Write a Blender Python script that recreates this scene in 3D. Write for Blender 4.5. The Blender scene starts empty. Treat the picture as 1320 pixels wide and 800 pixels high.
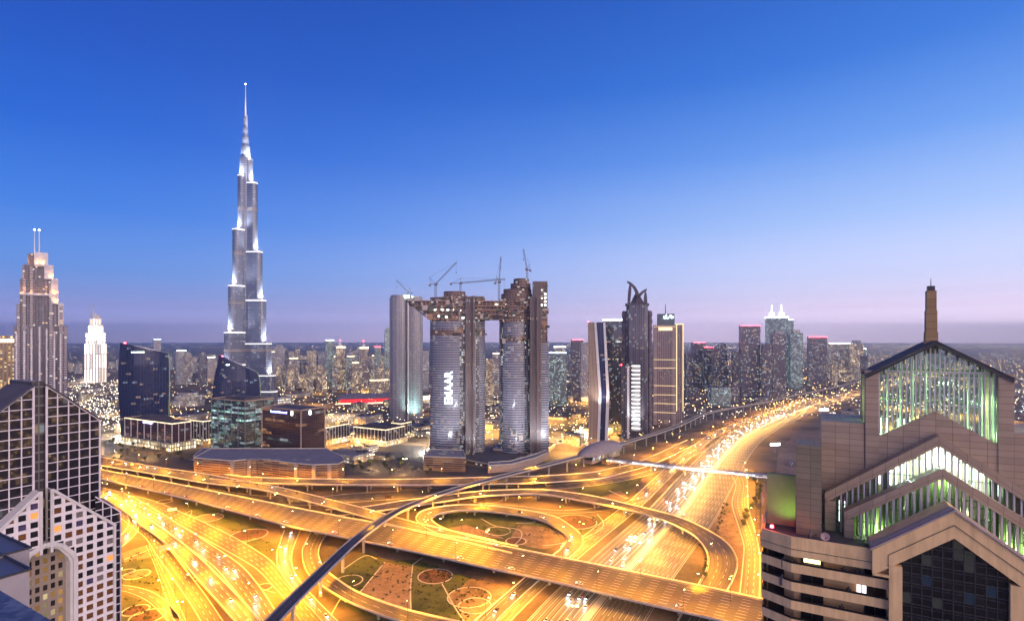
import bpy, bmesh, math, random
from math import radians as RAD, sin, cos, pi, atan2, sqrt, floor
from mathutils import Vector, Matrix
scene = bpy.context.scene
COL = scene.collection

# ------------------------------------------------------------------ camera
H, F, HOR = 180.0, 700.0, 438.0          # camera height, focal length in photo pixels, horizon row
cam_data = bpy.data.cameras.new('camera')
cam_data.sensor_width = 36.0
cam_data.lens = 36.0 * F / 1320.0
cam_data.shift_y = (HOR - 400.0) / 1320.0
cam_data.clip_start, cam_data.clip_end = 0.5, 120000.0
cam = bpy.data.objects.new('camera', cam_data)
cam.location = (0, 0, H)
cam.rotation_euler = (pi/2, 0, 0)
COL.objects.link(cam)
scene.camera = cam

# ------------------------------------------------------------------ sky
world = bpy.data.worlds.new('World')
scene.world = world
world.use_nodes = True
wn, wl = world.node_tree.nodes, world.node_tree.links
wn.clear()
out = wn.new('ShaderNodeOutputWorld'); bg = wn.new('ShaderNodeBackground')
sky = wn.new('ShaderNodeTexSky'); sky.sky_type = 'NISHITA'; sky.sun_disc = False
SUN_EL, SUN_AZ = RAD(2.0), RAD(140)      # low sun, behind and to the right of the camera
sky.sun_elevation, sky.sun_rotation = SUN_EL, SUN_AZ
sky.altitude, sky.air_density, sky.dust_density, sky.ozone_density = 0, 1.0, 1.2, 3.0
geo = wn.new('ShaderNodeTexCoord'); sep = wn.new('ShaderNodeSeparateXYZ')
wl.new(geo.outputs['Generated'], sep.inputs[0])
def ramp(stops):
    r = wn.new('ShaderNodeValToRGB'); cr = r.color_ramp
    cr.interpolation = 'B_SPLINE' if False else 'LINEAR'
    while len(cr.elements) < len(stops): cr.elements.new(0.5)
    for e, (p, c) in zip(cr.elements, stops):
        e.position = p; e.color = (*c, 1)
    wl.new(sep.outputs['Z'], r.inputs[0]); return r
def s2l(r, g, b):
    f = lambda c: (c/255/12.92) if c/255 <= .04045 else ((c/255+.055)/1.055)**2.4
    return (f(r), f(g), f(b))
# twilight bands by elevation: away from the glow and towards it. The air between here and the sky takes its share
# (HZ_D per metre, glowing with HZ_C), so the sky behind it is given the colour it has above that air.
EXPO, HZ_D, HZ_C, HZ_L = 0.8, 9.0e-5, (.062,.06,.10), 26000.0
def band(z, c):
    L = min(HZ_L, 720/max(z, .01)); T = math.exp(-HZ_D*L); k = 2**EXPO
    return (z, tuple(max(.002, (x/k - h*(1-T))/T) for x, h in zip(s2l(*c), HZ_C)))
def bands(stops):
    zs = sorted(set([p for p, _ in stops] + [.008, .016, .024, .035, .07]))
    def col(z):
        for (a, ca), (b, cb) in zip(stops, stops[1:]):
            if a <= z <= b: return tuple(x+(y-x)*(z-a)/(b-a) for x, y in zip(ca, cb))
    return ramp([band(z, col(z)) for z in zs])
rl = bands([(0.0,(158,148,182)),(.05,(136,141,190)),(.1,(104,140,208)),(.19,(68,122,216)),(.3,(38,96,203)),(.41,(16,80,186)),(.62,(6,58,152)),(1.0,(4,36,100))])
rr = bands([(0.0,(206,184,206)),(.05,(213,195,218)),(.1,(200,204,236)),(.19,(166,194,243)),(.3,(108,158,236)),(.41,(58,122,218)),(.62,(22,78,182)),(1.0,(8,46,120))])
mr = wn.new('ShaderNodeMapRange'); mr.interpolation_type = 'SMOOTHSTEP'
mr.inputs['From Min'].default_value = -0.75; mr.inputs['From Max'].default_value = 0.85
wl.new(sep.outputs['X'], mr.inputs['Value'])
mx = wn.new('ShaderNodeMix'); mx.data_type = 'RGBA'
wl.new(mr.outputs[0], mx.inputs['Factor']); wl.new(rl.outputs[0], mx.inputs['A']); wl.new(rr.outputs[0], mx.inputs['B'])
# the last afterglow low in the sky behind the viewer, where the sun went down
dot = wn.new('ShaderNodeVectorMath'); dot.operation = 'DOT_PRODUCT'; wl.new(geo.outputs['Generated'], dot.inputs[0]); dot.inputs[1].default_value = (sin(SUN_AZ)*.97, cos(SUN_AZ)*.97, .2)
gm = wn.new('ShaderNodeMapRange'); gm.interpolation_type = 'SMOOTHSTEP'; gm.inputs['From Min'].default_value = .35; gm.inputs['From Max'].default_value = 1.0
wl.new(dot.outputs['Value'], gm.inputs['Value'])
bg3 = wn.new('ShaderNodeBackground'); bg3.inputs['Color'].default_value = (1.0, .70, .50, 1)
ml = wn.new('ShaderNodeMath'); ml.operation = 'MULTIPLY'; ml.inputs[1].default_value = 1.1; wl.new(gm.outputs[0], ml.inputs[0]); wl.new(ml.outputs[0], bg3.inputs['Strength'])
bg.inputs['Strength'].default_value = 0.97
wl.new(mx.outputs['Result'], bg.inputs['Color'])
bg2 = wn.new('ShaderNodeBackground'); bg2.inputs['Strength'].default_value = 0.02
wl.new(sky.outputs[0], bg2.inputs['Color'])
add = wn.new('ShaderNodeAddShader')
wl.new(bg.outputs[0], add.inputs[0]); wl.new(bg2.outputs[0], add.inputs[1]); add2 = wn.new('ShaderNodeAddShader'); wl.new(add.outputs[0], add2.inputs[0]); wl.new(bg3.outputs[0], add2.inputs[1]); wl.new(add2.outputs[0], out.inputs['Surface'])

# ------------------------------------------------------------------ sun (set: only a soft afterglow is left of it)
sd = bpy.data.lights.new('sun', 'SUN'); sd.energy = 0.5; sd.angle = RAD(40); sd.color = (1.0, 0.76, 0.60)
sun = bpy.data.objects.new('sun', sd)
_d = Vector((sin(SUN_AZ), cos(SUN_AZ), 0.30))
sun.rotation_euler = (-_d).to_track_quat('-Z', 'Y').to_euler(); sun.location = (0, 0, 1000)
COL.objects.link(sun)

# ------------------------------------------------------------------ exposure
vs = scene.view_settings
vs.view_transform = 'Standard'; vs.look = 'None'; vs.exposure = EXPO; vs.gamma = 1.0; vs.use_curve_mapping = False
scene.cycles.max_bounces = 6; scene.cycles.diffuse_bounces = 2; scene.cycles.glossy_bounces = 3
scene.cycles.transparent_max_bounces = 12; scene.cycles.volume_bounces = 0
scene.cycles.use_light_tree = True
scene.cycles.sample_clamp_indirect = 4.0

# ------------------------------------------------------------------ geometry helpers
random.seed(7)
def at(px, py, z=0.0):
    """A point of the photograph, seen at height z above the ground, as a point of the place."""
    Y = (H - z) * F / (py - HOR)
    return Vector(((px - 660) / F * Y, Y, z))
def xat(px, Y): return (px - 660) / F * Y
def zat(py, Y): return H - (py - HOR) / F * Y

class MB:
    """Collects polygons (with uv and material slot) for ONE mesh object."""
    def __init__(s): s.v, s.f, s.m, s.uv = [], [], [], []
    def face(s, pts, mi=0, uv=None):
        b = len(s.v); s.v.extend([tuple(p) for p in pts]); s.f.append(tuple(range(b, b+len(pts)))); s.m.append(mi)
        s.uv.append(uv if uv else [(p[0], p[1]) for p in pts])
    def prism(s, poly, z0, z1, mi=0, mr=1, ztop=None, bottom=False, roof=True):
        """poly: counter-clockwise (x,y) footprint."""
        zt = ztop or (lambda x, y: z1)
        n = len(poly); u = 0
        for i in range(n):
            a, b = poly[i], poly[(i+1) % n]
            d = sqrt((a[0]-b[0])**2 + (a[1]-b[1])**2)
            za, zb = zt(*a), zt(*b)
            s.face([(a[0],a[1],z0),(b[0],b[1],z0),(b[0],b[1],zb),(a[0],a[1],za)], mi, [(u,z0),(u+d,z0),(u+d,zb),(u,za)])
            u += d
        if roof: s.face([(x,y,zt(x,y)) for x,y in poly], mr)
        if bottom: s.face([(x,y,z0) for x,y in reversed(poly)], mr)
    def box(s, x0, x1, y0, y1, z0, z1, mi=0, mr=None, bottom=True):
        s.prism([(x0,y0),(x1,y0),(x1,y1),(x0,y1)], z0, z1, mi, mi if mr is None else mr, bottom=bottom)
    def tube(s, p0, p1, r0, r1=None, n=6, mi=0, caps=True):
        r1 = r0 if r1 is None else r1
        p0, p1 = Vector(p0), Vector(p1); d = p1-p0
        if d.length < 1e-6: return
        q = d.to_track_quat('Z', 'Y'); L = d.length
        A = [p0 + q @ Vector((r0*cos(2*pi*i/n), r0*sin(2*pi*i/n), 0)) for i in range(n)]
        B = [p1 + q @ Vector((r1*cos(2*pi*i/n), r1*sin(2*pi*i/n), 0)) for i in range(n)]
        for i in range(n):
            j = (i+1) % n
            s.face([A[i],A[j],B[j],B[i]], mi, [(i,0),(i+1,0),(i+1,L),(i,L)])
        if caps:
            s.face(list(reversed(A)), mi); s.face(B, mi)
    def beam(s, p0, p1, w, h, mi=0, up=(0,0,1)):
        p0, p1 = Vector(p0), Vector(p1); d = (p1-p0)
        side = d.cross(Vector(up)); 
        if side.length < 1e-6: side = Vector((1,0,0))
        side.normalize(); upv = side.cross(d).normalized()
        a, b = side*(w/2), upv*(h/2)
        c0 = [p0-a-b, p0+a-b, p0+a+b, p0-a+b]; c1 = [p + d for p in c0]
        L = d.length
        for i in range(4):
            j = (i+1) % 4
            s.face([c0[i],c0[j],c1[j],c1[i]], mi, [(0,0),(w,0),(w,L),(0,L)])
        s.face(list(reversed(c0)), mi); s.face(c1, mi)
    def loft(s, rings, mi=0, caps=(False, True), mr=None, vscale=1.0):
        """rings: lists of equal length of 3d points, counter-clockwise from above."""
        n = len(rings[0])
        us = [0]
        for i in range(n): us.append(us[-1] + (Vector(rings[0][i])-Vector(rings[0][(i+1)%n])).length)
        for k in range(len(rings)-1):
            A, B = rings[k], rings[k+1]
            for i in range(n):
                j = (i+1) % n
                s.face([A[i],A[j],B[j],B[i]], mi, [(us[i],A[i][2]),(us[i+1],A[j][2]),(us[i+1],B[j][2]),(us[i],B[i][2])])
        if caps[0]: s.face(list(reversed(rings[0])), mi if mr is None else mr)
        if caps[1]: s.face(rings[-1], mi if mr is None else mr)
    def mesh(s, name, mats):
        me = bpy.data.meshes.new(name)
        me.from_pydata(s.v, [], s.f)
        for m in (mats if isinstance(mats, (list, tuple)) else [mats]): me.materials.append(m)
        nm = len(me.materials)
        me.polygons.foreach_set('material_index', [min(i, nm-1) for i in s.m])
        uvl = me.uv_layers.new(name='UVMap')
        flat = [c for f in s.uv for p in f for c in p]
        uvl.data.foreach_set('uv', flat)
        me.update()
        return me
    def build(s, name, mats, parent=None, smooth=False):
        me = s.mesh(name, mats)
        if smooth:
            bm = bmesh.new(); bm.from_mesh(me); bmesh.ops.remove_doubles(bm, verts=bm.verts, dist=1e-3); bm.to_mesh(me); bm.free()
            me.polygons.foreach_set('use_smooth', [True]*len(me.polygons))
        o = bpy.data.objects.new(name, me); COL.objects.link(o)
        if parent: o.parent = parent
        return o

def tag(o, label=None, cat=None, group=None, kind=None):
    if label: o['label'] = label
    if cat: o['category'] = cat
    if group: o['group'] = group
    if kind: o['kind'] = kind
    return o
def thing(name, label, cat, loc=(0,0,0), rz=0.0, group=None):
    o = bpy.data.objects.new(name, None); COL.objects.link(o)
    o.empty_display_size = 1.0
    o.location = loc; o.rotation_euler = (0, 0, rz)
    return tag(o, label, cat, group)
KIDS = {}
def copy_tree(o, parent=None):
    c = o.copy(); COL.objects.link(c)
    if parent: c.parent = parent
    for ch in list(o.children): copy_tree(ch, c)
    return c
def circle(r, n=24, cx=0, cy=0, ry=None, a0=0):
    ry = r if ry is None else ry
    return [(cx + r*cos(a0+2*pi*i/n), cy + ry*sin(a0+2*pi*i/n)) for i in range(n)]

# ------------------------------------------------------------------ materials
def new_mat(name):
    m = bpy.data.materials.new(name); m.use_nodes = True
    nt = m.node_tree; b = nt.nodes['Principled BSDF']
    return m, nt, b
def mth(nt, op, a, b=None, c=None):
    n = nt.nodes.new('ShaderNodeMath'); n.operation = op
    for i, x in enumerate((a, b, c)):
        if x is None: continue
        if isinstance(x, (int, float)): n.inputs[i].default_value = x
        else: nt.links.new(x, n.inputs[i])
    return n.outputs[0]
def mixc(nt, fac, a, b):
    n = nt.nodes.new('ShaderNodeMix'); n.data_type = 'RGBA'
    for k, x in (('Factor', fac), ('A', a), ('B', b)):
        s = n.inputs[k] if k == 'Factor' else [i for i in n.inputs if i.name == k and i.type == 'RGBA'][0]
        if isinstance(x, (int, float)): s.default_value = x
        elif isinstance(x, tuple): s.default_value = (*x[:3], 1)
        else: nt.links.new(x, s)
    return [o for o in n.outputs if o.type == 'RGBA'][0]
def plain(name, c, rough=0.7, metal=0.0, var=0.25, scale=0.15, coord='Object', bump=0.0):
    """A plain surface with patchy, slightly worn colour."""
    m, nt, b = new_mat(name)
    tc = nt.nodes.new('ShaderNodeTexCoord')
    no = nt.nodes.new('ShaderNodeTexNoise'); no.inputs['Scale'].default_value = scale; no.inputs['Detail'].default_value = 6; no.inputs['Roughness'].default_value = .65
    nt.links.new(tc.outputs[coord], no.inputs['Vector'])
    lo = tuple(x*(1-var) for x in c); hi = tuple(min(1, x*(1+var)) for x in c)
    r = nt.nodes.new('ShaderNodeMapRange'); r.inputs['From Min'].default_value = .3; r.inputs['From Max'].default_value = .7
    nt.links.new(no.outputs['Fac'], r.inputs['Value'])
    nt.links.new(mixc(nt, r.outputs[0], lo, hi), b.inputs['Base Color'])
    b.inputs['Roughness'].default_value = rough; b.inputs['Metallic'].default_value = metal
    if bump:
        bp = nt.nodes.new('ShaderNodeBump'); bp.inputs['Strength'].default_value = bump; bp.inputs['Distance'].default_value = 0.05
        nt.links.new(no.outputs['Fac'], bp.inputs['Height']); nt.links.new(bp.outputs[0], b.inputs['Normal'])
    return m
def emit(name, c, strength, sample=False):
    m, nt, b = new_mat(name)
    b.inputs['Base Color'].default_value = (*[min(.8, x) for x in c], 1)
    b.inputs['Emission Color'].default_value = (*c, 1); b.inputs['Emission Strength'].default_value = strength
    if not sample: m.cycles.emission_sampling = 'NONE'
    return m
def facade(name, frame, glass, cu=3.6, ch=3.6, fu=0.15, fv=0.25, lit=0.15, warm=(1,.72,.35), cool=(.8,.95,1), coolf=0.3, strength=2.5,
           grough=0.18, frough=0.6, floors=0.0, metal=0.0, gmetal=0.0, vfin=0, fincol=None, run=1):
    """Wall of windows: cells of cu x ch metres, frame shares fu/fv; a share of the windows is lit, every one differently; lit runs imitate streaked reflections."""
    m, nt, b = new_mat(name)
    N = nt.nodes; Lk = nt.links
    uv = N.new('ShaderNodeUVMap'); sp = N.new('ShaderNodeSeparateXYZ'); Lk.new(uv.outputs[0], sp.inputs[0])
    oi = N.new('ShaderNodeObjectInfo')
    u = mth(nt, 'DIVIDE', sp.outputs[0], cu); v = mth(nt, 'DIVIDE', sp.outputs[1], ch)
    iu, iv = mth(nt, 'FLOOR', u), mth(nt, 'FLOOR', v)
    gu, gv = mth(nt, 'FRACT', u), mth(nt, 'FRACT', v)
    inu = mth(nt, 'COMPARE', gu, 0.5, 0.5 - fu); inv = mth(nt, 'COMPARE', gv, 0.5, 0.5 - fv)
    win = mth(nt, 'MULTIPLY', inu, inv)
    cb = N.new('ShaderNodeCombineXYZ'); Lk.new(iu if run == 1 else mth(nt, 'FLOOR', mth(nt, 'DIVIDE', mth(nt, 'ADD', iu, mth(nt, 'MULTIPLY', iv, 1.7)), run)), cb.inputs[0]); Lk.new(iv, cb.inputs[1])
    Lk.new(mth(nt, 'MULTIPLY', oi.outputs['Random'], 97.0), cb.inputs[2])
    wn_ = N.new('ShaderNodeTexWhiteNoise'); wn_.noise_dimensions = '3D'; Lk.new(cb.outputs[0], wn_.inputs['Vector'])
    sc_ = N.new('ShaderNodeSeparateColor'); Lk.new(wn_.outputs['Color'], sc_.inputs[0])
    # lights come in patches: whole zones of a house are dark, others busy
    pn = N.new('ShaderNodeTexNoise'); pn.inputs['Scale'].default_value = 0.16; pn.inputs['Detail'].default_value = 2
    Lk.new(cb.outputs[0], pn.inputs['Vector'])
    patch = N.new('ShaderNodeMapRange'); patch.inputs['From Min'].default_value = .32; patch.inputs['From Max'].default_value = .68
    patch.inputs['To Min'].default_value = 0.15; patch.inputs['To Max'].default_value = 1.85
    Lk.new(pn.outputs['Fac'], patch.inputs['Value'])
    thr = mth(nt, 'MULTIPLY', patch.outputs[0], lit)
    if floors > 0:
        wf = N.new('ShaderNodeTexWhiteNoise'); wf.noise_dimensions = '2D'
        c2 = N.new('ShaderNodeCombineXYZ'); Lk.new(iv, c2.inputs[0]); Lk.new(mth(nt, 'MULTIPLY', oi.outputs['Random'], 31.0), c2.inputs[1]); Lk.new(c2.outputs[0], wf.inputs['Vector'])
        thr = mth(nt, 'ADD', thr, mth(nt, 'MULTIPLY', mth(nt, 'LESS_THAN', wf.outputs['Value'], floors), 0.6))
    on = mth(nt, 'LESS_THAN', wn_.outputs['Value'], thr)
    lum = mth(nt, 'MULTIPLY_ADD', mth(nt, 'POWER', sc_.outputs[0], 2.0), 0.9, 0.12)
    if run > 1:  # joined runs of glowing cells imitate streaked reflections in the glass
        ce = N.new('ShaderNodeCombineXYZ'); Lk.new(iu, ce.inputs[0]); Lk.new(iv, ce.inputs[1])
        we = N.new('ShaderNodeTexWhiteNoise'); we.noise_dimensions = '2D'; Lk.new(ce.outputs[0], we.inputs['Vector'])
        lum = mth(nt, 'MULTIPLY', lum, mth(nt, 'MULTIPLY_ADD', we.outputs['Value'], 1.2, .25))
    em = mth(nt, 'MULTIPLY', mth(nt, 'MULTIPLY', on, win), mth(nt, 'MULTIPLY', lum, strength))
    lc = mixc(nt, mth(nt, 'LESS_THAN', sc_.outputs[1], coolf), warm, cool)
    # glass panes differ a little in tint
    gc = mixc(nt, mth(nt, 'MULTIPLY', sc_.outputs[2], .6), glass, tuple(x*0.35 for x in glass))
    fr = frame
    if vfin:
        fin = mth(nt, 'LESS_THAN', mth(nt, 'FRACT', mth(nt, 'DIVIDE', sp.outputs[0], cu*vfin)), 0.14)
        fr = mixc(nt, fin, frame, fincol or tuple(min(.8, x*2) for x in frame))
        win = mth(nt, 'MULTIPLY', win, mth(nt, 'SUBTRACT', 1.0, fin))
    # weathered frames
    tc = N.new('ShaderNodeTexCoord'); no = N.new('ShaderNodeTexNoise'); no.inputs['Scale'].default_value = .05; no.inputs['Detail'].default_value = 5
    Lk.new(tc.outputs['Object'], no.inputs['Vector'])
    fr2 = mixc(nt, mth(nt, 'MULTIPLY', no.outputs['Fac'], .5), fr, tuple(x*.6 for x in frame))
    Lk.new(mixc(nt, win, fr2, gc), b.inputs['Base Color'])
    Lk.new(mth(nt, 'MULTIPLY_ADD', win, grough - frough, frough), b.inputs['Roughness'])
    if gmetal or metal: Lk.new(mth(nt, 'MULTIPLY_ADD', win, gmetal - metal, metal), b.inputs['Metallic'])
    b.inputs['Specular IOR Level'].default_value = 0.8
    Lk.new(lc, b.inputs['Emission Color']); Lk.new(em, b.inputs['Emission Strength'])
    m.cycles.emission_sampling = 'NONE'
    return m

M = {}
M['concrete'] = plain('concrete', (.34,.32,.29), .85, var=.25, scale=.12)
M['barrier'] = plain('barrier_concrete', (.60,.55,.46), .85, var=.2, scale=.2)
M['kerb'] = plain('kerbstone', (.5,.47,.42), .85, var=.15, scale=.3)
M['steel'] = plain('galvanised_steel', (.32,.32,.33), .5, .6, var=.15, scale=.5)
M['dark_steel'] = plain('dark_steel', (.06,.06,.07), .5, .5, var=.2, scale=.5)
M['roof_grey'] = plain('roof_membrane', (.17,.165,.18), .9, var=.35, scale=.05)
M['roof_dark'] = plain('dark_roof', (.07,.065,.08), .8, var=.4, scale=.05)
M['white_paint'] = plain('white_road_paint', (.72,.7,.66), .7, var=.2, scale=.4)
M['white_panel'] = plain('white_panel', (.62,.6,.6), .5, var=.1, scale=.2)
def rough_ground(name, cols, scales=(.02,.12,.9)):
    m, nt, b = new_mat(name); tc = nt.nodes.new('ShaderNodeTexCoord'); f = None
    for sc, wgt in zip(scales, (.9,.8,.7)):
        n = nt.nodes.new('ShaderNodeTexNoise'); n.inputs['Scale'].default_value = sc; n.inputs['Detail'].default_value = 5; n.inputs['Roughness'].default_value = .7
        nt.links.new(tc.outputs['Object'], n.inputs['Vector']); t = mth(nt, 'MULTIPLY', mth(nt, 'SUBTRACT', n.outputs['Fac'], .5), wgt*2.2); f = t if f is None else mth(nt, 'ADD', f, t)
    r = nt.nodes.new('ShaderNodeValToRGB'); cr = r.color_ramp
    while len(cr.elements) < len(cols): cr.elements.new(.5)
    for k, (e, c) in enumerate(zip(cr.elements, cols)): e.position = k/(len(cols)-1); e.color = (*c, 1)
    nt.links.new(mth(nt, 'ADD', f, .5), r.inputs[0]); nt.links.new(r.outputs[0], b.inputs['Base Color']); b.inputs['Roughness'].default_value = .95
    bp = nt.nodes.new('ShaderNodeBump'); bp.inputs['Strength'].default_value = .6; bp.inputs['Distance'].default_value = .15; nt.links.new(f, bp.inputs['Height']); nt.links.new(bp.outputs[0], b.inputs['Normal'])
    return m
M['soil'] = plain('bare_soil', (.25,.17,.11), .95, var=.35, scale=.06, bump=.3)
M['paving_plain'] = plain('paved_plot', (.24,.16,.11), .9, var=.3, scale=.12)
M['lawn'] = rough_ground('lawn', [(.018,.03,.008),(.04,.06,.016),(.065,.085,.022),(.10,.095,.03)])
M['soil'] = rough_ground('soil_patch', [(.07,.045,.028),(.17,.115,.07),(.26,.18,.115),(.34,.26,.18)])
M['paving'] = rough_ground('paved_patch', [(.10,.065,.045),(.19,.125,.085),(.25,.17,.12),(.31,.22,.16)], (.03,.2,1.4))
M['beacon'] = emit('red_beacon', (1,.03,.06), 30)
M['white_lamp'] = emit('white_lamp', (.9,.97,1), 14)
M['warm_lamp'] = emit('warm_lamp', (1,.66,.25), 14)
M['sodium'] = emit('sodium_lens', (1,.66,.22), 60)
# ------------------------------------------------------------------ ground
g = MB()
import itertools
rr_ = [0, 300, 600, 1000, 1600, 2600, 5000, 10000, 20000, 40000]
for k in range(len(rr_)-1):
    for i in range(48):
        a, b_ = 2*pi*i/48, 2*pi*(i+1)/48
        q = [(rr_[k]*cos(a), rr_[k]*sin(a)), (rr_[k+1]*cos(a), rr_[k+1]*sin(a)), (rr_[k+1]*cos(b_), rr_[k+1]*sin(b_)), (rr_[k]*cos(b_), rr_[k]*sin(b_))]
        if k == 0: q = q[1:]
        g.face([(x, y+600, 0) for x, y in q])
def ground_mat():
    m, nt, b = new_mat('ground_sand_and_grass')
    tc = nt.nodes.new('ShaderNodeTexCoord')
    n1 = nt.nodes.new('ShaderNodeTexNoise'); n1.inputs['Scale'].default_value = .012; n1.inputs['Detail'].default_value = 8
    n2 = nt.nodes.new('ShaderNodeTexNoise'); n2.inputs['Scale'].default_value = .25; n2.inputs['Detail'].default_value = 6
    nt.links.new(tc.outputs['Object'], n1.inputs['Vector']); nt.links.new(tc.outputs['Object'], n2.inputs['Vector'])
    r = nt.nodes.new('ShaderNodeMapRange'); r.inputs['From Min'].default_value = .42; r.inputs['From Max'].default_value = .58
    nt.links.new(n1.outputs['Fac'], r.inputs['Value'])
    sand = mixc(nt, n2.outputs['Fac'], (.12,.08,.05), (.26,.19,.13)); dark = mixc(nt, n2.outputs['Fac'], (.03,.025,.02), (.11,.085,.05))
    nt.links.new(mixc(nt, r.outputs[0], dark, sand), b.inputs['Base Color']); b.inputs['Roughness'].default_value = .95
    return m
M['ground'] = ground_mat()
tag(g.build('ground', M['ground']), kind='structure')

# ------------------------------------------------------------------ roads
def asphalt(name, a, b_, lane=3.6):
    """Asphalt with oil-darkened lane centres, pale wheel tracks sharpened into light-trail streaks, and patches; uv: u across in metres, v along."""
    m, nt, b = new_mat(name)
    N = nt.nodes; Lk = nt.links
    uv = N.new('ShaderNodeUVMap'); sp = N.new('ShaderNodeSeparateXYZ'); Lk.new(uv.outputs[0], sp.inputs[0])
    mp = N.new('ShaderNodeMapping'); mp.inputs['Scale'].default_value = (1.6, .006, 1); Lk.new(uv.outputs[0], mp.inputs['Vector'])
    no = N.new('ShaderNodeTexNoise'); no.inputs['Scale'].default_value = 1.0; no.inputs['Detail'].default_value = 5; no.inputs['Roughness'].default_value = .7; Lk.new(mp.outputs[0], no.inputs['Vector'])
    tr = mth(nt, 'ABSOLUTE', mth(nt, 'SINE', mth(nt, 'MULTIPLY', sp.outputs[0], pi/lane)))
    n2 = N.new('ShaderNodeTexNoise'); n2.inputs['Scale'].default_value = .08; n2.inputs['Detail'].default_value = 4; Lk.new(uv.outputs[0], n2.inputs['Vector'])
    f = mth(nt, 'ADD', mth(nt, 'MULTIPLY_ADD', no.outputs['Fac'], 2.4, -.65), mth(nt, 'MULTIPLY', tr, -.35))  # pale streaks stretched along the road imitate the trails of headlights
    f = mth(nt, 'ADD', f, mth(nt, 'MULTIPLY', mth(nt, 'SUBTRACT', n2.outputs['Fac'], .5), .5))
    n = N.new('ShaderNodeClamp'); Lk.new(f, n.inputs[0])
    Lk.new(mixc(nt, n.outputs[0], a, b_), b.inputs['Base Color']); b.inputs['Roughness'].default_value = .62
    b.inputs['Specular IOR Level'].default_value = .4
    return m
M['asphalt'] = asphalt('asphalt', (.042,.038,.034), (.165,.142,.115))
M['asphalt_pale'] = asphalt('pale_asphalt', (.06,.055,.05), (.26,.235,.20))

def crom(P, n_per=8):
    P = [Vector(p) for p in P]; out_ = []
    for i in range(len(P)-1):
        p0 = P[i-1] if i else P[0]*2-P[1]
        p1, p2 = P[i], P[i+1]
        p3 = P[i+2] if i+2 < len(P) else P[-1]*2-P[-2]
        for k in range(n_per):
            t = k/n_per
            out_.append(.5*((2*p1)+(p2-p0)*t+(2*p0-5*p1+4*p2-p3)*t*t+(3*p1-p0-3*p2+p3)*t**3))
    out_.append(P[-1]); return out_
def resample(P, n):
    L = [0]
    for a, b in zip(P, P[1:]): L.append(L[-1]+(b-a).length)
    out_ = []; j = 0
    for i in range(n):
        t = L[-1]*i/(n-1)
        while j < len(L)-2 and L[j+1] < t: j += 1
        d = L[j+1]-L[j]
        out_.append(P[j].lerp(P[j+1], (t-L[j])/d if d > 0 else 0))
    return out_
def plen(P): return sum((b-a).length for a, b in zip(P, P[1:]))

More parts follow.
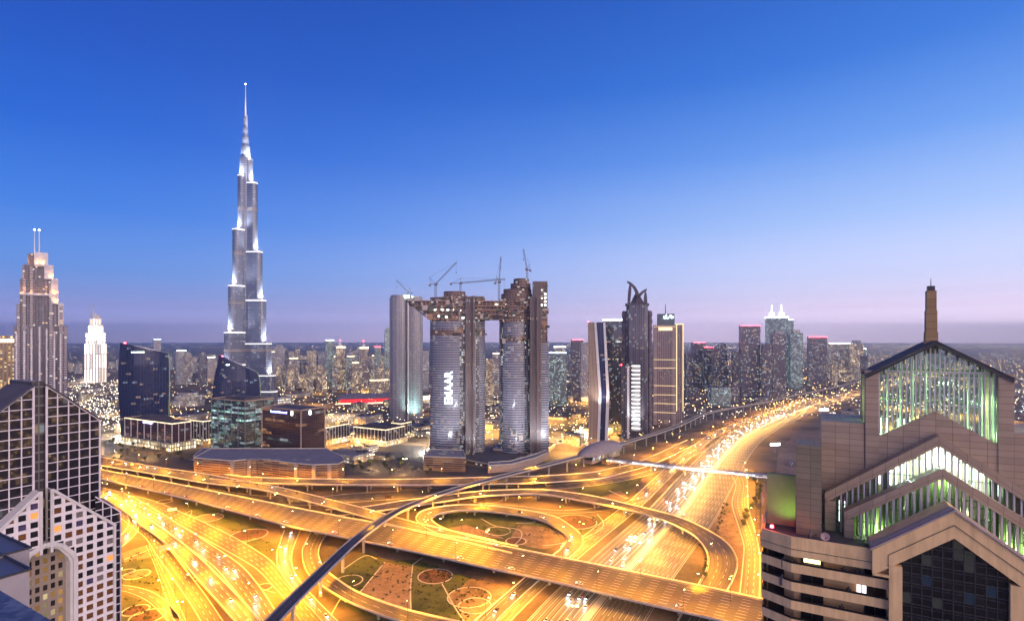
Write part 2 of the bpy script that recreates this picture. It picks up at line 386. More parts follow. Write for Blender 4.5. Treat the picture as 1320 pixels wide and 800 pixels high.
ROADS = {}
def road(name, A, B, elevated=False, lanes=3, zoff=0.0, mat='asphalt', barrier=(True, True), thick=1.8, piers=True, dash=(True), pier_sp=34, yellow=True, label=None):
    """A, B: the two edges as (px, py, z) of the photograph, walked in the same direction; A lies to the left of travel or not - either way."""
    Aw = crom([at(*p) for p in A]); Bw = crom([at(*p) for p in B])
    n = max(12, int(max(plen(Aw), plen(Bw))/6))
    Aw, Bw = resample(Aw, n), resample(Bw, n)
    for P in (Aw, Bw):
        for p in P: p.z += zoff
    return road_world(name, Aw, Bw, elevated, lanes, mat, barrier, thick, piers, pier_sp)
def road_world(name, Aw, Bw, elevated, lanes, mat, barrier, thick, piers, pier_sp, lined=False):
    n = len(Aw)
    up = Vector((0,0,1))
    s = MB(); L = 0; Ls = [0]
    for i in range(n-1):
        L += ((Aw[i+1]-Aw[i]).length + (Bw[i+1]-Bw[i]).length)/2; Ls.append(L)
    sgn = ((Bw[0]-Aw[0]).cross(Aw[1]-Aw[0])).z        # >0: quad A,B,B',A' faces up
    def quad(a, b, c, d, mi=0, uv=None, m=s):
        if sgn > 0: m.face([a,b,c,d], mi, uv)
        else: m.face([d,c,b,a], mi, list(reversed(uv)) if uv else None)
    for i in range(n-1):
        w0, w1 = (Bw[i]-Aw[i]).length, (Bw[i+1]-Aw[i+1]).length
        w = (w0+w1)/2
        quad(Aw[i], Bw[i], Bw[i+1], Aw[i+1], 0, [(0,Ls[i]),(w,Ls[i]),(w,Ls[i+1]),(0,Ls[i+1])])
        if elevated:
            dz = Vector((0,0,-thick))
            ia, ib = Aw[i].lerp(Bw[i], .12)+dz, Bw[i].lerp(Aw[i], .12)+dz
            ja, jb = Aw[i+1].lerp(Bw[i+1], .12)+dz, Bw[i+1].lerp(Aw[i+1], .12)+dz
            e = Vector((0,0,-.7))
            quad(Aw[i+1], Aw[i+1]+e, Aw[i]+e, Aw[i], 1); quad(Aw[i+1]+e, ja, ia, Aw[i]+e, 1)
            quad(Bw[i], Bw[i]+e, Bw[i+1]+e, Bw[i+1], 1); quad(Bw[i]+e, ib, jb, Bw[i+1]+e, 1)
            quad(ja, jb, ib, ia, 1)
    top = s.build(name, [M[mat], M['concrete']])
    tag(top, kind='structure')
    # parapets or kerbs along both edges
    for k, (P, Q) in enumerate(((Aw, Bw), (Bw, Aw))):
        if not barrier[k]: continue
        h, wd = (1.05, .45) if elevated else (.16, .5)
        b = MB()
        for i in range(n-1):
            def sec(j):
                inn = (Q[j]-P[j]); inn.z = 0; inn.normalize()
                o_ = P[j]-inn*.02; lo = Vector((0,0,-.02))
                return [o_+lo, o_+up*h, o_+inn*wd*.7+up*h, o_+inn*wd+lo]
            c0, c1 = sec(i), sec(i+1)
            for a_ in range(3):
                f = [c0[a_], c0[a_+1], c1[a_+1], c1[a_]]
                b.face(f)
        b.build('parapet' if elevated else 'kerb', M['barrier'] if elevated else M['kerb'], top)
    # painted lane lines, left unbroken where they imitate headlight trails
    mk = MB()
    for q in range(lanes+1):
        t = q/lanes
        tt = .05 + .9*t
        solid = q in (0, lanes)
        def pt(j, off):
            p = Aw[j].lerp(Bw[j], tt); d = (Bw[j]-Aw[j]); d.z = 0; d.normalize()
            return p + d*off + Vector((0,0,.03))
        for i in range(n-1):
            if not solid and i % 2 and not lined: continue
            quad(pt(i,-.14), pt(i,.14), pt(i+1,.14), pt(i+1,-.14), 0, None, mk)
    mk.build('lane_marking', M['white_paint'], top)
    if elevated and piers:
        acc = pier_sp*.5
        for i in range(1, n-1):
            acc += Ls[i]-Ls[i-1]
            if acc >= pier_sp:
                acc = 0
                c = (Aw[i]+Bw[i])/2; zt = c.z-thick-.02
                if zt < 2.2: continue
                d = (Bw[i]-Aw[i]); wdt = d.length; d.z = 0; d.normalize(); rz = atan2(d.y, d.x)
                p = MB()
                hw = max(1.6, wdt*.30)
                p.prism([(-hw,-.9),(hw,-.9),(hw,.9),(-hw,.9)], zt-1.3, zt, bottom=True)
                if wdt > 16:
                    for sx in (-1, 1): p.prism(circle(1.0, 10, sx*hw*.62), -.2, zt-1.3)
                else: p.prism(circle(1.15, 12), -.2, zt-1.3)
                o = p.build('pier', [M['concrete'], M['concrete']], top)
                o.location = (c.x, c.y, 0); o.rotation_euler = (0,0,rz)
    ROADS.setdefault(name, []).append((Aw, Bw))
    return top

# the wide highway: median measured on the photo, lanes laid out in metres either side of it
med_px = [(690,900),(735,820),(757,790),(812,731),(853,686),(875,666),(910,617),(944,575),(966,558),(990,546),(1020,533),(1060,518),(1110,506)]
med = crom([at(*p) for p in med_px] , 10)
e_ = (med[-1]-med[-12]).normalized()
for k in range(1, 26): med.append(med[-1] + Vector((e_.x, e_.y, 0)).normalized()*120); 
med = resample(med, int(plen(med)/12))
# smooth
for _ in range(30): med = [med[0]] + [(med[i-1]+med[i]*2+med[i+1])/4 for i in range(1, len(med)-1)] + [med[-1]]
def offs(P, d):
    o_ = []
    for i in range(len(P)):
        t = (P[min(i+1, len(P)-1)]-P[max(i-1, 0)]); t.z = 0; t.normalize()
        o_.append(P[i] + Vector((t.y, -t.x, 0))*d)         # +d: to the right of travel away from the camera
    return o_
def zed(P, z): return [Vector((p.x, p.y, z)) for p in P]
road_world('highway', zed(offs(med, -33), .05), zed(offs(med, -2.2), .05), False, 7, 'asphalt_pale', (True, True), 0, False, 0, True)
road_world('highway', zed(offs(med, 2.2), .05), zed(offs(med, 35), .05), False, 8, 'asphalt_pale', (True, True), 0, False, 0)
mm = MB(); Pm, Qm = zed(offs(med, -2.2), .1), zed(offs(med, 2.2), .1)
for i in range(len(Pm)-1): mm.face([Pm[i], Qm[i], Qm[i+1], Pm[i+1]])
tag(mm.build('median_strip_ground', M['kerb']), kind='structure')
road_world('service_road', zed(offs(med, -60), .05), zed(offs(med, -42), .05), False, 4, 'asphalt_pale', (True, True), 0, False, 0)

def E(*p): return list(p)
Z = 9.0
road('flyover_road', [(40,586,Z),(130,605,Z),(209,620,Z),(330,644,Z),(390,656,Z),(464,670,Z),(540,684,Z),(604,695,Z),(710,715.5,Z),(800,733.5,Z),(900,754,Z),(980,771,Z),(1100,797,Z),(1260,832,Z)],
     [(40,594,Z),(130,617,Z),(194,632,Z),(257,647,Z),(330,667,Z),(396,683,Z),(510,706,Z),(639,734,Z),(710,749,Z),(850,782,Z),(900,793,Z),(980,812,Z),(1100,842,Z),(1260,884,Z)], True, 9, pier_sp=44)
road('flyover_ramp', [(40,576,10),(130,589,10),(197,601,10),(266,611,10),(320,621,10),(365,629,10),(426,644,9.6),(484,659,9),(530,672,9),(600,688,9),(640,697,9)],
     [(40,586,10),(130,600,10),(212,613,10),(262,622,10),(330,630,10),(381,642,10),(430,655,9.6),(476,668,9),(530,683,9),(590,697,9),(640,709,9)], True, 3, zoff=.06)
road('flyover_ramp', [(290,611.5,10),(330,615,10),(400,617,10),(520,617.5,10),(628,615,9),(700,613,6),(760,609,2),(790,603,.3),(826,594,.12),(886,567,.12)],
     [(270,617,10),(330,622,10),(400,624,10),(520,625,10),(628,624,9),(700,622,6),(770,617,2),(805,609,.3),(845,597,.12),(900,571,.12)], True, 3, zoff=.03)
road('flyover_ramp', [(420,657,2),(470,653,3),(520,645,5),(569,639,6.5),(607,634,7.5),(646,631.5,8),(700,631,8),(758,638,8),(812,650,8),(868,664,8),(907,680,7),(938,700,5),(951,723,3),(946,745,1.5),(935,765,.6),(915,800,.3)],
     [(420,666,2),(470,661,3),(520,654,5),(569,647,6.5),(607,641,7.5),(646,638,8),(700,637,8),(758,647,8),(801,655,8),(851,669,8),(880,682,7.6),(898,693,6.5),(911,712,4.5),(911,731,2.5),(904,745,1.5),(893,765,.6),(873,800,.3)], True, 3)
# loop ramp: from the flyover round and down to the ground, then under the flyover
road('loop_ramp', [(660,713,9.05),(610,701,9.05),(575,692,9.0),(553,683,8.8),(541,675,8.5),(536,667,8),(545,658,7.5),(571,652.5,7),(607,650.5,6),(654,654,5),(710,664,3),(735,677,1.5),(749,689,.6),(752,699,.3),(745,709,.2),(730,722,.15),(700,744,.15),(650,790,.15),(618,825,.15)],
     [(668,704,9.05),(620,694,9.05),(590,686,9.0),(572,680.5,8.8),(561,674,8.5),(557,668,8),(571,661,7),(601,657.5,6.2),(646,661,5),(692,669,3),(715,680,1.5),(728,690,.6),(730,698,.3),(722,708,.2),(705,721,.15),(670,750,.15),(612,800,.15),(580,832,.15)], True, 2, zoff=.05, piers=True)
# ramps under the metro line
road('ramp_road', [(402,682,.8),(394,698,1.5),(389,710,2.2),(392,730,3.5),(402,745,4.5),(417,756,5.5),(447,774,6),(487,791,6),(540,808,6),(620,826,6)],
     [(425,684,.8),(415,698,1.5),(411,711,2.2),(413,722,3.5),(420,734,4.5),(431,743,5.5),(456,760,6),(487,773,6),(530,787,6),(600,803,6)], True, 2, pier_sp=30)
road('ramp_road', [(366,683,.5),(361,697,.5),(356,715,.5),(359,732,.5),(372,752,.6),(395,778,.7),(420,806,.8)],
     [(388,683,.5),(382,697,.5),(377,712,.5),(377.5,730,.5),(387,748,.6),(408,772,.7),(436,800,.8)], False, 2, zoff=.12)
# the diagonal bundle at the lower left
road('diagonal_road', [(130,634,.2),(188,642,.2),(251,667,.2),(301,691,.2),(330,708,.2),(352,724,.2),(372,748,.2),(395,775,.2),(425,812,.2)],
     [(130,640,.2),(180,652,.2),(230,676,.2),(266,696,.2),(303,716,.2),(330,733,.2),(350,753,.2),(367,772,.2),(392,806,.2)], False, 4)
road('diagonal_road', [(120,625,.35),(165,637,.35),(215,665,.35),(266,697,.35),(309,726,.35),(333,752,.35),(352,780,.35),(370,810,.35)],
     [(120,632,.35),(158,648,.35),(200,675,.35),(240,704,.35),(274,729,.35),(296,754,.35),(318,782,.35),(338,812,.35)], False, 4)
road('diagonal_road', [(120,631,1.5),(160,648,2.5),(198,673,4),(232,697,5),(262,722,5),(290,750,4),(317,778,3),(340,806,2)],
     [(120,637,1.5),(150,652,2.5),(182,677,4),(210,697,5),(234,722,5),(258,750,4),(286,781,3),(312,812,2)], True, 3, piers=False, thick=1.4)
road('diagonal_road', [(150,650,.2),(178,672,.2),(203,692,.2),(222,711,.2),(246,741,.2),(268,770,.2),(295,810,.2)],
     [(140,655,.2),(165,675,.2),(186,692,.2),(200,713,.2),(222,745,.2),(243,775,.2),(264,810,.2)], False, 3, zoff=.05)
road('slip_road', [(196,704,.15),(205,725,.15),(222,760,.15),(246,812,.15)], [(188,702,.15),(199,728,.15),(211,762,.15),(228,812,.15)], False, 2)
road('hook_road', [(110,622,.3),(130,629,.3),(154,640,.3),(169,654,.3),(179,668,.3),(178,683,.3),(166,697,.3),(150,709,.3),(125,722,.3)],
     [(110,630,.3),(130,638,.3),(145,648,.3),(160,659,.3),(166,672,.3),(161,683,.3),(150,694,.3),(136,703,.3),(110,714,.3)], False, 2)
road('slip_road', [(110,749,.15),(157,753,.15),(191,760,.15),(215,774,.15),(236,800,.15),(250,825,.15)],
     [(110,757,.15),(157,761,.15),(186,772,.15),(204,787,.15),(220,806,.15),(230,830,.15)], False, 2)
# ground roads under and beside the flyovers
road('ground_road', [(140,617,.1),(250,627,.1),(330,638,.1),(400,640,.1),(456,635.5,.1),(520,632,.1),(600,626,.1),(700,625.5,.1),(776,618,.1),(836,606,.1),(900,578,.1)],
     [(140,622,.1),(250,634,.1),(330,646,.1),(400,651,.1),(456,647,.1),(520,642,.1),(600,633,.1),(700,631,.1),(776,624,.1),(845,609,.1),(910,580,.1)], False, 3)
road('ground_road', [(560,660,.1),(640,650,.1),(720,657,.1),(780,652,.1),(830,640,.1)], [(560,664,.1),(640,654,.1),(720,661,.1),(785,657,.1),(838,643,.1)], False, 1)
road('side_road', [(935,602,.12),(948,622,.12),(943,648,.12),(952,680,.12),(958,702,.12),(957,725,.12),(953,762,.12),(947,812,.12)],
     [(960,602,.12),(964,622,.12),(965,652,.12),(973,680,.12),(978,702,.12),(981,725,.12),(980,765,.12),(980,812,.12)], False, 3, mat='asphalt_pale')
# ------------------------------------------------------------------ street lamps
def lamp_light(name, color, power, ang=150, blend=.6):
    l = bpy.data.lights.new(name, 'SPOT'); l.energy = power; l.color = color; l.spot_size = RAD(ang); l.spot_blend = blend; l.shadow_soft_size = .35
    # road luminaires throw more light sideways than straight down, so that the road is lit evenly
    l.use_nodes = True; nt = l.node_tree; em = nt.nodes['Emission']
    tc = nt.nodes.new('ShaderNodeTexCoord'); sp = nt.nodes.new('ShaderNodeSeparateXYZ'); nt.links.new(tc.outputs['Normal'], sp.inputs[0])
    c = mth(nt, 'MAXIMUM', mth(nt, 'ABSOLUTE', sp.outputs[2]), .30)
    nt.links.new(mth(nt, 'MULTIPLY', mth(nt, 'POWER', c, -2.6), .30), em.inputs['Strength'])
    return l
SOD = lamp_light('sodium_light', (1.0,.39,.012), 100000, 164, .9)
SODW = lamp_light('highway_light', (1.0,.49,.09), 240000, 160, .8)
def make_lamp(double, hgt, light, arm=2.4):
    r = thing('street_lamp', 'lamp', 'street lamp')
    p = MB(); p.tube((0,0,-.3), (0,0,hgt), .2, .11, 8); p.build('pole', M['dark_steel'], r)
    for sx in ((-1, 1) if double else (1,)):
        a = MB(); a.tube((0,0,hgt-.1), (sx*arm, 0, hgt+.5), .09, .07, 6); a.build('arm', M['dark_steel'], r)
        h = MB(); h.box(sx*arm-.7, sx*arm+.7, -.3, .3, hgt+.42, hgt+.62); hd = h.build('lamp_head', M['steel'], r)
        e = MB(); e.box(sx*arm-.55, sx*arm+.55, -.26, .26, hgt+.2, hgt+.415); e.build('lens', M['sodium'], hd)
    lo = bpy.data.objects.new('bulb', light); COL.objects.link(lo); lo.parent = r; lo.location = (0 if double else arm, 0, hgt+.05)
    return r
LP1 = make_lamp(False, 13.0, SOD); LP2 = make_lamp(True, 16.0, SOD); LPH = make_lamp(True, 20.0, SODW, 3.2)
def under_deck(p, gap=2.5):
    for nm in ('flyover_road', 'flyover_ramp', 'loop_ramp', 'ramp_road'):
        for A_, B_ in ROADS[nm]:
            for i in range(0, len(A_)):
                c = (A_[i]+B_[i])/2; w = (A_[i]-B_[i]).length/2
                if c.z-p.z > gap and (c.x-p.x)**2+(c.y-p.y)**2 < (w+3)**2: return True
    return False
first = {}
N_LAMPS = 0
def put_lamp(proto, p, rz, label, group):
    global N_LAMPS
    if under_deck(p): return None
    k = proto.name
    if k in first: o = copy_tree(proto)
    else: o = proto; first[k] = 1
    o.location = p; o.rotation_euler = (0,0,rz); tag(o, label, 'street lamp', group); N_LAMPS += 1
    return o
def lamps_on(P, Q, sp, proto, label, group, inset=.6, start=.5, i0=0, i1=None):
    """along edge P, arms pointing towards Q"""
    acc = sp*start
    for i in range(max(1, i0), (i1 or len(P)-1)):
        acc += (P[i]-P[i-1]).length
        if acc >= sp:
            acc -= sp
            d = Q[i]-P[i]; d.z = 0; d.normalize()
            put_lamp(proto, P[i]+d*inset, atan2(d.y, d.x), label, group)

hw0, hw1 = ROADS['highway']
_mid = [(a+b)/2 for a, b in zip(hw0[1], hw1[0])]
acc = 0
for i in range(1, len(_mid)-1):
    acc += (_mid[i]-_mid[i-1]).length
    if _mid[i].y > 3600: break
    if acc >= (52 if _mid[i].y < 1500 else 120):
        acc = 0
        d = hw1[0][i]-hw0[1][i]
        put_lamp(LPH, _mid[i], atan2(d.y, d.x), 'tall twin arm street lamp on the median of the wide highway', 'lamps on the highway median')
A, B = ROADS['flyover_road'][0]
lamps_on(A, B, 62, LP2, 'twin arm street lamp on the broad straight flyover', 'lamps on the broad flyover', 15, .35)
lamps_on(B, A, 58, LP1, 'single arm street lamp at the near parapet of the broad flyover', 'lamps at the near flyover parapet', .7, .6)
for k, (A, B) in enumerate(ROADS['flyover_ramp']):
    lamps_on(A if k != 2 else B, B if k != 2 else A, 60, LP1, 'single arm street lamp on a curved flyover ramp', 'lamps on the curved flyover ramps', .7, .4)
A, B = ROADS['loop_ramp'][0]; lamps_on(A, B, 46, LP1, 'single arm street lamp on the outer kerb of the loop ramp', 'lamps round the loop ramp', .7, .3)
for A, B in ROADS['ramp_road']: lamps_on(A, B, 50, LP1, 'single arm street lamp on a ramp beside the metro line', 'lamps on the ramps beside the metro line', .7, .4)
for k, (A, B) in enumerate(ROADS['diagonal_road']):
    lamps_on(A if k % 2 == 0 else B, B if k % 2 == 0 else A, 64, LP1, 'single arm street lamp on the diagonal roads at the lower left', 'lamps on the diagonal roads', .7, .3 + .15*k)
for k, (A, B) in enumerate(ROADS['slip_road']): lamps_on(A, B, 45, LP1, 'single arm street lamp on a slip road by the glass hotel', 'lamps on the slip roads', .7, .4)
A, B = ROADS['hook_road'][0]; lamps_on(A, B, 45, LP1, 'single arm street lamp on the hooked road behind the glass hotel', 'lamps on the hooked road', .7, .4)
for A, B in ROADS['ground_road']: lamps_on(B, A, 85, LP1, 'single arm street lamp on a road under the flyovers', 'lamps on the roads under the flyovers', .7, .4)
A, B = ROADS['side_road'][0]; lamps_on(B, A, 42, LP1, 'single arm street lamp along the side road by the stone tower', 'lamps along the side road', -1.0, .3)
A, B = ROADS['service_road'][0]
lamps_on(A, B, 80, LP1, 'single arm street lamp along the service road under the metro line', 'lamps along the service road', .7, .3, 0, next(i for i, p in enumerate(A) if p.y > 1700))
print('LAMPS', N_LAMPS)
# ------------------------------------------------------------------ towers
def az(px): return math.atan((px-660)/F)
def mw(dpx, px, Y): return dpx/F*Y*cos(az(px))           # photo pixels -> metres across the line of sight
def site(name, label, cat, px, Y, rot=0.0, group=None):
    r = thing(name, label, cat, (xat(px, Y), Y, 0), -az(px)+rot, group)
    return r
def flood(root, pos, aim, power, color=(1,.93,.85), ang=70, body=True):
    """a floodlight standing on a terrace"""
    l = bpy.data.lights.new('floodlight', 'SPOT'); l.energy = power; l.color = color; l.spot_size = RAD(ang); l.spot_blend = .8; l.shadow_soft_size = .5
    o = bpy.data.objects.new('floodlight_beam', l); COL.objects.link(o); o.parent = root; o.location = pos
    o.rotation_euler = (Vector(aim)-Vector(pos)).to_track_quat('-Z', 'Y').to_euler()
    if body:
        b = MB(); b.box(pos[0]-.5, pos[0]+.5, pos[1]-.5, pos[1]+.5, pos[2]-1.2, pos[2]-.3); b.build('floodlight', M['dark_steel'], root)
def text_mesh(name, s, size, mat, parent, loc, rot, depth=.3, bold=0.0, align='CENTER'):
    cu = bpy.data.curves.new(name, 'FONT'); cu.body = s; cu.size = size; cu.extrude = depth; cu.offset = bold; cu.align_x = align; cu.align_y = 'CENTER'
    t = bpy.data.objects.new(name, cu); COL.objects.link(t)
    dg = bpy.context.evaluated_depsgraph_get(); me = bpy.data.meshes.new_from_object(t.evaluated_get(dg)); me.name = name
    bpy.data.objects.remove(t); me.materials.clear(); me.materials.append(mat)
    o = bpy.data.objects.new(name, me); COL.objects.link(o); o.parent = parent; o.location = loc; o.rotation_euler = rot
    return o
def beacon(root, x, y, z, s=.9):
    b = MB(); b.prism(circle(s, 8, x, y), z, z+1.6*s); return b.build('beacon', [M['beacon'], M['beacon']], root)

WARM, COOL = (1,.70,.32), (.75,.93,1)
M['burj'] = facade('silver_blue_glass', (.17,.20,.29), (.035,.055,.11), 3.4, 5.6, .20, .24, .05, (1,.85,.65), (.9,.95,1), .5, 2.2, .14, .32, metal=.3, gmetal=.2)
M['burj_band'] = facade('louvred_plant_floor', (.30,.28,.30), (.05,.05,.06), 2.6, 1.3, .1, .3, .10, (1,.75,.5), (.9,.95,1), .3, 2.0)
M['steel_bright'] = plain('brushed_steel', (.55,.56,.6), .3, .8, var=.1)

# --- the very tall stepped tower
PX, YB = 316.5, 1375.0
burj = site('stepped_skyscraper', 'tallest tower of the skyline, a silvery stepped needle lit in white, ending in a spire', 'skyscraper', PX, YB)
def capsule(r, w, a, n=9, r0=0.0):
    """footprint of a wing: from the core to radius r along angle a, half width w, round nose"""
    c, s_ = cos(a), sin(a); pts = [(-0.0, -w)]
    pts = [(r0, -w)] + [((r-w) + w*cos(-pi/2+pi*i/(n-1)), w*sin(-pi/2+pi*i/(n-1))) for i in range(n)] + [(r0, w)]
    return [(x*c - y*s_, x*s_ + y*c) for x, y in pts]
wings = {210: [(57,120),(53,200),(43.5,316),(33,457),(19.5,594)], 330: [(82,52),(77,92),(67,172),(53,281),(43.5,403),(31,577),(18.5,636)], 90: [(72,100),(60,150),(50,240),(40,360),(30,510),(19,612)]}
BURJ_LIGHT = emit('terrace_light_strip', (1,.93,.84), 1.6)
for a, tiers in wings.items():
    for k, (r, zt) in enumerate(sorted(tiers, key=lambda t: -t[1])):
        m = MB(); w = 9.2 + .7*k
        fp = capsule(r, w, RAD(a)); m.prism(fp, 0, zt, 0, 1)
        o = m.build('wing_bay', [M['burj'], M['roof_grey']], burj)
        rim = MB(); fp2 = capsule(r+.35, w+.35, RAD(a)); rim.prism(fp2, zt-3.2, zt+1.4, 0, 0, bottom=True); rim.build('terrace_rim', M['steel_bright'], o)
        if a != 90 and zt < 600: rl2 = MB(); rl2.prism(capsule(r+.5, w+.5, RAD(a)), zt-2.4, zt-1.2, 0, 0, bottom=True); rl2.build('terrace_light', BURJ_LIGHT, o)
        for zz in (150, 268, 392, 505):
            if zz < zt-20:
                bd = MB(); bd.prism(capsule(r+.25, w+.25, RAD(a)), zz, zz+8, 0, 0, bottom=True); bd.build('plant_floor_band', M['burj_band'], o)
        # lights on the terrace wash the wall that rises behind it
        ca, sa = cos(RAD(a)), sin(RAD(a))
        if a != 90 and zt > 60:
            for off in (-.6, 0, .6):
                px_, py_ = (r-1.2)*ca - off*w*sa, (r-1.2)*sa + off*w*ca
                flood(burj, (px_, py_, zt+1.8), (px_-ca*9, py_-sa*9-1.5, zt+20), 220000 if zt > 150 else 140000, ang=125)
m = MB()
for r, z0, z1 in ((13.5,0,640),(10.5,640,668),(8,668,694),(6,694,716),(4.6,716,744)):
    m.prism(circle(r, 16), z0 if z0 == 0 else z0-2, z1, 0, 1)
m.build('core', [M['burj'], M['steel_bright']], burj)
m = MB(); m.tube((3.2,-3,690), (3.2,-3,748), 1.6, 1.2, 8); m.tube((-5,0,640), (-5,0,700), 1.8, 1.2, 8); m.build('pinnacle_fin', M['steel_bright'], burj)
m = MB(); m.tube((0,0,740), (0,0,790), 3.0, 1.7, 10); m.tube((0,0,790), (0,0,818), 1.5, .9, 8); m.tube((0,0,818),(0,0,828),.7,.3,6); m.build('spire', M['steel_bright'], burj)
m = MB(); m.prism(circle(1.1, 8), 826, 828.5); m.build('spire_lamp', [M['white_lamp']], burj)
for zz, rr2, pw in ((642,16,6e4),(670,13,4e4),(696,10,3e4),(718,9,2.5e4),(745,8,2e4)):
    for an in (205, 260, 320):
        flood(burj, (rr2*cos(RAD(an)), rr2*sin(RAD(an)), zz), (0,0,zz+40), pw, ang=60, body=False)
for an in (220, 320): flood(burj, (9*cos(RAD(an)), 9*sin(RAD(an)), 746), (0,0,800), 3e4, ang=50, body=False)

# --- generic step-backed tower: list of (left px, right px, top row), widest first
def stepped(name, label, cat, Y, tiers, mat, roof=None, rot=0.0, depth=.75, group=None, rec=1.2, base=0.0):
    xl, xr = min(t[0] for t in tiers), max(t[1] for t in tiers)
    pc = (xl+xr)/2
    r = site(name, label, cat, pc, Y, rot, group)
    W = mw(xr-xl, pc, Y); D = W*depth
    for k, (a, b, yt) in enumerate(tiers):
        x0, x1 = mw(a-pc, pc, Y), mw(b-pc, pc, Y)
        m = MB(); y0 = -D/2 + rec*k; y1 = D/2 - rec*k
        m.box(x0, x1, y0, y1, base if k == 0 else 0.0 + base, zat(yt, Y), 0, 1, bottom=False)
        m.build('tower_tier', [mat if not isinstance(mat, list) else mat[min(k, len(mat)-1)], roof or M['roof_grey']], r)
    r['W'], r['D'] = W, D
    return r

M['hotel'] = facade('hotel_wall', (.055,.052,.095), (.025,.025,.05), 3.4, 3.5, .20, .26, .06, WARM, (1,.95,.85), .35, 5.0, vfin=4, fincol=(.20,.19,.26))
M['panel_lit'] = plain('pale_panel', (.55,.54,.58), .5)
Ya = 800.0
ad = stepped('stepped_hotel_tower', 'dark violet stepped hotel tower with twin masts and orange glowing setbacks at the far left', 'skyscraper', Ya,
    [(19.5,87,420),(22.5,82,393),(26.5,75,362),(29.5,69,344),(35.5,62,329.5)], M['hotel'], depth=.7)
pc = 53.25; XA = lambda p: mw(p-pc, pc, Ya)
D = ad['D']
m = MB()
for p in (22.5, 32, 41, 51, 60, 70, 78): m.box(XA(p)-.9, XA(p)+.9, -D/2-1.2, -D/2+6, 20, zat(421+abs(p-50)*.3, Ya))
m.build('vertical_fin', M['panel_lit'], ad)
M['balcony_strip'] = facade('balcony_strip', (.34,.31,.37), (.03,.03,.05), 5, 3.5, .0, .27, .06, WARM, (1,.95,.85), .35, 3.5)
for a, b, y in ((23,26.5,393),(30,34,362),(39,42.5,345),(63.5,67.5,366),(76.5,81,395),(83,86.5,421)):
    m = MB(); m.box(XA(a), XA(b), -D/2-.6, -D/2+4, 0, zat(y, Ya), 0, 1); m.build('balcony_strip', [M['balcony_strip'], M['roof_grey']], ad)
for (a, b, y0, y1, dy) in ((44,62,329,345,-1),(57,69,344,361,-.5),(66,75,361,392,-.2),(75,82,392,420,.5)):
    m = MB(); m.box(XA(a), XA(b), -D/2+dy-.5, -D/2+dy+8, zat(y1, Ya), zat(y0, Ya)+1.5); m.build('white_crown_wall', M['panel_lit'], ad)
for p, y0 in ((44.5,329),(50.5,329)):
    m = MB(); m.tube((XA(p), 0, zat(334, Ya)), (XA(p), 0, zat(297.5, Ya)), 1.3, .5, 8); ma = m.build('mast', M['steel_bright'], ad)
    l = MB(); l.prism(circle(.9, 8, XA(p)), zat(297.5, Ya), zat(296, Ya)); l.build('mast_lamp', [M['white_lamp']], ma)
for p, y, dy in ((32,344,-3),(38,344,-4),(48,344,-4),(55,344,-4),(28,363,-3),(66,361,-4),(72,392,-5)):
    flood(ad, (XA(p), -D/2+dy, zat(y, Ya)+1.5), (XA(p), -D/2+8, zat(y, Ya)+12), 5000, (1,.42,.08), 100)
for p in (30,40,50,60,70): flood(ad, (XA(p), -D/2-5, zat(381, Ya)), (XA(p), -D/2, zat(381, Ya)+12), 6000, (1,.4,.08), 110, body=False)
m = MB(); m.box(XA(26), XA(75.5), -D/2-1.6, D/2, zat(382, Ya), zat(379, Ya)); m.build('lit_terrace_edge', M['panel_lit'], ad)

M['white_hotel'] = facade('glowing_white_wall', (.62,.58,.52), (.5,.46,.4), 9.5, 60, .22, .03, 3.0, (1,.86,.66), (1,.95,.88), .5, 2.4, floors=1.0)  # floodlighting partly put into the wall as glowing vertical strips
M['white_wall'] = plain('white_stone', (.6,.56,.52), .7)
Yw = 2300.0
wt = stepped('floodlit_white_tower', 'slim tower floodlit bright white all over, left of the dark curved glass tower', 'skyscraper', Yw,
    [(108.5,138,443),(110.5,136,429),(113.5,133,419),(115.5,131,411)], M['white_hotel'], depth=.6)
pc = 123.25; XW = lambda p: mw(p-pc, pc, Yw)
m = MB(); n = 10
sail = [(XW(118),zat(411,Yw)),(XW(131.5),zat(411,Yw)),(XW(131.5),zat(414,Yw))]
pts = [(XW(120+10.5*sin(t*pi/2/n)), zat(412-8*cos(t*pi/2/n), Yw)) for t in range(n+1)]
prof = [(XW(120), zat(413,Yw))] + [(XW(131), zat(413,Yw))] + list(reversed(pts))
m.face([(x,-8,z) for x,z in prof]); m.face([(x,8,z) for x,z in reversed(prof)])
for i in range(len(prof)):
    a, b = prof[i], prof[(i+1)%len(prof)]; m.face([(b[0],-8,b[1]),(a[0],-8,a[1]),(a[0],8,a[1]),(b[0],8,b[1])])
m.build('curved_crown', M['white_lamp'] if False else M['white_wall'], wt)
for x in (117.5, 120.5):
    m = MB(); m.tube((XW(x),0,zat(414,Yw)), (XW(x),0,zat(392,Yw)), 2.2, 1.0, 6); m.build('mast', M['white_wall'], wt)
for x in (112, 120, 128, 135): flood(wt, (XW(x), -wt['D']/2-14, zat(444,Yw)), (XW(x), -wt['D']/2+6, zat(415,Yw)), 260000, (1,.9,.75), 75, body=False)

M['gold_hotel'] = facade('golden_lit_wall', (.30,.22,.14), (.2,.13,.05), 6, 4, .25, .12, .55, (1,.62,.2), (1,.8,.5), .3, 2.2)
gh = stepped('golden_lit_block', 'golden lit block with a glowing roof rim, cut by the left edge of the picture', 'building', 1100.0, [(-22,20,436),(-14,18,432.5)], M['gold_hotel'], depth=.6)
m = MB(); W_, D_ = gh['W'], gh['D']; m.box(-W_/2, W_/2, -D_/2-.6, -D_/2+1.5, zat(441,1100), zat(437,1100)); m.build('glowing_rim', emit('rim_glow', (1,.72,.38), 3.5), gh)

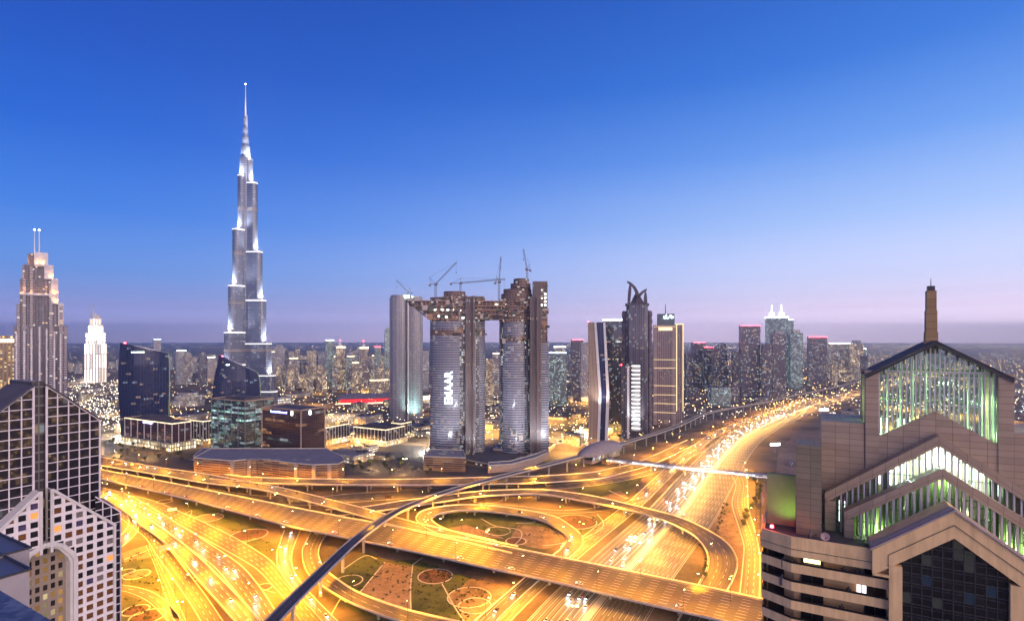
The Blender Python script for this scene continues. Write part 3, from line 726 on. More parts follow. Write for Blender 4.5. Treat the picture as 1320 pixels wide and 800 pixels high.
# --- twin curved glass office towers
def fin_glass(name, base, lit, st): return facade(name, base, (.018,.03,.095), 2.2, 3.8, .12, .08, lit, (1,.65,.35), (.7,.85,1), .4, st, .12, .25, vfin=2, fincol=(.07,.08,.14), gmetal=.1, run=3)
M['blue_glass'] = fin_glass('dark_blue_finned_glass', (.03,.04,.12), .07, 1.5)
M['blue_glass'].node_tree.nodes['Principled BSDF'].inputs['Specular IOR Level'].default_value = .22
def sail_tower(label, Y, rows, xl, xr, ytl, ytr, sign_px, sign_y, sc):
    """rows: (photo row, left px, right px) down the outline; the roof slopes from ytl at the left to ytr at the right"""
    pc = (xl+xr)/2
    r = site('curved_glass_tower', label, 'office tower', pc, Y)
    n = 11
    def ring(y, a, b, zf=None):
        A, B = mw(a-pc, pc, Y), mw(b-pc, pc, Y); w = (B-A); z = zat(y, Y)
        pts = []
        for i in range(n):                       # bowed front from left to right
            t = i/(n-1); pts.append((A+w*t, -w*.10 - w*.13*sin(pi*t), None))
        for i in range(n):
            t = i/(n-1); pts.append((B-w*t, w*.10 + w*.20*sin(pi*t), None))
        o_ = []
        for x, yy, _ in pts:
            zz = z if zf is None else zf(x)
            o_.append(Vector((x, yy, zz)))
        return o_
    zl, zr = zat(ytl, Y), zat(ytr, Y)
    rings = []
    for (y, a, b) in rows: rings.append(ring(y, a, b))
    A, B = mw(xl-pc, pc, Y), mw(xr-pc, pc, Y)
    top = ring(ytl, rows[-1][1]+.6, rows[-1][2]-.6, lambda x: zl + (zr-zl)*(x-A)/(B-A))
    # keep rings below the slanted roof
    for rg in rings:
        for p in rg:
            lim = zl + (zr-zl)*(p.x-A)/(B-A) - 1.0
            if p.z > lim: p.z = lim
    m = MB(); m.loft(rings+[top], 0, mr=1); m.build('glass_shell', [M['blue_glass'], M['roof_dark']], r, smooth=False)
    e = MB()
    for i in range(len(top)): e.tube(top[i], top[(i+1)%len(top)], .55, n=5)
    e.build('roof_edge', M['steel_bright'], r)
    g = MB()
    for rg0, rg1 in zip(rings, rings[1:]): g.tube(rg0[n-1]+Vector((.4,0,0)), rg1[n-1]+Vector((.4,0,0)), 1.0, n=5)
    g.tube(rings[-1][n-1]+Vector((.4,0,0)), top[n-1], 1.0, n=5)
    g.build('corner_fin', plain('pale_green_metal', (.30,.42,.22), .5), r)
    b = MB(); c = top[1]; b.prism(circle(1.6, 10, c.x, c.y), c.z, c.z+1.8); b.build('beacon', [M['beacon']], r)
    sx, sz = mw(sign_px-pc, pc, Y), zat(sign_y, Y)
    s_ = MB(); wv = 6.5*sc
    t = (sx-A)/(B-A); yf = -(B-A)*.10-(B-A)*.13*sin(pi*t)-1.0
    for k in range(9): s_.box(sx-wv+k*wv*2/9, sx-wv+k*wv*2/9+wv*2/9*.8, yf-.4, yf, sz-.8*(1+.3*(k%2)), sz+1.0)
    s_.build('lit_sign', emit('white_green_sign', (.75,1,.75), 5), r)
    return r
sail_tower('larger dark blue curved glass tower with slanted roof and red light on its corner', 990, [(566,157,216.5),(530,155,218),(500,153.3,218.8),(470,153.3,218.6),(456,154.5,217.8),(448,155,217.3)], 155.5, 217, 441, 455, 178, 453.5, 1.5)
sail_tower('smaller dark curved glass tower with a slanted roof standing in front of the tallest tower', 1120, [(575,273,334),(540,273,336),(515,273.5,336),(490,276,335),(475,279,332),(464,282,329)], 283, 328, 457, 478, 297, 469.5, 1.2)

# --- office blocks at their feet
M['maroon_glass'] = facade('maroon_glass_wall', (.10,.06,.07), (.06,.03,.04), 3.0, 3.8, .06, .10, .10, (1,.45,.25), (.8,.9,1), .2, 1.2, .08, .3, run=5)
M['green_glass'] = facade('green_glass_wall', (.10,.12,.13), (.03,.06,.065), 3.2, 4.0, .06, .14, .30, (.5,1,.8), (.7,.95,1), .6, 1.1, .08, .3, floors=.15, run=4)
M['brown_glass'] = facade('brown_glass_wall', (.13,.075,.07), (.075,.045,.045), 4.2, 4.0, .03, .05, .10, (1,.5,.2), (.9,.95,1), .2, 1.3, .07, .3, run=5)
M['stone'] = plain('sandstone', (.40,.30,.22), .8, var=.15)
def corner_block(name, label, cat, pxl, pxc, pxr, Yc, ytop, mat, roof, base=0.0, tl=None, tr=None, rise=0):
    """box seen over its corner: left face pxl..pxc, right face pxc..pxr, corner at distance Yc"""
    th = RAD(28.5)
    # left face runs along the cross-street direction, right face along the highway direction
    c = Vector((xat(pxc, Yc), Yc, 0))
    dl = Vector((-cos(th), sin(th), 0)); dr = Vector((sin(th), cos(th), 0))
    def hit(px, d):
        s_ = (px-660)/F; return (s_*c.y - c.x)/(d.x - s_*d.y)
    Ll = hit(pxl, dl); Lr = hit(pxr, dr)
    if not (5 < Lr < 200): Lr = Ll*.8
    r = thing(name, label, cat, (c.x, c.y, 0), -th)
    # local axes: x = -dl , y = dr
    zt = zat(ytop, Yc)
    m = MB(); m.box(-Ll, 0, 0, Lr, base, zt, 0, 1, bottom=False); m.build('glass_wall', [mat, roof], r)
    r['Ll'], r['Lr'], r['zt'] = Ll, Lr, zt
    p = MB()
    for (x0, x1, y0, y1) in ((-Ll-.3,.3,-.3,.3),(-Ll-.3,.3,Lr-.3,Lr+.3),(-Ll-.3,-Ll+.3,.3,Lr-.3),(-.3,.3,.3,Lr-.3)): p.box(x0,x1,y0,y1,zt-.6,zt+1.3)
    p.build('roof_parapet', M['stone'], r)
    return r
def pilasters(r, n_l, n_r, mat, w=.9, z0=0, ztop=None, out_=.9):
    Ll, Lr, zt = r['Ll'], r['Lr'], ztop or r['zt']
    for k in range(n_l+1):
        m = MB(); x = -Ll + Ll*k/n_l; m.box(x-w/2, x+w/2, -out_, .3, z0, zt-.7); m.build('pilaster', mat, r)
    for k in range(1, n_r+1):
        m = MB(); y = Lr*k/n_r; m.box(-.3, out_, y-w/2, y+w/2, z0, zt-.7); m.build('pilaster', mat, r)
def eave_lights(r, mat, n=1):
    Ll, Lr, zt = r['Ll'], r['Lr'], r['zt']
    m = MB(); m.box(-Ll, .5, -1.0, -.45, zt-.4, zt+.5); m.box(.45, 1.0, -.4, Lr, zt-.4, zt+.5); m.build('eave_light', mat, r)
M['eave'] = emit('eave_light', (1,.78,.45), 1.7)
M['arcade'] = facade('lit_arcade', (.30,.25,.18), (.3,.2,.1), 4.5, 6.0, .2, .12, .85, (1,.74,.36), (1,.9,.7), .4, 2.2)
def podium(r, grow, h, mat=None):
    Ll, Lr = r['Ll'], r['Lr']
    m = MB(); m.box(-Ll-grow, grow, -grow, Lr+grow, 0, h, 0, 1, bottom=False); m.build('podium', [mat or M['arcade'], M['roof_grey']], r)

b7 = corner_block('office_block', 'maroon glass office block with white pilasters and domed roof below the larger curved tower', 'office building', 161, 222, 246, 880, 546, M['maroon_glass'], M['roof_dark'])
pilasters(b7, 7, 3, M['white_panel']); eave_lights(b7, M['eave']); podium(b7, 5, 13)
m = MB(); Ll, Lr, zt = b7['Ll'], b7['Lr'], b7['zt']
rg = []
for k in range(5):
    s_ = cos(k*pi/2/4.6); rg.append([Vector((-Ll/2 + x*s_, Lr/2 + y*s_, zt+.2+9*sin(k*pi/2/4.6))) for x, y in circle(Ll*.36, 20, ry=Lr*.36)])
m.loft(rg); m.build('domed_roof', M['roof_dark'], b7)
s_ = MB(); s_.box(-Ll*.58, -Ll*.40, -1.5, -1.0, zt-4, zt-1.6); s_.build('lit_sign', emit('violet_sign', (.45,.45,1), 7), b7)
b8 = corner_block('office_block', 'green lit glass office block in front of the smaller curved tower', 'office building', 273, 316, 353, 872, 517, M['green_glass'], M['roof_dark'])
pilasters(b8, 5, 3, M['steel'], .6); podium(b8, 1.2, 8, M['green_glass'])
m = MB(); m.box(-b8['Ll']*.75, -b8['Ll']*.2, b8['Lr']*.2, b8['Lr']*.8, b8['zt'], b8['zt']+3.5); m.build('roof_plant', M['roof_dark'], b8)
b9 = corner_block('bank_block', 'brown cubic glass bank building with a blue lit name sign beside the green glass block', 'office building', 338, 388, 418.5, 800, 529, M['brown_glass'], M['roof_dark'], base=0)
pilasters(b9, 1, 1, M['stone'], 1.6)
Ll, Lr, zt = b9['Ll'], b9['Lr'], b9['zt']
text_mesh('name_sign', 'Standard Chartered', 4.6, emit('blue_sign', (.22,.28,1), 6), b9, (-Ll*.56, -.5, zt-5.0), (pi/2,0,0), .2, .05)
def bank_emblem(parent, loc, rot, mat):
    m = MB()
    for z in (1.4, -1.4): # two interlocked loops
        k = 10
        for i in range(k):
            a0, a1 = RAD(-40+i*26), RAD(-40+(i+1)*26); sg = 1 if z > 0 else -1
            m.beam((1.5*cos(a0)*sg, 0, z+1.4*sin(a0)*sg), (1.5*cos(a1)*sg, 0, z+1.4*sin(a1)*sg), .5, 1.1)
    o = m.build('emblem', mat, parent); o.location = loc; o.rotation_euler = rot
EMB = emit('pale_blue_emblem', (.55,.85,1), 6)
bank_emblem(b9, (-Ll*.22, -.7, zt-5.0), (0,0,0), EMB); bank_emblem(b9, (.7, Lr*.36, zt-4.6), (0,0,pi/2), EMB)

# long podium with car park levels in front of them
M['louvre'] = facade('car_park_louvres', (.36,.22,.13), (.12,.07,.04), 14, 3.0, .02, .28, .35, (1,.55,.2), (1,.8,.5), .2, .9)
def podium_building(name, label, px_pts, z, mat, roof, cat='building'):
    """footprint given by the photo at roof height z, clockwise or not"""
    P = [at(x, y, z) for x, y in px_pts]
    c = sum(P, Vector())/len(P)
    ar = sum(P[i].x*P[(i+1)%len(P)].y - P[(i+1)%len(P)].x*P[i].y for i in range(len(P)))
    if ar < 0: P.reverse()
    r = thing(name, label, cat, (c.x, c.y, 0))
    m = MB(); m.prism([(p.x-c.x, p.y-c.y) for p in P], 0, z, 0, 1); m.build('wall', [mat, roof], r)
    e = MB()
    for i in range(len(P)):
        a, b = P[i]-c, P[(i+1)%len(P)]-c; a.z = b.z = z+.4; e.beam(a, b, .6, 1.2)
    e.build('roof_parapet', M['barrier'], r)
    gq = random.Random(len(label)); rp = MB()
    for k in range(9):
        t, u2 = gq.random(), gq.random(); q = (P[0]-c)*(1-t)*.7 + (P[len(P)//2]-c)*t*.7 + (P[1]-c)*(u2-.5)*.4; s2 = gq.uniform(1.2,3.2); rp.box(q.x-s2,q.x+s2,q.y-s2*.7,q.y+s2*.7,z,z+gq.uniform(.8,2.2))
    rp.build('roof_plant', M['steel'], r)
    return r
M['pale_roof'] = plain('pale_violet_roof', (.18,.175,.215), .85, var=.2, scale=.05)
pb = podium_building('car_park_podium', 'long car park podium with louvred brown sides and pale roof under the bank block', [(250,590),(272,578),(340,578),(420,578),(441,588),(444,594),(436,598),(404,599),(380,597),(330,591),(300,594)], 21, M['louvre'], M['pale_roof'])
for px, py in ((322,592),(300,595),(382,598),(405,600),(425,599.5)):
    p = at(px, py, 21) - Vector(pb.location); m = MB(); m.box(p.x-2.2, p.x+2.2, p.y-2.5, p.y+1, 0, 21.8); m.build('stair_tower', M['stone'], pb)
p = at(440, 593, 16)-Vector(pb.location)
s_ = MB(); s_.box(p.x-3.5, p.x+3.5, p.y-2.2, p.y-1.6, 15, 17.5); s_.build('lit_sign', emit('blue_board', (.3,.4,1), 6), pb)
lb = podium_building('low_glass_podium', 'low glazed podium with a pale roof in front of the green glass block', [(249,588),(262,577),(320,583),(305,592)], 17, M['green_glass'], M['pale_roof'])

M['colonnade'] = facade('dark_colonnade', (.07,.065,.075), (.03,.03,.04), 3.4, 4.2, .06, .1, .10, (1,.8,.5), (.9,.95,1), .5, 2.0)
c1 = corner_block('colonnaded_office', 'dark office block with white columns and a glowing eave directly right of the bank block', 'office building', 419.5, 421, 450, 930, 551, M['colonnade'], M['roof_dark'])
c2 = corner_block('colonnaded_office', 'dark office block with white columns and glowing eave, seen corner on below the round tower', 'office building', 456, 497, 521, 920, 554, M['colonnade'], M['roof_dark'])
c3 = corner_block('colonnaded_office', 'farther office block with a glowing eave right at the foot of the round tower', 'office building', 505, 517, 530, 985, 546, M['colonnade'], M['roof_grey'])
c4 = corner_block('colonnaded_office', 'dark office block with white ladder columns between the maroon block and the green glass block', 'office building', 246, 262, 276, 935, 543, M['colonnade'], M['roof_grey'])
for c, a, b in ((c1,1,8),(c2,9,7),(c3,4,5),(c4,4,4)): pilasters(c, a, b, M['white_panel'], .8, z0=9); eave_lights(c, M['eave']); podium(c, 4, 9)
m = MB(); m.box(-c2['Ll']*.8, -c2['Ll']*.15, c2['Lr']*.15, c2['Lr']*.85, c2['zt'], c2['zt']+4); m.build('roof_plant', M['roof_dark'], c2)

# --- round twin-lobed tower
M['round_tower'] = facade('grey_curtain_wall', (.34,.34,.38), (.08,.09,.12), 3.2, 3.6, .26, .22, .07, WARM, (.8,.95,1), .4, 2.0, .15, .5, vfin=3, fincol=(.42,.42,.46))
rt = site('round_tower', 'pale grey twin-lobed round tower with a green lit crane standing on its roof', 'skyscraper', 523.5, 1235)
YR = 1235; XR = lambda p: mw(p-523.5, 523.5, YR)
for cx, rx, ry in ((515.5, 13.2, 20), (534.5, 10.8, 18)):
    m = MB(); m.prism(circle(XR(523.5+rx), 28, XR(cx), 0, ry), 0, zat(384, YR), 0, 1); m.build('lobe', [M['round_tower'], M['roof_grey']], rt)
m = MB(); m.box(XR(525.3), XR(527.3), -24, 0, 0, zat(382, YR)); m.build('white_fin', M['white_panel'], rt)
m = MB(); m.prism(circle(XR(536), 24, XR(516)), zat(384, YR)+.05, zat(381, YR)); m.prism(circle(XR(533), 24, XR(534.5)), zat(384, YR)+.05, zat(382, YR)); m.build('roof_crown', M['steel'], rt)
flood(rt, (XR(526), -28, zat(383, YR)), (XR(526), 0, zat(376, YR)), 60000, (.6,1,.6), 120, body=False)
flood(rt, (XR(535), -45, 12), (XR(533), 0, 60), 120000, (.55,1,.85), 100, body=False)
# ------------------------------------------------------------------ twin towers under construction
YS = 857.0
M['banded'] = facade('banded_balconies', (.27,.28,.34), (.045,.05,.075), 5.0, 3.7, .02, .30, .10, WARM, (1,.97,.92), .4, 1.5, .2, .55)
M['bare_floors'] = facade('bare_concrete_floors', (.25,.165,.135), (.05,.036,.033), 4.5, 4.0, .12, .26, .06, (1,.95,.8), (.85,1,.95), .6, 3.0, .7, .85)
M['brown_concrete'] = plain('brown_concrete', (.34,.245,.205), .85, var=.3, scale=.08)
M['core_wall'] = facade('ribbed_core_wall', (.17,.125,.125), (.055,.045,.05), 1.7, 3.9, .26, .08, .03, WARM, COOL, .6, 2.5, .4, .75, vfin=2, fincol=(.10,.075,.08))
def ellipse_tower(parent, pc, cx, rx, ry, bands):
    for name, y0, y1, mat in bands:
        m = MB(); z0 = zat(y0, YS) if y0 else 0.0
        m.prism(circle(mw(rx, cx, YS), 36, mw(cx-pc, pc, YS), 0, ry), z0, zat(y1, YS), 0, 1); m.build(name, [mat, M['roof_grey']], parent)
tl = site('unfinished_tower', 'banded round tower under construction that carries a vertical lit name sign', 'skyscraper', 590, YS)
XL = lambda p: mw(p-590, 590, YS)
ellipse_tower(tl, 590, 590, 35.5, 24, [('finished_floors', None, 432, M['banded']), ('open_floor_band', 432, 425, M['bare_floors']), ('finished_floors', 425, 414, M['banded']), ('bare_floors', 414, 384, M['bare_floors'])])
m = MB(); m.box(XL(599.5), XL(602.5), -30, -18, 0, zat(383, YS)); m.box(XL(608.5), XL(611.5), -30, -18, 0, zat(383, YS)); m.box(XL(602.5), XL(608.5), -26.5, -18, 0, zat(384, YS)); m.build('core_shaft', M['core_wall'], tl)
m = MB(); m.prism(circle(mw(14,590,YS), 20, XL(586), 0, 14), zat(384, YS), zat(376, YS)); m.box(XL(572), XL(600), -8, 12, zat(384, YS), zat(379, YS)); m.box(XL(604), XL(624), -8, 12, zat(384, YS), zat(382, YS)); m.build('roof_core', M['bare_floors'], tl)
SIGN = emit('name_sign_white', (.9,1,1), 2.2, sample=True)
M['strip'] = facade('dark_window_strip', (.10,.09,.11), (.04,.045,.06), 2.6, 3.7, .12, .2, .30, (1,.9,.75), (.85,1,1), .5, 2.2)
def strip(parent, fx, pc, cx, rx, a, b):
    m = MB(); f = lambda p: -24*sqrt(max(0, 1-((p-cx)/rx)**2))-.35
    xa, xb = fx(a), fx(b); m.prism([(xa,f(a)),(xb,f(b)),(xb,f(b)+1),(xa,f(a)+1)], zat(575, YS), zat(416, YS), 0, 0); m.build('window_strip', [M['strip']], parent)
for a, b in ((592.5,598.5),(613.0,617.5)): strip(tl, XL, 590, 590, 35.5, a, b)
# letters stand on the curve of the wall, reading upwards
a_ = (XL(579)/mw(35.5,590,YS)); yfr = -24*sqrt(1-a_*a_)
o = text_mesh('name_sign', 'EMAAR', 17.5, SIGN, tl, (XL(579), yfr-1.6, zat(498, YS)), (0,0,0), .3, .08)
o.rotation_euler = (Matrix.Rotation(-pi/2, 3, 'Y') @ Matrix.Rotation(pi/2, 3, 'X')).to_euler()
for p_ in list(o.data.vertices): pass
w_ = max(v.co.x for v in o.data.vertices) - min(v.co.x for v in o.data.vertices)
o.scale = (50.0/w_, 1.0, 1.0)
for p, y, pw in ((566,540,90000),(590,560,120000),(618,545,120000),(585,500,60000),(620,480,50000)):
    flood(tl, (XL(p), -75, zat(y, YS)-30), (XL(p), -20, zat(y, YS)+10), pw*.75, (.95,.95,1), 90, body=False)

tr = site('unfinished_tower', 'taller unfinished tower at the right end of the sky bridge with bare brown top floors', 'skyscraper', 675, YS)
XQ = lambda p: mw(p-675, 675, YS)
ellipse_tower(tr, 675, 664.5, 21, 24, [('finished_floors', None, 440, M['banded']), ('open_floor_band', 440, 434, M['bare_floors']), ('finished_floors', 434, 416, M['banded']), ('bare_floors', 416, 386, M['bare_floors'])])
for rx, y0, y1, cx in ((20,386,379,666),(18,379,373,667),(13,372,366,671),(10,366,360,672)):
    m = MB(); m.prism(circle(mw(rx,675,YS), 24, XQ(cx), 0, 17), zat(y0, YS)-.2, zat(y1, YS)); m.build('stepped_crown', [M['bare_floors'], M['brown_concrete']], tr)
m = MB(); m.box(XQ(683), XQ(686), -30, -10, 0, zat(384, YS)); m.box(XQ(691), XQ(693), -30, -10, 0, zat(384, YS)); m.box(XQ(686), XQ(691), -26, -10, 0, zat(384, YS)); m.build('core_shaft', M['core_wall'], tr)
m = MB(); m.box(XQ(686.5), XQ(705), -22, 16, zat(440, YS), zat(364.5, YS), 0, 1); m.build('bare_floors', [M['bare_floors'], M['brown_concrete']], tr)
m = MB(); m.box(XQ(694), XQ(706.5), -19, 16, 0, zat(440, YS), 0, 1); m.build('finished_floors', [M['banded'], M['roof_grey']], tr)
m = MB(); m.box(XQ(686.5), XQ(697), -24, -21.8, zat(584, YS), zat(366, YS)); m.build('hoist_rail', M['core_wall'], tr)
wl_ = MB()
for k, (p, y) in enumerate([(692+4.6*(i%3), 375+4.6*(i//3)) for i in range(15)]):
    if k not in (2, 10): wl_.box(XQ(p), XQ(p+2.0), -22.6, -22.1, zat(y, YS)-2.2, zat(y, YS))
wl_.build('work_light', emit('work_lights', (.85,1,.85), 6), tr)
for p, y, pw in ((655,560,120000),(670,545,100000),(700,540,140000),(655,500,40000)):
    flood(tr, (XQ(p), -75, zat(y, YS)-30), (XQ(p), -20, zat(y, YS)+10), pw*.75, (.95,.93,1), 90, body=False)

strip(tr, XQ, 675, 664.5, 21, 676.5, 682)
strip(tr, XQ, 675, 664.5, 21, 646, 649)
# sky bridge: floor slabs, columns and diagonals
sb = site('sky_bridge', 'brown sky bridge joining the two unfinished towers and jutting past the left one', 'bridge', 612, YS)
XB = lambda p: mw(p-612, 612, YS)
zs = [zat(y, YS) for y in (411.5, 406, 400.5, 395, 389)]
ends = [553, 553, 546, 537, 528]
for z, e in zip(zs, ends):
    m = MB(); m.box(XB(e), XB(690), -22, 18, z-.6, z+.6, bottom=True); m.build('floor_slab', M['brown_concrete'], sb)
m = MB()
for z0, z1, e in zip(zs, zs[1:], ends):
    x = XB(e)+4
    while x < XB(690):
        m.box(x-.4, x+.4, -21.4, -20.6, z0+.6, z1-.6); x += 6.2
m.build('column_row', M['brown_concrete'], sb)
m = MB()
for p0, p1 in ((630,640),(650,640),(650,662),(676,664)): m.beam((XB(p0), -21.8, zs[0]), (XB(p1), -21.8, zs[1]), 1.2, 1.2)
for (p0, y0), (p1, y1) in (((528,390),(553,411)),((540,390),(556,404))): m.beam((XB(p0), -21.8, zat(y0,YS)), (XB(p1), -21.8, zat(y1,YS)), 1.4, 1.4)
m.build('truss_diagonal', M['dark_steel'], sb)
m = MB(); m.box(XB(553), XB(690), -19, 16, zs[0]+.6, zs[-1]-.6); 
for z0, z1, e in zip(zs, zs[1:], ends[1:]): m.box(XB(e)+1.5, XB(553)-.05, -19, 15, z0+.6, z1-.6)
m.build('inner_wall', M['bare_floors'], sb)
m = MB()
for p, y in ((556,399),(561,400),(570,400),(577,400),(585,400),(592,401),(566,408),(575,409),(638,393),(651,393),(655,393),(596,410)): m.box(XB(p), XB(p+2.6), -22.5, -22.05, zat(y, YS)-1.2, zat(y, YS)+.6)
m.build('work_light', emit('bridge_lights', (.8,1,.85), 6), sb)

# formwork, netting and hoists hanging on the bare storeys
NET = [plain('green_netting', (.09,.11,.09), .9), plain('brown_formwork', (.33,.22,.14), .9), plain('pale_formwork', (.42,.38,.34), .9), plain('dark_netting', (.06,.05,.055), .9)]
gq = random.Random(4)
def clutter(parent, pc, x0, x1, y0, y1, yf, n):
    f = lambda p: mw(p-pc, pc, YS)
    for q in range(4):
        m = MB()
        for k in range(n//4):
            p = gq.uniform(x0, x1); y = gq.uniform(y0, y1); w_ = gq.choice((2,3,5,9)); h_ = gq.choice((1.2,2.5,3.6,7)); v = yf(p)-gq.uniform(.25,.9)
            m.box(f(p)-w_/2, f(p)+w_/2, v-.15, v, zat(y, YS)-h_/2, zat(y, YS)+h_/2)
        tag(m.build('formwork', NET[q], parent), kind='stuff')
ell = lambda cx, rx: (lambda p: -24*sqrt(max(.02, 1-((p-cx)/rx)**2)))
clutter(tl, 590, 557, 624, 384, 413, ell(590,35.5), 90); clutter(tr, 675, 647, 683, 386, 415, ell(664.5,21), 60); clutter(tr, 675, 687, 704, 366, 438, lambda p: -22.2, 60)
clutter(sb, 612, 540, 686, 389, 411, lambda p: -21.9, 70); clutter(tl, 590, 557, 624, 425, 432, ell(590,35.5), 30); clutter(tr, 675, 647, 683, 434, 440, ell(664.5,21), 24)
clutter(tl, 590, 557, 624, 540, 583, ell(590,35.5), 28); clutter(tr, 675, 647, 683, 545, 583, ell(664.5,21), 24)
# ------------------------------------------------------------------ tower cranes
def lattice(m, p0, p1, w, nseg, r=.22):
    p0, p1 = Vector(p0), Vector(p1); d = (p1-p0); q = d.to_track_quat('Z', 'Y')
    cs = [q @ Vector((sx*w/2, sy*w/2, 0)) for sx, sy in ((-1,-1),(1,-1),(1,1),(-1,1))]
    for c in cs: m.tube(p0+c, p1+c, r, n=4)
    for i in range(nseg):
        a, b = p0+d*(i/nseg), p0+d*((i+1)/nseg)
        for k in range(4):
            c0, c1 = cs[k], cs[(k+1)%4]
            m.tube(a+c0, b+c1, r*.6, n=3, caps=False)
            m.tube(a+c0, a+c1, r*.6, n=3, caps=False)
M['crane_paint'] = plain('crane_paint', (.16,.13,.14), .6, var=.2)
def crane(label, Y, px, y0, y1, tip, kind, counter=9.0, peak=None, zbase=None, dy=0.0):
    r = thing('tower_crane', label, 'crane', (xat(px, Y), Y+dy, zat(y0, Y)), -az(px), 'tower cranes on the unfinished towers')
    hgt = zat(y1, Y)-zat(y0, Y)
    m = MB(); lattice(m, (0,0,0), (0,0,hgt), 2.6, max(3, int(hgt/4)), .26); m.build('mast', M['crane_paint'], r)
    tx, tz = mw(tip[0]-px, px, Y), zat(tip[1], Y)-zat(y0, Y)
    m = MB(); m.box(-1.8,1.8,-1.8,1.8,hgt-1,hgt+1.6); m.box(1.0 if tx > 0 else -3.2, 3.2 if tx > 0 else -1.0, -2.8, -.4, hgt-.6, hgt+2.4); m.build('operator_cab', M['crane_paint'], r)
    m = MB(); lattice(m, (0,0,hgt+1.2), (tx,0,tz), 1.7, max(5, int(Vector((tx,0,tz-hgt)).length/4)), .22); m.build('jib', M['crane_paint'], r)
    sg = -1 if tx > 0 else 1
    m = MB(); m.beam((0,0,hgt+.8), (sg*counter,0,hgt+.8), 1.8, .8); m.box(sg*counter-1.8, sg*counter+1.8, -1.5, 1.5, hgt-2.2, hgt+.4); m.build('counter_jib', M['crane_paint'], r)
    pk = peak or (sg*4.5, hgt+11)
    m = MB(); m.tube((0,0,hgt+1), (pk[0],0,pk[1]), .3, n=4); m.tube((sg*counter*.8,0,hgt+1), (pk[0],0,pk[1]), .22, n=4); m.build('peak_frame', M['crane_paint'], r)
    m = MB(); f = .9; m.tube((pk[0],0,pk[1]), (tx*f,0,hgt+1.2+(tz-hgt-1.2)*f+.6), .12, n=3); m.tube((tx*.97,0,tz-1), (tx*.97,0,tz-16), .12, n=3); m.build('cable', M['dark_steel'], r)
    m = MB(); m.box(tx*.97-.7, tx*.97+.7, -.5, .5, tz-18, tz-16); m.build('hook_block', M['crane_paint'], r)
    return r
crane('small crane with a green lit base on the round grey tower', YR, 526, 384, 377, (511,361), 'luffing', 8)
crane('crane with jib raised to the right above the left end of the sky bridge', YS, 561.5, 388, 367, (589,337), 'luffing', 9, (-9.5, zat(357,YS)-zat(388,YS)))
crane('level jib hammerhead crane whose long arm reaches right over the sky bridge', YS, 593, 384, 365, (652,358.5), 'hammerhead', 15, (0.6, zat(357.5,YS)-zat(384,YS)), dy=6)
crane('crane with its jib drawn almost upright beside the right unfinished tower', YS, 643.5, 389, 365, (645.8,332), 'luffing', 6, (-4, zat(357,YS)-zat(389,YS)), dy=-10)
crane('crane standing on the very top of the taller unfinished tower', YS, 679.5, 361, 348, (674.5,320.5), 'luffing', 5, (4, zat(340,YS)-zat(361,YS)))

# building site round the towers' feet
M['hoarding'] = facade('site_wall_panels', (.42,.32,.26), (.3,.2,.15), 7, 5, .3, .45, .25, (1,.75,.4), (.85,1,.9), .3, 1.6)
podium_building('site_office', 'flat roofed brown site building in front of the left unfinished tower', [(546,588),(600,590),(597,580),(556,579)], 19, M['louvre'], M['pale_roof'])
podium_building('curved_site_wall', 'long pale boundary building curving along the metro line below the unfinished towers', [(629,600),(660,598),(690,590),(708,582),(706,579.5),(686,586.5),(658,594),(630,596)], 10, M['hoarding'], M['pale_roof'])
podium_building('low_site_hall', 'low dark hall between the feet of the unfinished towers', [(636,579),(672,582),(668,573),(640,571)], 9, M['bare_floors'], M['pale_roof'])
podium_building('site_deck', 'unfinished concrete deck spreading round the feet of the two unfinished towers', [(548,582),(640,600),(700,582),(716,572),(690,566),(560,566)], 5, M['bare_floors'], M['roof_dark'])

# ------------------------------------------------------------------ towers along the highway
# the bent tower: everything leans out to a knee and back
YK = 955.0; pk_ = 770.0
bt = site('bent_tower', 'narrow tower with two white bands bending at a knee, dark glass between them', 'skyscraper', pk_, YK)
XK = lambda p: mw(p-pk_, pk_, YK)
def bent(name, cols, depth, y0, mats):
    """cols: ((left,right) px at bottom, knee, top)"""
    m = MB(); rows = []
    for (a, b), yy in zip(cols, (None, 506, 415.5)):
        z = 0 if yy is None else zat(yy, YK)
        rows.append([Vector((XK(a), y0, z)), Vector((XK(b), y0, z)), Vector((XK(b), y0+depth, z)), Vector((XK(a), y0+depth, z))])
    m.loft(rows); return m.build(name, mats, bt)
M['sand_wall'] = facade('sand_coloured_wall', (.30,.22,.17), (.14,.10,.08), 6, 3.6, .36, .34, .03, WARM, COOL, .3, 1.5)
bent('side_wall', ((758.3,769.5),(759.3,771.6),(757.8,766)), 34, -14, M['sand_wall'])
bent('white_band', ((769.5,772.8),(771.6,775.2),(766,768.8)), 36, -15.5, M['white_panel'])
bent('glass_strip', ((772.8,779.2),(775.2,781.6),(768.8,777.4)), 34, -14, M['blue_glass'])
bent('white_band', ((779.2,783),(781.6,785.4),(777.4,780.2)), 36, -15.5, M['white_panel'])
beacon(bt, XK(758.5), -12, zat(415, YK))
flood(bt, (XK(775), -34, zat(506,YK)-30), (XK(775), -12, zat(470,YK)), 90000, (1,.85,.75), 90, body=False)
M['dark_tower_glass'] = facade('dark_tower_glass', (.09,.09,.12), (.035,.045,.07), 3.0, 3.8, .12, .2, .13, WARM, COOL, .6, 2.0, .08, .3, floors=.02)
gt = stepped('dark_glass_tower', 'dark glass tower with a white lit roof line right behind the bent tower', 'skyscraper', 1080, [(778,803,413.5)], M['dark_tower_glass'], depth=.9, rot=-.05)
m = MB(); m.box(-gt['W']/2, gt['W']/2, -gt['D']/2-.6, -gt['D']/2+.6, zat(413.4,1080), zat(412,1080)); m.build('roof_light', M['white_lamp'], gt)
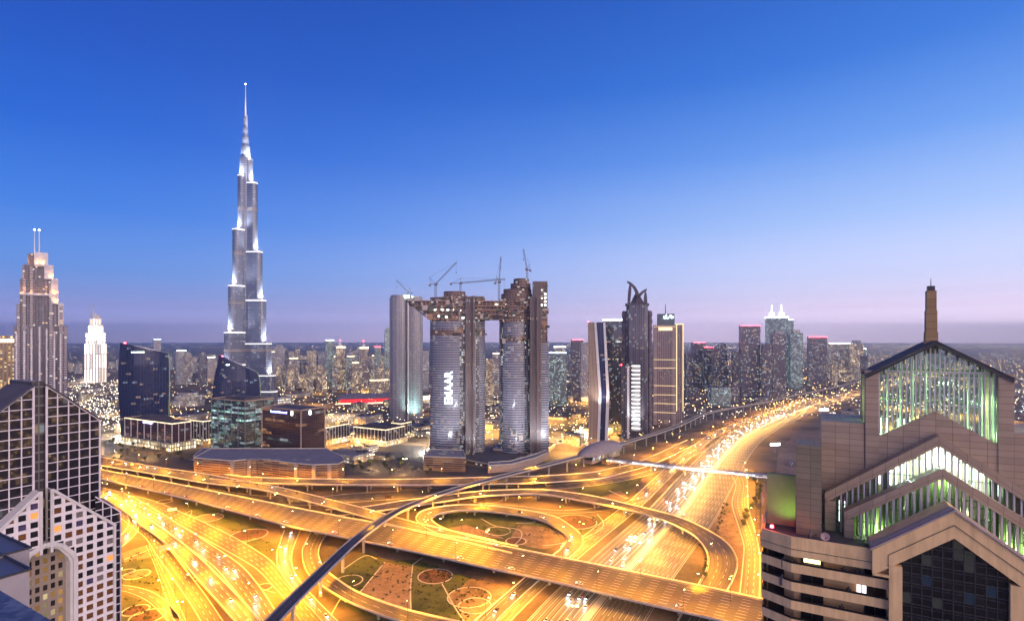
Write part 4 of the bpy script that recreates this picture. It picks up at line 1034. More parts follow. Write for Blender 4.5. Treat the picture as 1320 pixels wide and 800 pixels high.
beacon(gt, gt['W']/2-2, -gt['D']/2, zat(470,1080), 1.4)

# the ornate tower with crescent fins
YO = 1016.0; po = 822.0
ot = site('ornate_tower', 'dark ornate tower with scalloped edges and two crescent fins crossing at the top', 'skyscraper', po, YO)
XO = lambda p: mw(p-po, po, YO)
M['ornate'] = facade('ornate_glass', (.065,.055,.085), (.03,.03,.06), 3.4, 3.8, .2, .15, .07, WARM, COOL, .6, 2.0, .1, .4, vfin=3, fincol=(.11,.09,.12))
m = MB(); m.prism([(XO(807.5),-14),(XO(811),-19),(XO(831),-19),(XO(835),-14),(XO(835),16),(XO(807.5),16)], 0, zat(393.5, YO), 0, 1); m.build('shaft', [M['ornate'], M['roof_dark']], ot)
M['ornate_stone'] = plain('violet_stone', (.10,.08,.105), .7, var=.2)
for side in (804.8, 837.3):
    m = MB(); z = 0
    while z < zat(401, YO):
        rg = []
        for k in range(7):
            rad = 3.3 + 1.7*sin(pi*k/6); rg.append([Vector((XO(side)+x, -6+y, z+k*13/6)) for x, y in circle(rad, 10)])
        m.loft(rg); z += 13
    m.build('scalloped_column', M['ornate_stone'], ot, smooth=True)
m = MB(); m.prism([(XO(806),-16),(XO(836.5),-16),(XO(836.5),16),(XO(806),16)], zat(394, YO), zat(391.5, YO)); m.build('cornice', M['ornate_stone'], ot)
def crescent(name, outer, inner, y0=-8, t=5.0):
    """flat-sided curved fin between two curves given in photo pixels"""
    m = MB(); A = crom([Vector((XO(x), 0, zat(y, YO))) for x, y in outer], 6); B = crom([Vector((XO(x), 0, zat(y, YO))) for x, y in inner], 6)
    n_ = 24; A, B = resample(A, n_), resample(B, n_)
    f, k = Vector((0,y0,0)), Vector((0,y0+t,0))
    for i in range(n_-1):
        m.face([A[i]+f,B[i]+f,B[i+1]+f,A[i+1]+f]); m.face([A[i+1]+k,B[i+1]+k,B[i]+k,A[i]+k])
        m.face([A[i+1]+f,A[i+1]+k,A[i]+k,A[i]+f]); m.face([B[i]+f,B[i]+k,B[i+1]+k,B[i+1]+f])
    return m.build(name, M['ornate_stone'], ot)
for yy in (-14, 8):
    crescent('crescent_fin', [(808,362.5),(813,364.5),(819,370),(823,377),(826.5,385),(830,392)], [(808.2,363.4),(812,366),(816.5,371.5),(819.5,379),(822,386),(825,392)], yy)
    crescent('leaf_fin', [(812.5,364),(810.3,372),(809.2,382),(809,392)], [(813.2,364.5),(813.8,372),(813,382),(812,392)], yy)
    crescent('crescent_fin', [(833.8,372.8),(829,375),(824.5,378.5),(821.5,383),(819,392)], [(833.8,373.8),(830,376.6),(826.5,380.5),(824.5,385),(823,392)], yy)
    crescent('leaf_fin', [(831.5,375.5),(830.2,381),(829.8,386),(830,392)], [(832.2,375.5),(833.6,381),(834,386),(834.3,392)], yy)
m = MB(); rg = [[Vector((XO(812),-12,zat(392,YO))),Vector((XO(831),-12,zat(392,YO))),Vector((XO(831),12,zat(392,YO))),Vector((XO(812),12,zat(392,YO)))],
                [Vector((XO(819),-3,zat(378,YO))),Vector((XO(823),-3,zat(378,YO))),Vector((XO(823),3,zat(378,YO))),Vector((XO(819),3,zat(378,YO)))]]
m.loft(rg); m.build('pyramid_roof', M['roof_dark'], ot)
# lower front: a wing on the left and a column of lit shell balconies
m = MB(); m.box(XO(801.5), XO(812.5), -27, -14.2, 0, zat(470, YO), 0, 1); m.build('front_wing', [M['ornate'], M['roof_dark']], ot)
m = MB(); m.box(XO(808.5), XO(811.5), -28.2, -27.05, 0, zat(471, YO)); m.build('stone_pier', M['white_panel'], ot)
M['shell_light'] = emit('shell_balcony_light', (.95,1,.95), 2.2)
bl = MB(); gl = MB(); z = 14
while z < zat(469, YO):
    bl.prism([(XO(813.5),-19.2)] + [(XO(819.7)+mw(5.2,po,YO)*cos(t), -19.2-6*sin(t)) for t in [pi+pi*i/8 for i in range(9)]][1:-1] + [(XO(826),-19.2)], z, z+1.2, bottom=True) if False else bl.prism([(XO(819.7)+mw(6,po,YO)*cos(pi+pi*i/8), -19.1+6*sin(pi+pi*i/8)) for i in range(9)], z, z+1.5, bottom=True)
    gl.box(XO(814.5), XO(825), -19.6, -19.15, z+3.2, z+5.2); z += 7.6
bl.build('shell_balcony', M['white_panel'], ot); gl.build('balcony_light', M['shell_light'], ot)
flood(ot, (XO(820), -40, 20), (XO(820), -19, 60), 150000, (.95,1,.95), 70, body=False)

# the beige tower with a lit sign box
YD = 1167.0; pd_ = 861.0
dt = site('beige_tower', 'beige tower with dark window columns, gold light lines and a roof sign box', 'skyscraper', pd_, YD)
XD = lambda p: mw(p-pd_, pd_, YD)
M['beige_grid'] = facade('beige_window_grid', (.34,.26,.27), (.04,.035,.05), 3.8, 3.7, .24, .2, .05, WARM, COOL, .4, 2.0)
m = MB(); m.box(XD(842), XD(871), -20, 20, 0, zat(419, YD), 0, 1); m.build('shaft', [M['beige_grid'], M['roof_grey']], dt)
m = MB(); m.box(XD(842.6), XD(846.3), -21, -20.05, 0, zat(421, YD)); m.box(XD(866.5), XD(870.4), -21, -20.05, 0, zat(421, YD)); m.build('corner_pier', plain('beige_stone', (.38,.30,.28), .75), dt)
m = MB(); m.box(XD(871.2), XD(880.5), -16, 18, 0, zat(417.5, YD), 0, 1); m.build('side_slab', [M['beige_grid'], M['roof_grey']], dt)
M['gold_line'] = emit('gold_light_line', (1,.72,.36), .85)
m = MB()
for y in (421, 463, 473.6, 496, 507.5, 518.6, 530): m.box(XD(843), XD(871), -21.5, -21.05, zat(y, YD)-.35, zat(y, YD)+.35)
for p in (871.6, 879.6): m.box(XD(p), XD(p+.9), -16.6, -16.05, 30, zat(418, YD))
m.box(XD(871.6), XD(880.5), -16.6, -16.05, zat(418.6, YD), zat(417.4, YD)); m.build('light_line', M['gold_line'], dt)
m = MB(); m.box(XD(847), XD(869.5), -12, 6, zat(419, YD), zat(404.5, YD)); m.build('sign_box', plain('teal_grey_panel', (.12,.15,.17), .5), dt)
m = MB(); m.tube((XD(857.8),0,zat(405, YD)), (XD(857.8),0,zat(392, YD)), 1.0, .6, 6); m.build('antenna', M['dark_steel'], dt)
# flowing script: strokes, as far as the photograph lets them be read
sg_ = MB(); st = [(855.5,410.5),(856,407.5),(856.6,410.5),(858.2,410.5),(858.8,405.5),(859.4,410.5),(861.5,410.4),(862.6,409),(863.5,406.8),(865.2,406.6),(866.2,408.2),(864.6,410),(866.4,410.3),(868.4,408.2)]
for a, b in zip(st, st[1:]): sg_.beam((XD(a[0]),-12.6,zat(a[1],YD)), (XD(b[0]),-12.6,zat(b[1],YD)), .5, 1.7, up=(0,1,0))
sg_.build('lit_sign', emit('mint_sign', (.75,1,.95), 6), dt)
m = MB(); m.box(XD(849), XD(867), -20.9, -20.1, zat(426,YD), zat(422,YD)); m.build('lit_attic', emit('attic_glow', (1,.75,.4), .8), dt)
# ------------------------------------------------------------------ stone tower with gabled tiers (right foreground)
def tiles(name, c, tw=2.0, th=1.0, joint=(.07,.05,.045)):
    m, nt, b = new_mat(name); N, Lk = nt.nodes, nt.links
    uv = N.new('ShaderNodeUVMap'); br = N.new('ShaderNodeTexBrick'); br.offset = 0; br.inputs['Scale'].default_value = 1
    br.inputs['Brick Width'].default_value = tw; br.inputs['Row Height'].default_value = th; br.inputs['Mortar Size'].default_value = .035; br.inputs['Mortar Smooth'].default_value = .2; br.inputs['Bias'].default_value = 0
    br.inputs['Color1'].default_value = (*[x*.86 for x in c], 1); br.inputs['Color2'].default_value = (*[x*1.1 for x in c], 1); br.inputs['Mortar'].default_value = (*joint, 1)
    Lk.new(uv.outputs[0], br.inputs['Vector'])
    no = N.new('ShaderNodeTexNoise'); no.inputs['Scale'].default_value = .35; no.inputs['Detail'].default_value = 6
    tc = N.new('ShaderNodeTexCoord'); Lk.new(tc.outputs['Object'], no.inputs['Vector'])
    Lk.new(mixc(nt, mth(nt, 'MULTIPLY', no.outputs['Fac'], .55), br.outputs['Color'], tuple(x*.45 for x in c)), b.inputs['Base Color'])
    b.inputs['Roughness'].default_value = .6
    return m
M['tile'] = tiles('brown_stone_tiles', (.46,.345,.245), 2.4, 1.15)
def streaked(name, c):
    m, nt, b = new_mat(name); tc = nt.nodes.new('ShaderNodeTexCoord'); mp = nt.nodes.new('ShaderNodeMapping'); mp.inputs['Scale'].default_value = (1.1, 1.1, .10); nt.links.new(tc.outputs['Object'], mp.inputs[0])
    n = nt.nodes.new('ShaderNodeTexNoise'); n.inputs['Scale'].default_value = 1.0; n.inputs['Detail'].default_value = 7; n.inputs['Roughness'].default_value = .65; nt.links.new(mp.outputs[0], n.inputs['Vector'])
    n2 = nt.nodes.new('ShaderNodeTexNoise'); n2.inputs['Scale'].default_value = .3; n2.inputs['Detail'].default_value = 6; nt.links.new(tc.outputs['Object'], n2.inputs['Vector'])
    f = nt.nodes.new('ShaderNodeMapRange'); f.inputs['From Min'].default_value = .48; f.inputs['From Max'].default_value = .78; nt.links.new(mth(nt, 'MULTIPLY_ADD', n2.outputs['Fac'], .4, mth(nt, 'MULTIPLY', n.outputs['Fac'], .7)), f.inputs['Value'])
    nt.links.new(mixc(nt, mth(nt, 'MULTIPLY', f.outputs[0], .75), c, tuple(x*.5 for x in c)), b.inputs['Base Color']); b.inputs['Roughness'].default_value = .8
    return m
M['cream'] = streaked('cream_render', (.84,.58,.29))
M['flute'] = plain('fluted_sheet', (.42,.33,.30), .6, var=.15, scale=.3)
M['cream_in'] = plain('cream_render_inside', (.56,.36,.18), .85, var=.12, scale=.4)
M['slat'] = plain('pale_metal_slats', (.55,.52,.54), .45, .2, var=.1)
M['green_paint'] = plain('green_painted_steel', (.14,.20,.09), .6, var=.2)
M['dark_win'] = facade('dark_window_wall', (.035,.035,.04), (.015,.018,.022), 1.35, 1.65, .05, .05, .05, (.5,.5,.45), (.1,.3,.7), .3, .22, .06, .4)
M['glass_dark'] = plain('dark_glass', (.018,.018,.022), .07, 0, var=.3, scale=.4)
def clear_glass(name, tint, mixf=.05):
    m, nt, b = new_mat(name)
    b.inputs['Base Color'].default_value = (*tint, 1); b.inputs['Roughness'].default_value = .05
    tr = nt.nodes.new('ShaderNodeBsdfTransparent'); tr.inputs['Color'].default_value = (.86,.95,.90,1)
    ms = nt.nodes.new('ShaderNodeMixShader'); ms.inputs[0].default_value = mixf
    o = nt.nodes['Material Output']
    nt.links.new(tr.outputs[0], ms.inputs[1]); nt.links.new(b.outputs[0], ms.inputs[2]); nt.links.new(ms.outputs[0], o.inputs['Surface'])
    return m
M['pane'] = clear_glass('lantern_glass', (.2,.35,.28))

st = thing('stone_tower', 'cream stone tower in the right foreground with stepped gables and a green lit glass lantern', 'tower', (70.2, 86.5, 0), RAD(-28.6))
ZT = 143.7
# main body behind the balconies
m = MB()
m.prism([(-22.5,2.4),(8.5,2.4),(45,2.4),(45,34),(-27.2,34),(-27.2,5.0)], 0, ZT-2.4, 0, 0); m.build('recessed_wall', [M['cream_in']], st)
m = MB(); m.prism([(-27.9,2.4),(-22.9,0),(-8.5,0),(-8.5,1.2),(8.5,1.2),(8.5,0),(45,0),(45,34),(-27.9,34)], ZT-2.2, ZT, 0, 1, bottom=True); m.build('terrace', [M['cream'], M['roof_dark']], st)
def wall_strip(mb, pts, th, z0, z1, mi=0):
    for (a, b) in zip(pts, pts[1:]):
        a, b = Vector((*a,0)), Vector((*b,0)); d = (b-a).normalized(); nrm = Vector((-d.y, d.x, 0))*th
        mb.prism([(a.x,a.y),(b.x,b.y),(b.x+nrm.x,b.y+nrm.y),(a.x+nrm.x,a.y+nrm.y)], z0, z1, mi, mi, bottom=True)
EDGE = [(-27.9,2.4),(-22.9,0),(-8.5,0)]
m = MB(); wall_strip(m, [(-27.9,30)]+EDGE, .35, ZT+.002, 144.75); wall_strip(m, [(-28.0,30),(-28.02,2.36),(-22.92,-.06),(-8.5,-.06)], .3, 141.3, ZT-.6); m.build('terrace_parapet', M['cream'], st)
m = MB()
for off in (-.13,): 
    for a, b in zip([(-28.1,2.3),(-22.95,-.15)], [(-22.95,-.15),(-8.6,-.15)]): m.tube((*a, 142.6), (*b, 142.6), .05, n=5)
m.tube((-8.6,-1.25,142.6), (-8.6,-1.25,144.6), .05, n=5); m.tube((-8.6,-1.3,144.6), (0,-1.3,150.9), .05, n=5); m.tube((0,-1.3,150.9), (8.6,-1.3,144.6), .05, n=5)
m.build('light_conduit', M['dark_steel'], st)
NB = 22
for k in range(NB):
    zt = 141.7 - 3.3*(k+1) + 1.55
    r_ = MB(); r_.prism([(-27.9,2.4),(-22.9,0),(-8.5,0),(-8.5,2.38),(-22.5,2.38),(-27.19,4.98),(-27.19,26),(-27.9,26)], zt-1.55, zt-1.3, bottom=True)
    wall_strip(r_, [(-27.9,26)]+EDGE, .22, zt-1.3, zt); b_ = r_.build('balcony', M['cream'], st)
    rl_ = MB(); wall_strip(rl_, [(-27.8,26),(-27.8,2.45),(-22.85,.06),(-8.5,.06)], .05, zt, zt+.38); rl_.build('balustrade_glass', M['glass_dark'], b_)
    if k < 12:
        z0, z1 = zt-1.28, zt+1.72
        for u0, u1 in ((-21.4,-17.8),(-11.7,-8.6)):
            w_ = MB(); w_.box(u0, u1, 2.28, 2.45, z0, z1-.15); w = w_.build('window', M['glass_dark'], st)
            f_ = MB()
            for x in (u0, (u0+u1)/2-.06, u1-.12): f_.box(x, x+.12, 2.2, 2.27, z0, z1-.15)
            f_.build('window_frame', M['dark_steel'], w)
        w_ = MB(); w_.prism([(-26.9,4.6),(-24.2,3.1),(-24.1,3.3),(-26.8,4.8)], z0, z1-.15); w_.build('window', M['glass_dark'], st)
m = MB(); m.box(-20.9, -18.3, 2.12, 2.19, 138.9+.95, 141.3); m.build('lit_window', emit('lit_room_yellow', (1,.82,.32), 2.6, True), st)
m = MB()
for u in (-12.8, -12.0): m.box(u, u+.6, 2.1, 2.2, 135.7, 138.0)
m.build('lit_window', emit('lit_room_white', (.95,.88,.9), 1.0), st)
m = MB(); m.box(-12.9, -10.6, 2.0, 2.2, 131.4, 132.0); m.build('lit_window', emit('lit_room_dim', (.9,.9,1), .6), st)
# small furniture on the balconies, too dark to tell apart: boxes of plants and chairs
for u, k in ((-24.5,0),(-22.6,0),(-15.2,0),(-13.2,0),(-12.6,0),(-14.5,1),(-15.5,2),(-24.8,1)):
    m = MB(); z = 141.7-3.3*(k+1)+.25; m.box(u, u+.8, .7, 1.3, z, z+1.55)
    m.tube((u+.4,1,z+1.5), (u+.5,1,z+2.0), .25, .1, 6); m.build('balcony_planter', M['roof_dark'], st)

# gabled bay with the big window
def chevron(mb, apex, end, dz, v0, v1, u1, mi=0):
    """two sloping bars from (0,apex) down to (+-u1,end), dz thick"""
    for sg in (-1, 1):
        a, b = (0, apex), (sg*u1, end)
        P = [(a[0],a[1]),(b[0],b[1]),(b[0],b[1]-dz),(a[0],a[1]-dz)]
        if sg < 0: P = [P[0],P[3],P[2],P[1]]
        L = sqrt(u1*u1+(apex-end)**2)
        fr = [Vector((x,v0,z)) for x,z in P]; bk = [Vector((x,v1,z)) for x,z in P]
        uvq = [(0,0),(L,0),(L,dz),(0,dz)] if sg > 0 else [(0,0),(0,dz),(L,dz),(L,0)]
        mb.face(list(reversed(fr)) , mi, list(reversed(uvq))); mb.face(bk, mi, uvq)
        for i in range(4):
            j = (i+1)%4
            d = (v1-v0); l_ = (fr[i]-fr[j]).length
            mb.face([fr[i],fr[j],bk[j],bk[i]], mi, [(0,0),(l_,0),(l_,d),(0,d)])
m = MB()
m.box(-8.5, -6.7, -1.2, 6, 0, 144.5-1.6); m.box(6.7, 8.5, -1.2, 6, 0, 144.5-1.6)
m.build('gable_jamb', M['cream'], st)
m = MB(); chevron(m, 153.0, 145.0, 4.2, -1.2, 6, 10.8); m.build('gable_frame', M['cream'], st)
m = MB(); m.box(-10.8, -8.5, -1.2, 6, 140.8, 141.2); m.build('gable_shoulder', M['cream'], st)
m = MB()
m.face([(-6.7,-.3,60),(6.7,-.3,60),(6.7,-.3,144.5),(0,-.3,149.0),(-6.7,-.3,144.5)], 0, [(-6.7,60),(6.7,60),(6.7,144.5),(0,149),(-6.7,144.5)])
m.face([(-6.7,-.28,0),(6.7,-.28,0),(6.7,-.28,60),(-6.7,-.28,60)], 0, [(-6.7,0),(6.7,0),(6.7,60),(-6.7,60)])
bw = m.build('bay_window', M['dark_win'], st)
m = MB()
for i in range(1, 10): u = -6.7+1.34*i; m.box(u-.05, u+.05, -.42, -.31, 80, 149-.67*abs(u)-.3)
z = 146.4
while z > 90:
    hw = min(6.7, (149-z)/.67-.1)
    m.box(-hw, hw, -.40, -.32, z-.04, z+.04); z -= 1.65
m.build('mullion', M['dark_steel'], bw)
m = MB(); chevron(m, 153.35, 145.25, .3, -1.45, -.4, 11.1)
for sg in (-1, 1):
    q = [Vector((0,-.4,153.3)),Vector((sg*11,-.4,145.3)),Vector((sg*11,7.6,143.9)),Vector((0,7.6,151.5))]
    m.face(q if sg < 0 else q[::-1], 0, [(0,0),(13,0),(13,8),(0,8)])
# fluted slope: ribs running down the roof behind the gable frame
for sg in (-1, 1):
    for k in range(8):
        v = -.2 + k*1.0; dzz = .2*(v+.4); m.beam((0, v, 153.4-dzz), (sg*10.8, v, 145.5-dzz), .3, .25)
m.build('fluted_gable_roof', M['flute'], st)

# louvred tiers
def louvres(name, v, ulim, zlow, zhigh, step, mat, w=.32, d=.5, u0=0.0):
    m = MB(); n = int(ulim/step)
    for i in range(-n, n+1):
        u = i*step
        a, b = zlow(u), zhigh(u)
        if b-a > .3: m.box(u-w/2, u+w/2, v, v+d, a, b)
    return m.build(name, mat, st)
t1 = lambda u: 157.8-.664*abs(u); t2 = lambda u: 163.0-.712*abs(u)
m = MB(); chevron(m, t1(0)+.2, t1(14.4)+.2, 1.75, 7.4, 10.2, 14.4); m.build('lower_chevron_beam', M['tile'], st)
for a, b in ((-14.4,-12.9),(12.9,14.4)): m = MB(); m.box(a, b, 7.4, 9.6, ZT, t1(14.4)-1.0); m.build('lower_beam_post', M['tile'], st)
louvres('lower_louvre_screen', 7.7, 12.6, lambda u: max(ZT, 151.6-.715*abs(u)-.3), lambda u: t1(u)-1.4, .98, M['slat'])
m = MB()
for z in (146.5, 149.5, 152.5): m.box(-min(12.6,(157-z)/.664), min(12.6,(157-z)/.664), 9.3, 9.5, z-.08, z+.08)
for i in range(-12, 13): m.box(i*1.05-.2, i*1.05+.2, 9.75, 9.9, ZT, max(ZT+.5, t1(i*1.05)-1.5))
m.build('inner_green_frame', M['green_paint'], st)
m = MB(); chevron(m, t2(0)+.2, t2(17.4)+.2, 1.9, 10.3, 13.0, 17.4); m.build('upper_chevron_beam', M['tile'], st)
for a, b in ((-17.4,-15.6),(15.6,17.4)): m = MB(); m.box(a, b, 10.3, 12.4, ZT, t2(17.4)-1.2); m.build('upper_beam_post', M['tile'], st)
louvres('upper_louvre_screen', 10.6, 15.4, lambda u: ZT, lambda u: t2(u)-1.55, .92, M['slat'], .26)
m = MB()
for u in (-13.2, -9.4, -7.6, 7.6, 9.4, 12.6): m.box(u-.55, u+.55, 11.2, 12.0, ZT, t2(u)-1.6)
for u in (-14.6,-11.4,-8.4,8.4,11,14): 
    m.beam((u-1.4, 11.5, 146), (u+1.4, 11.5, 150), .12, .12); m.beam((u+1.4, 11.5, 146), (u-1.4, 11.5, 150), .12, .12)
for z in (151, 155.5, 158.6): hw = min(15.4, (161.4-z)/.712); m.box(-hw, hw, 11.3, 11.5, z-.1, z+.1)
m.build('inner_green_frame', M['green_paint'], st)
m = MB(); m.box(-15.5, 15.5, 14.6, 14.9, ZT, 150.5); m.build('inner_back_wall', M['white_wall'], st)
# panel under the lantern, shoulders, columns
m = MB()
pan = [(-8.6,146),(8.6,146),(8.6,161.9),(0,167.1),(-8.6,161.9)]
fr = [Vector((x,13.05,z)) for x,z in pan]; bk = [Vector((x,14.2,z)) for x,z in pan]
m.face(fr, 0, pan); m.face(list(reversed(bk)), 0, list(reversed(pan)))
for i in range(5): j = (i+1)%5; m.face([fr[j],fr[i],bk[i],bk[j]], 0, [(0,0),((fr[i]-fr[j]).length,0),((fr[i]-fr[j]).length,1.1),(0,1.1)])
m.build('gable_panel', M['tile'], st)
for sg in (-1, 1):
    a, b = sorted((sg*18.0, sg*10.75)); m = MB(); m.box(a, b, 13.1, 27, ZT-2, 164.1); m.build('shoulder_block', M['tile'], st)
for u in (-10.7, 8.6):
    for v in (12.9, 21): m = MB(); m.box(u, u+2.1, v, v+2.1, ZT-2, 174.2); m.build('lantern_column', M['tile'], st)
# lantern
lt_ = lambda u: 179.2-.60*abs(u)
for v, nm in ((13.9,'front_slat_screen'),(21.9,'rear_slat_screen')):
    mlow = (lambda u: 166.9-.605*abs(u)) if v < 20 else (lambda u: 162.0)
    m = MB(); n = 12
    for i in range(-n, n+1):
        u = i*.7
        if v < 20 or i % 3 == 0: m.box(u-.11, u+.11, v, v+.28, mlow(u), 174.0)
        if v < 20 or i % 3 == 0: m.box(u-.10, u+.10, v-.5, v-.2, 174.3, lt_(u)-.25) if lt_(u)-.25 > 174.6 else None
    m.build(nm, M['slat'], st)
    m = MB(); m.box(-8.6, 8.6, v-.1, v+.4, 174.02, 174.3)
    for z in (173.2, 168.2): m.box(-8.6, 8.6, v+.3, v+.45, z-.07, z+.07)
    m.build('eave_beam', M['green_paint'] if v > 20 else M['slat'], st)
for u in (-9.6, 9.6):
    m = MB(); v = 15.4
    while v < 21: m.box(u-.15, u+.15, v, v+.2, 162, 173.6); v += .8
    m.build('side_slat_screen', M['slat'], st)
m = MB(); m.face([(-8.6,14.3,161),(8.6,14.3,161),(8.6,14.3,174),(0,14.3,179),(-8.6,14.3,174)]); m.face([(8.6,21.7,161),(-8.6,21.7,161),(-8.6,21.7,174),(0,21.7,179),(8.6,21.7,174)])
for u in (-9.3, 9.3): m.face([(u,15.2,161),(u,20.9,161),(u,20.9,173.6),(u,15.2,173.6)])
m.build('lantern_glazing', M['pane'], st)
m = MB(); chevron(m, 179.9, 173.5, .26, 12.5, 23.3, 10.7); m.build('lantern_roof', plain('dark_violet_metal', (.06,.05,.06), .85), st)
m = MB(); chevron(m, 179.6, 173.2, .5, 12.6, 12.9, 10.6)
for i in range(-6,7): u = i*1.55; m.box(u-.09, u+.09, 12.95, 13.5, lt_(u)-1.0, lt_(u)-.1) if abs(u) < 9.5 else None
m.build('roof_edge_trim', M['dark_steel'], st)
m = MB(); m.box(-8.6, 8.6, 14.4, 21.6, 161.5, 161.9)
m.build('lantern_floor', M['roof_grey'], st)
GREEN = (.72,1,.50)
for u, v, z, pw in ((-7.5,16,162.6,2600),(-3,17,162.6,1500),(3,20,162.6,1500),(7.8,17,162.8,2600),(7.5,20,168,1800),(-7.5,20,168,1800),(0,18,172,2200)):
    l = bpy.data.lights.new('green_tube', 'POINT'); l.energy = pw*.30; l.color = GREEN; l.shadow_soft_size = .3
    o = bpy.data.objects.new('green_tube_light', l); COL.objects.link(o); o.parent = st; o.location = (u, v, z)
TUBE = emit('green_tube', (.35,1,.5), 7)
m = MB()
for u in [-8+.9*i for i in range(7)]: m.tube((u,15.0,162.2), (u,15.0,165.2), .07, n=5)
for u in (7.2, 7.9): m.tube((u,15.0,162.2), (u,15.0,170), .07, n=5)
m.build('green_light_tube', TUBE, st)
WG = (.65,1,.75)
for u, v, z, pw in ((-12.5,13.6,145,3500),(-6,12.9,157,1600),(0,12.4,158.5,3200),(6,12.9,157,1600),(13,13.6,146,3500),(-14.5,13.5,147,1500),(-4,13.2,149.5,2500),(4,13.2,149.5,2500)):
    l = bpy.data.lights.new('attic_tube', 'POINT'); l.energy = pw; l.color = WG; l.shadow_soft_size = .3
    o = bpy.data.objects.new('attic_tube_light', l); COL.objects.link(o); o.parent = st; o.location = (u, v, z)
for u, v, z, pw in ((-9,9.2,145.0,900),(9,9.2,145.2,700),(0,9.2,155,260)):
    l = bpy.data.lights.new('attic_tube', 'POINT'); l.energy = pw; l.color = (.6,1,.3); l.shadow_soft_size = .3
    o = bpy.data.objects.new('attic_tube_light', l); COL.objects.link(o); o.parent = st; o.location = (u, v, z)
# bright tubes inside the attic
PGT = emit('pale_green_tube', (.72,1,.82), 4.5)
for u in [-8.5+.85*i for i in range(21)]:
    m = MB(); zt = t2(u)-1.8; m.tube((u,12.3,max(153.2, zt-4.0)), (u,12.3,zt), .10, n=5); m.build('attic_light_tube', PGT, st)
for u in (-14.9,-14.0,13.4,14.3): m = MB(); m.tube((u,13.2,145), (u,13.2,149), .12, n=5); m.build('attic_light_tube', PGT, st)
# mast
m = MB(); m.box(-.95,.95,16.6,18.5,177.5,181.5); m.box(-.85,.85,16.7,18.4,181.5,185.5); m.box(-.75,.75,16.8,18.3,185.5,189.2)
ms = m.build('stone_mast', tiles('mast_stone', (.40,.26,.12), 2.5, 1.4), st)
m = MB(); m.box(-.55,.55,17,18.1,189.2,190.1); m.tube((0,17.5,190),(0,17.5,191.6),.08,.04,6); m.build('mast_cap', M['dark_steel'], ms)
# green washed wall blocks on the terrace
m = MB(); m.box(-27.4,-22.35, 9.4, 10.4, ZT, 153.6); m.build('green_wall_block', plain('green_grey_render', (.30,.33,.16), .8, var=.12, scale=.3), st)
m = MB(); m.box(-22.2,-18.05, 5.2, 12, ZT, 160.4); m.build('tiled_wall_block', tiles('green_brown_tiles', (.27,.23,.15), 2.4, 1.15), st)
for u, v, z, pw, c, aim in ((-23.0,5.9,145.0,120,(.5,1,.15),(-24,9.4,149)),(-20,3.0,144.6,14,(1,.3,.15),(-20,5.2,147)),(-19,2.6,149,0.1,(.6,1,.2),(-20,5.2,156))):
    l = bpy.data.lights.new('wall_washer', 'SPOT'); l.energy = pw*4; l.color = c; l.spot_size = RAD(110); l.spot_blend = 1; l.shadow_soft_size = .3
    o = bpy.data.objects.new('wall_washer_light', l); COL.objects.link(o); o.parent = st; o.location = (u, v, z)
    o.rotation_euler = (Vector(aim)-Vector((u,v,z))).to_track_quat('-Z','Y').to_euler()
beacon(st, -26.2, 3.4, 144.8, .28)
l = bpy.data.lights.new('beacon_glow', 'POINT'); l.energy = 160; l.color = (1,.05,.05); l.shadow_soft_size = .2
o = bpy.data.objects.new('beacon_glow', l); COL.objects.link(o); o.parent = st; o.location = (-26.2, 3.4, 145.6)
# dishes and rack on the terrace
RT = Matrix.Rotation(RAD(-28.6), 4, 'Z'); TO = Matrix.Translation((70.2, 86.5, 0))
def on_terrace(u, v, z=ZT): return (TO @ RT @ Vector((u, v, z)))
def dish(label, u, v, r, mat, yaw, name='satellite_dish'):
    d = thing(name, label, 'satellite dish', on_terrace(u, v), yaw)
    p = MB(); p.tube((0,0,0),(0,0,1.3),.09,n=6); p.tube((-.5,0,.03),(.5,0,.03),.05,n=5); p.build('stand', M['dark_steel'], d)
    k = MB(); rg = []
    for i in range(6):
        q = i/5; rg.append([Vector((r*q*cos(t), -.15-.32*r*q*q - .0, 1.5+r*q*sin(t))) for t in [2*pi*j/18 for j in range(18)]])
    k.loft(rg, caps=(False,False)); k.loft([[p_+Vector((0,.05,0)) for p_ in g_] for g_ in reversed(rg)], caps=(False,False)); k.build('reflector', mat, d, smooth=True)
    a = MB(); a.tube((0,-.2,1.5-r*.8),(0,-.9*r-.3,1.5),.03,n=4); a.box(-.1,.1,-.9*r-.45,-.9*r-.25,1.4,1.6); a.build('feed_arm', M['dark_steel'], d)
    return d
dish('larger grey dish aerial on the terrace, turned sideways in front of the tiled wall', -20.2, 1.9, .95, M['steel'], RAD(55))
dish('smaller pinkish dish aerial on the terrace beside the louvred gable', -17.6, 1.9, .75, plain('pinkish_dish', (.5,.36,.36), .5), RAD(-20))
rk = thing('antenna_rack', 'thin steel ladder frame with antennas standing at the left end of the terrace', 'antenna', on_terrace(-28.7, 5.2))
m = MB()
for x in (-.4,.4): m.tube((x,0,-1.5),(x,0,9.0),.06,n=5)
for k in range(11): m.tube((-.9 if k%3==0 else -.4,0,-1+k*.95),(.9 if k%3==0 else .4,0,-1+k*.95),.04,n=4)
m.tube((-.4,0,-1.5),(.9,.6,-1.5),.05,n=4); m.build('frame', M['dark_steel'], rk)
a = MB(); a.box(.75,.95,-.1,.1,4.4,6.0); a.box(.75,.95,-.1,.1,1.4,2.6); a.build('antenna_panel', M['steel'], rk)

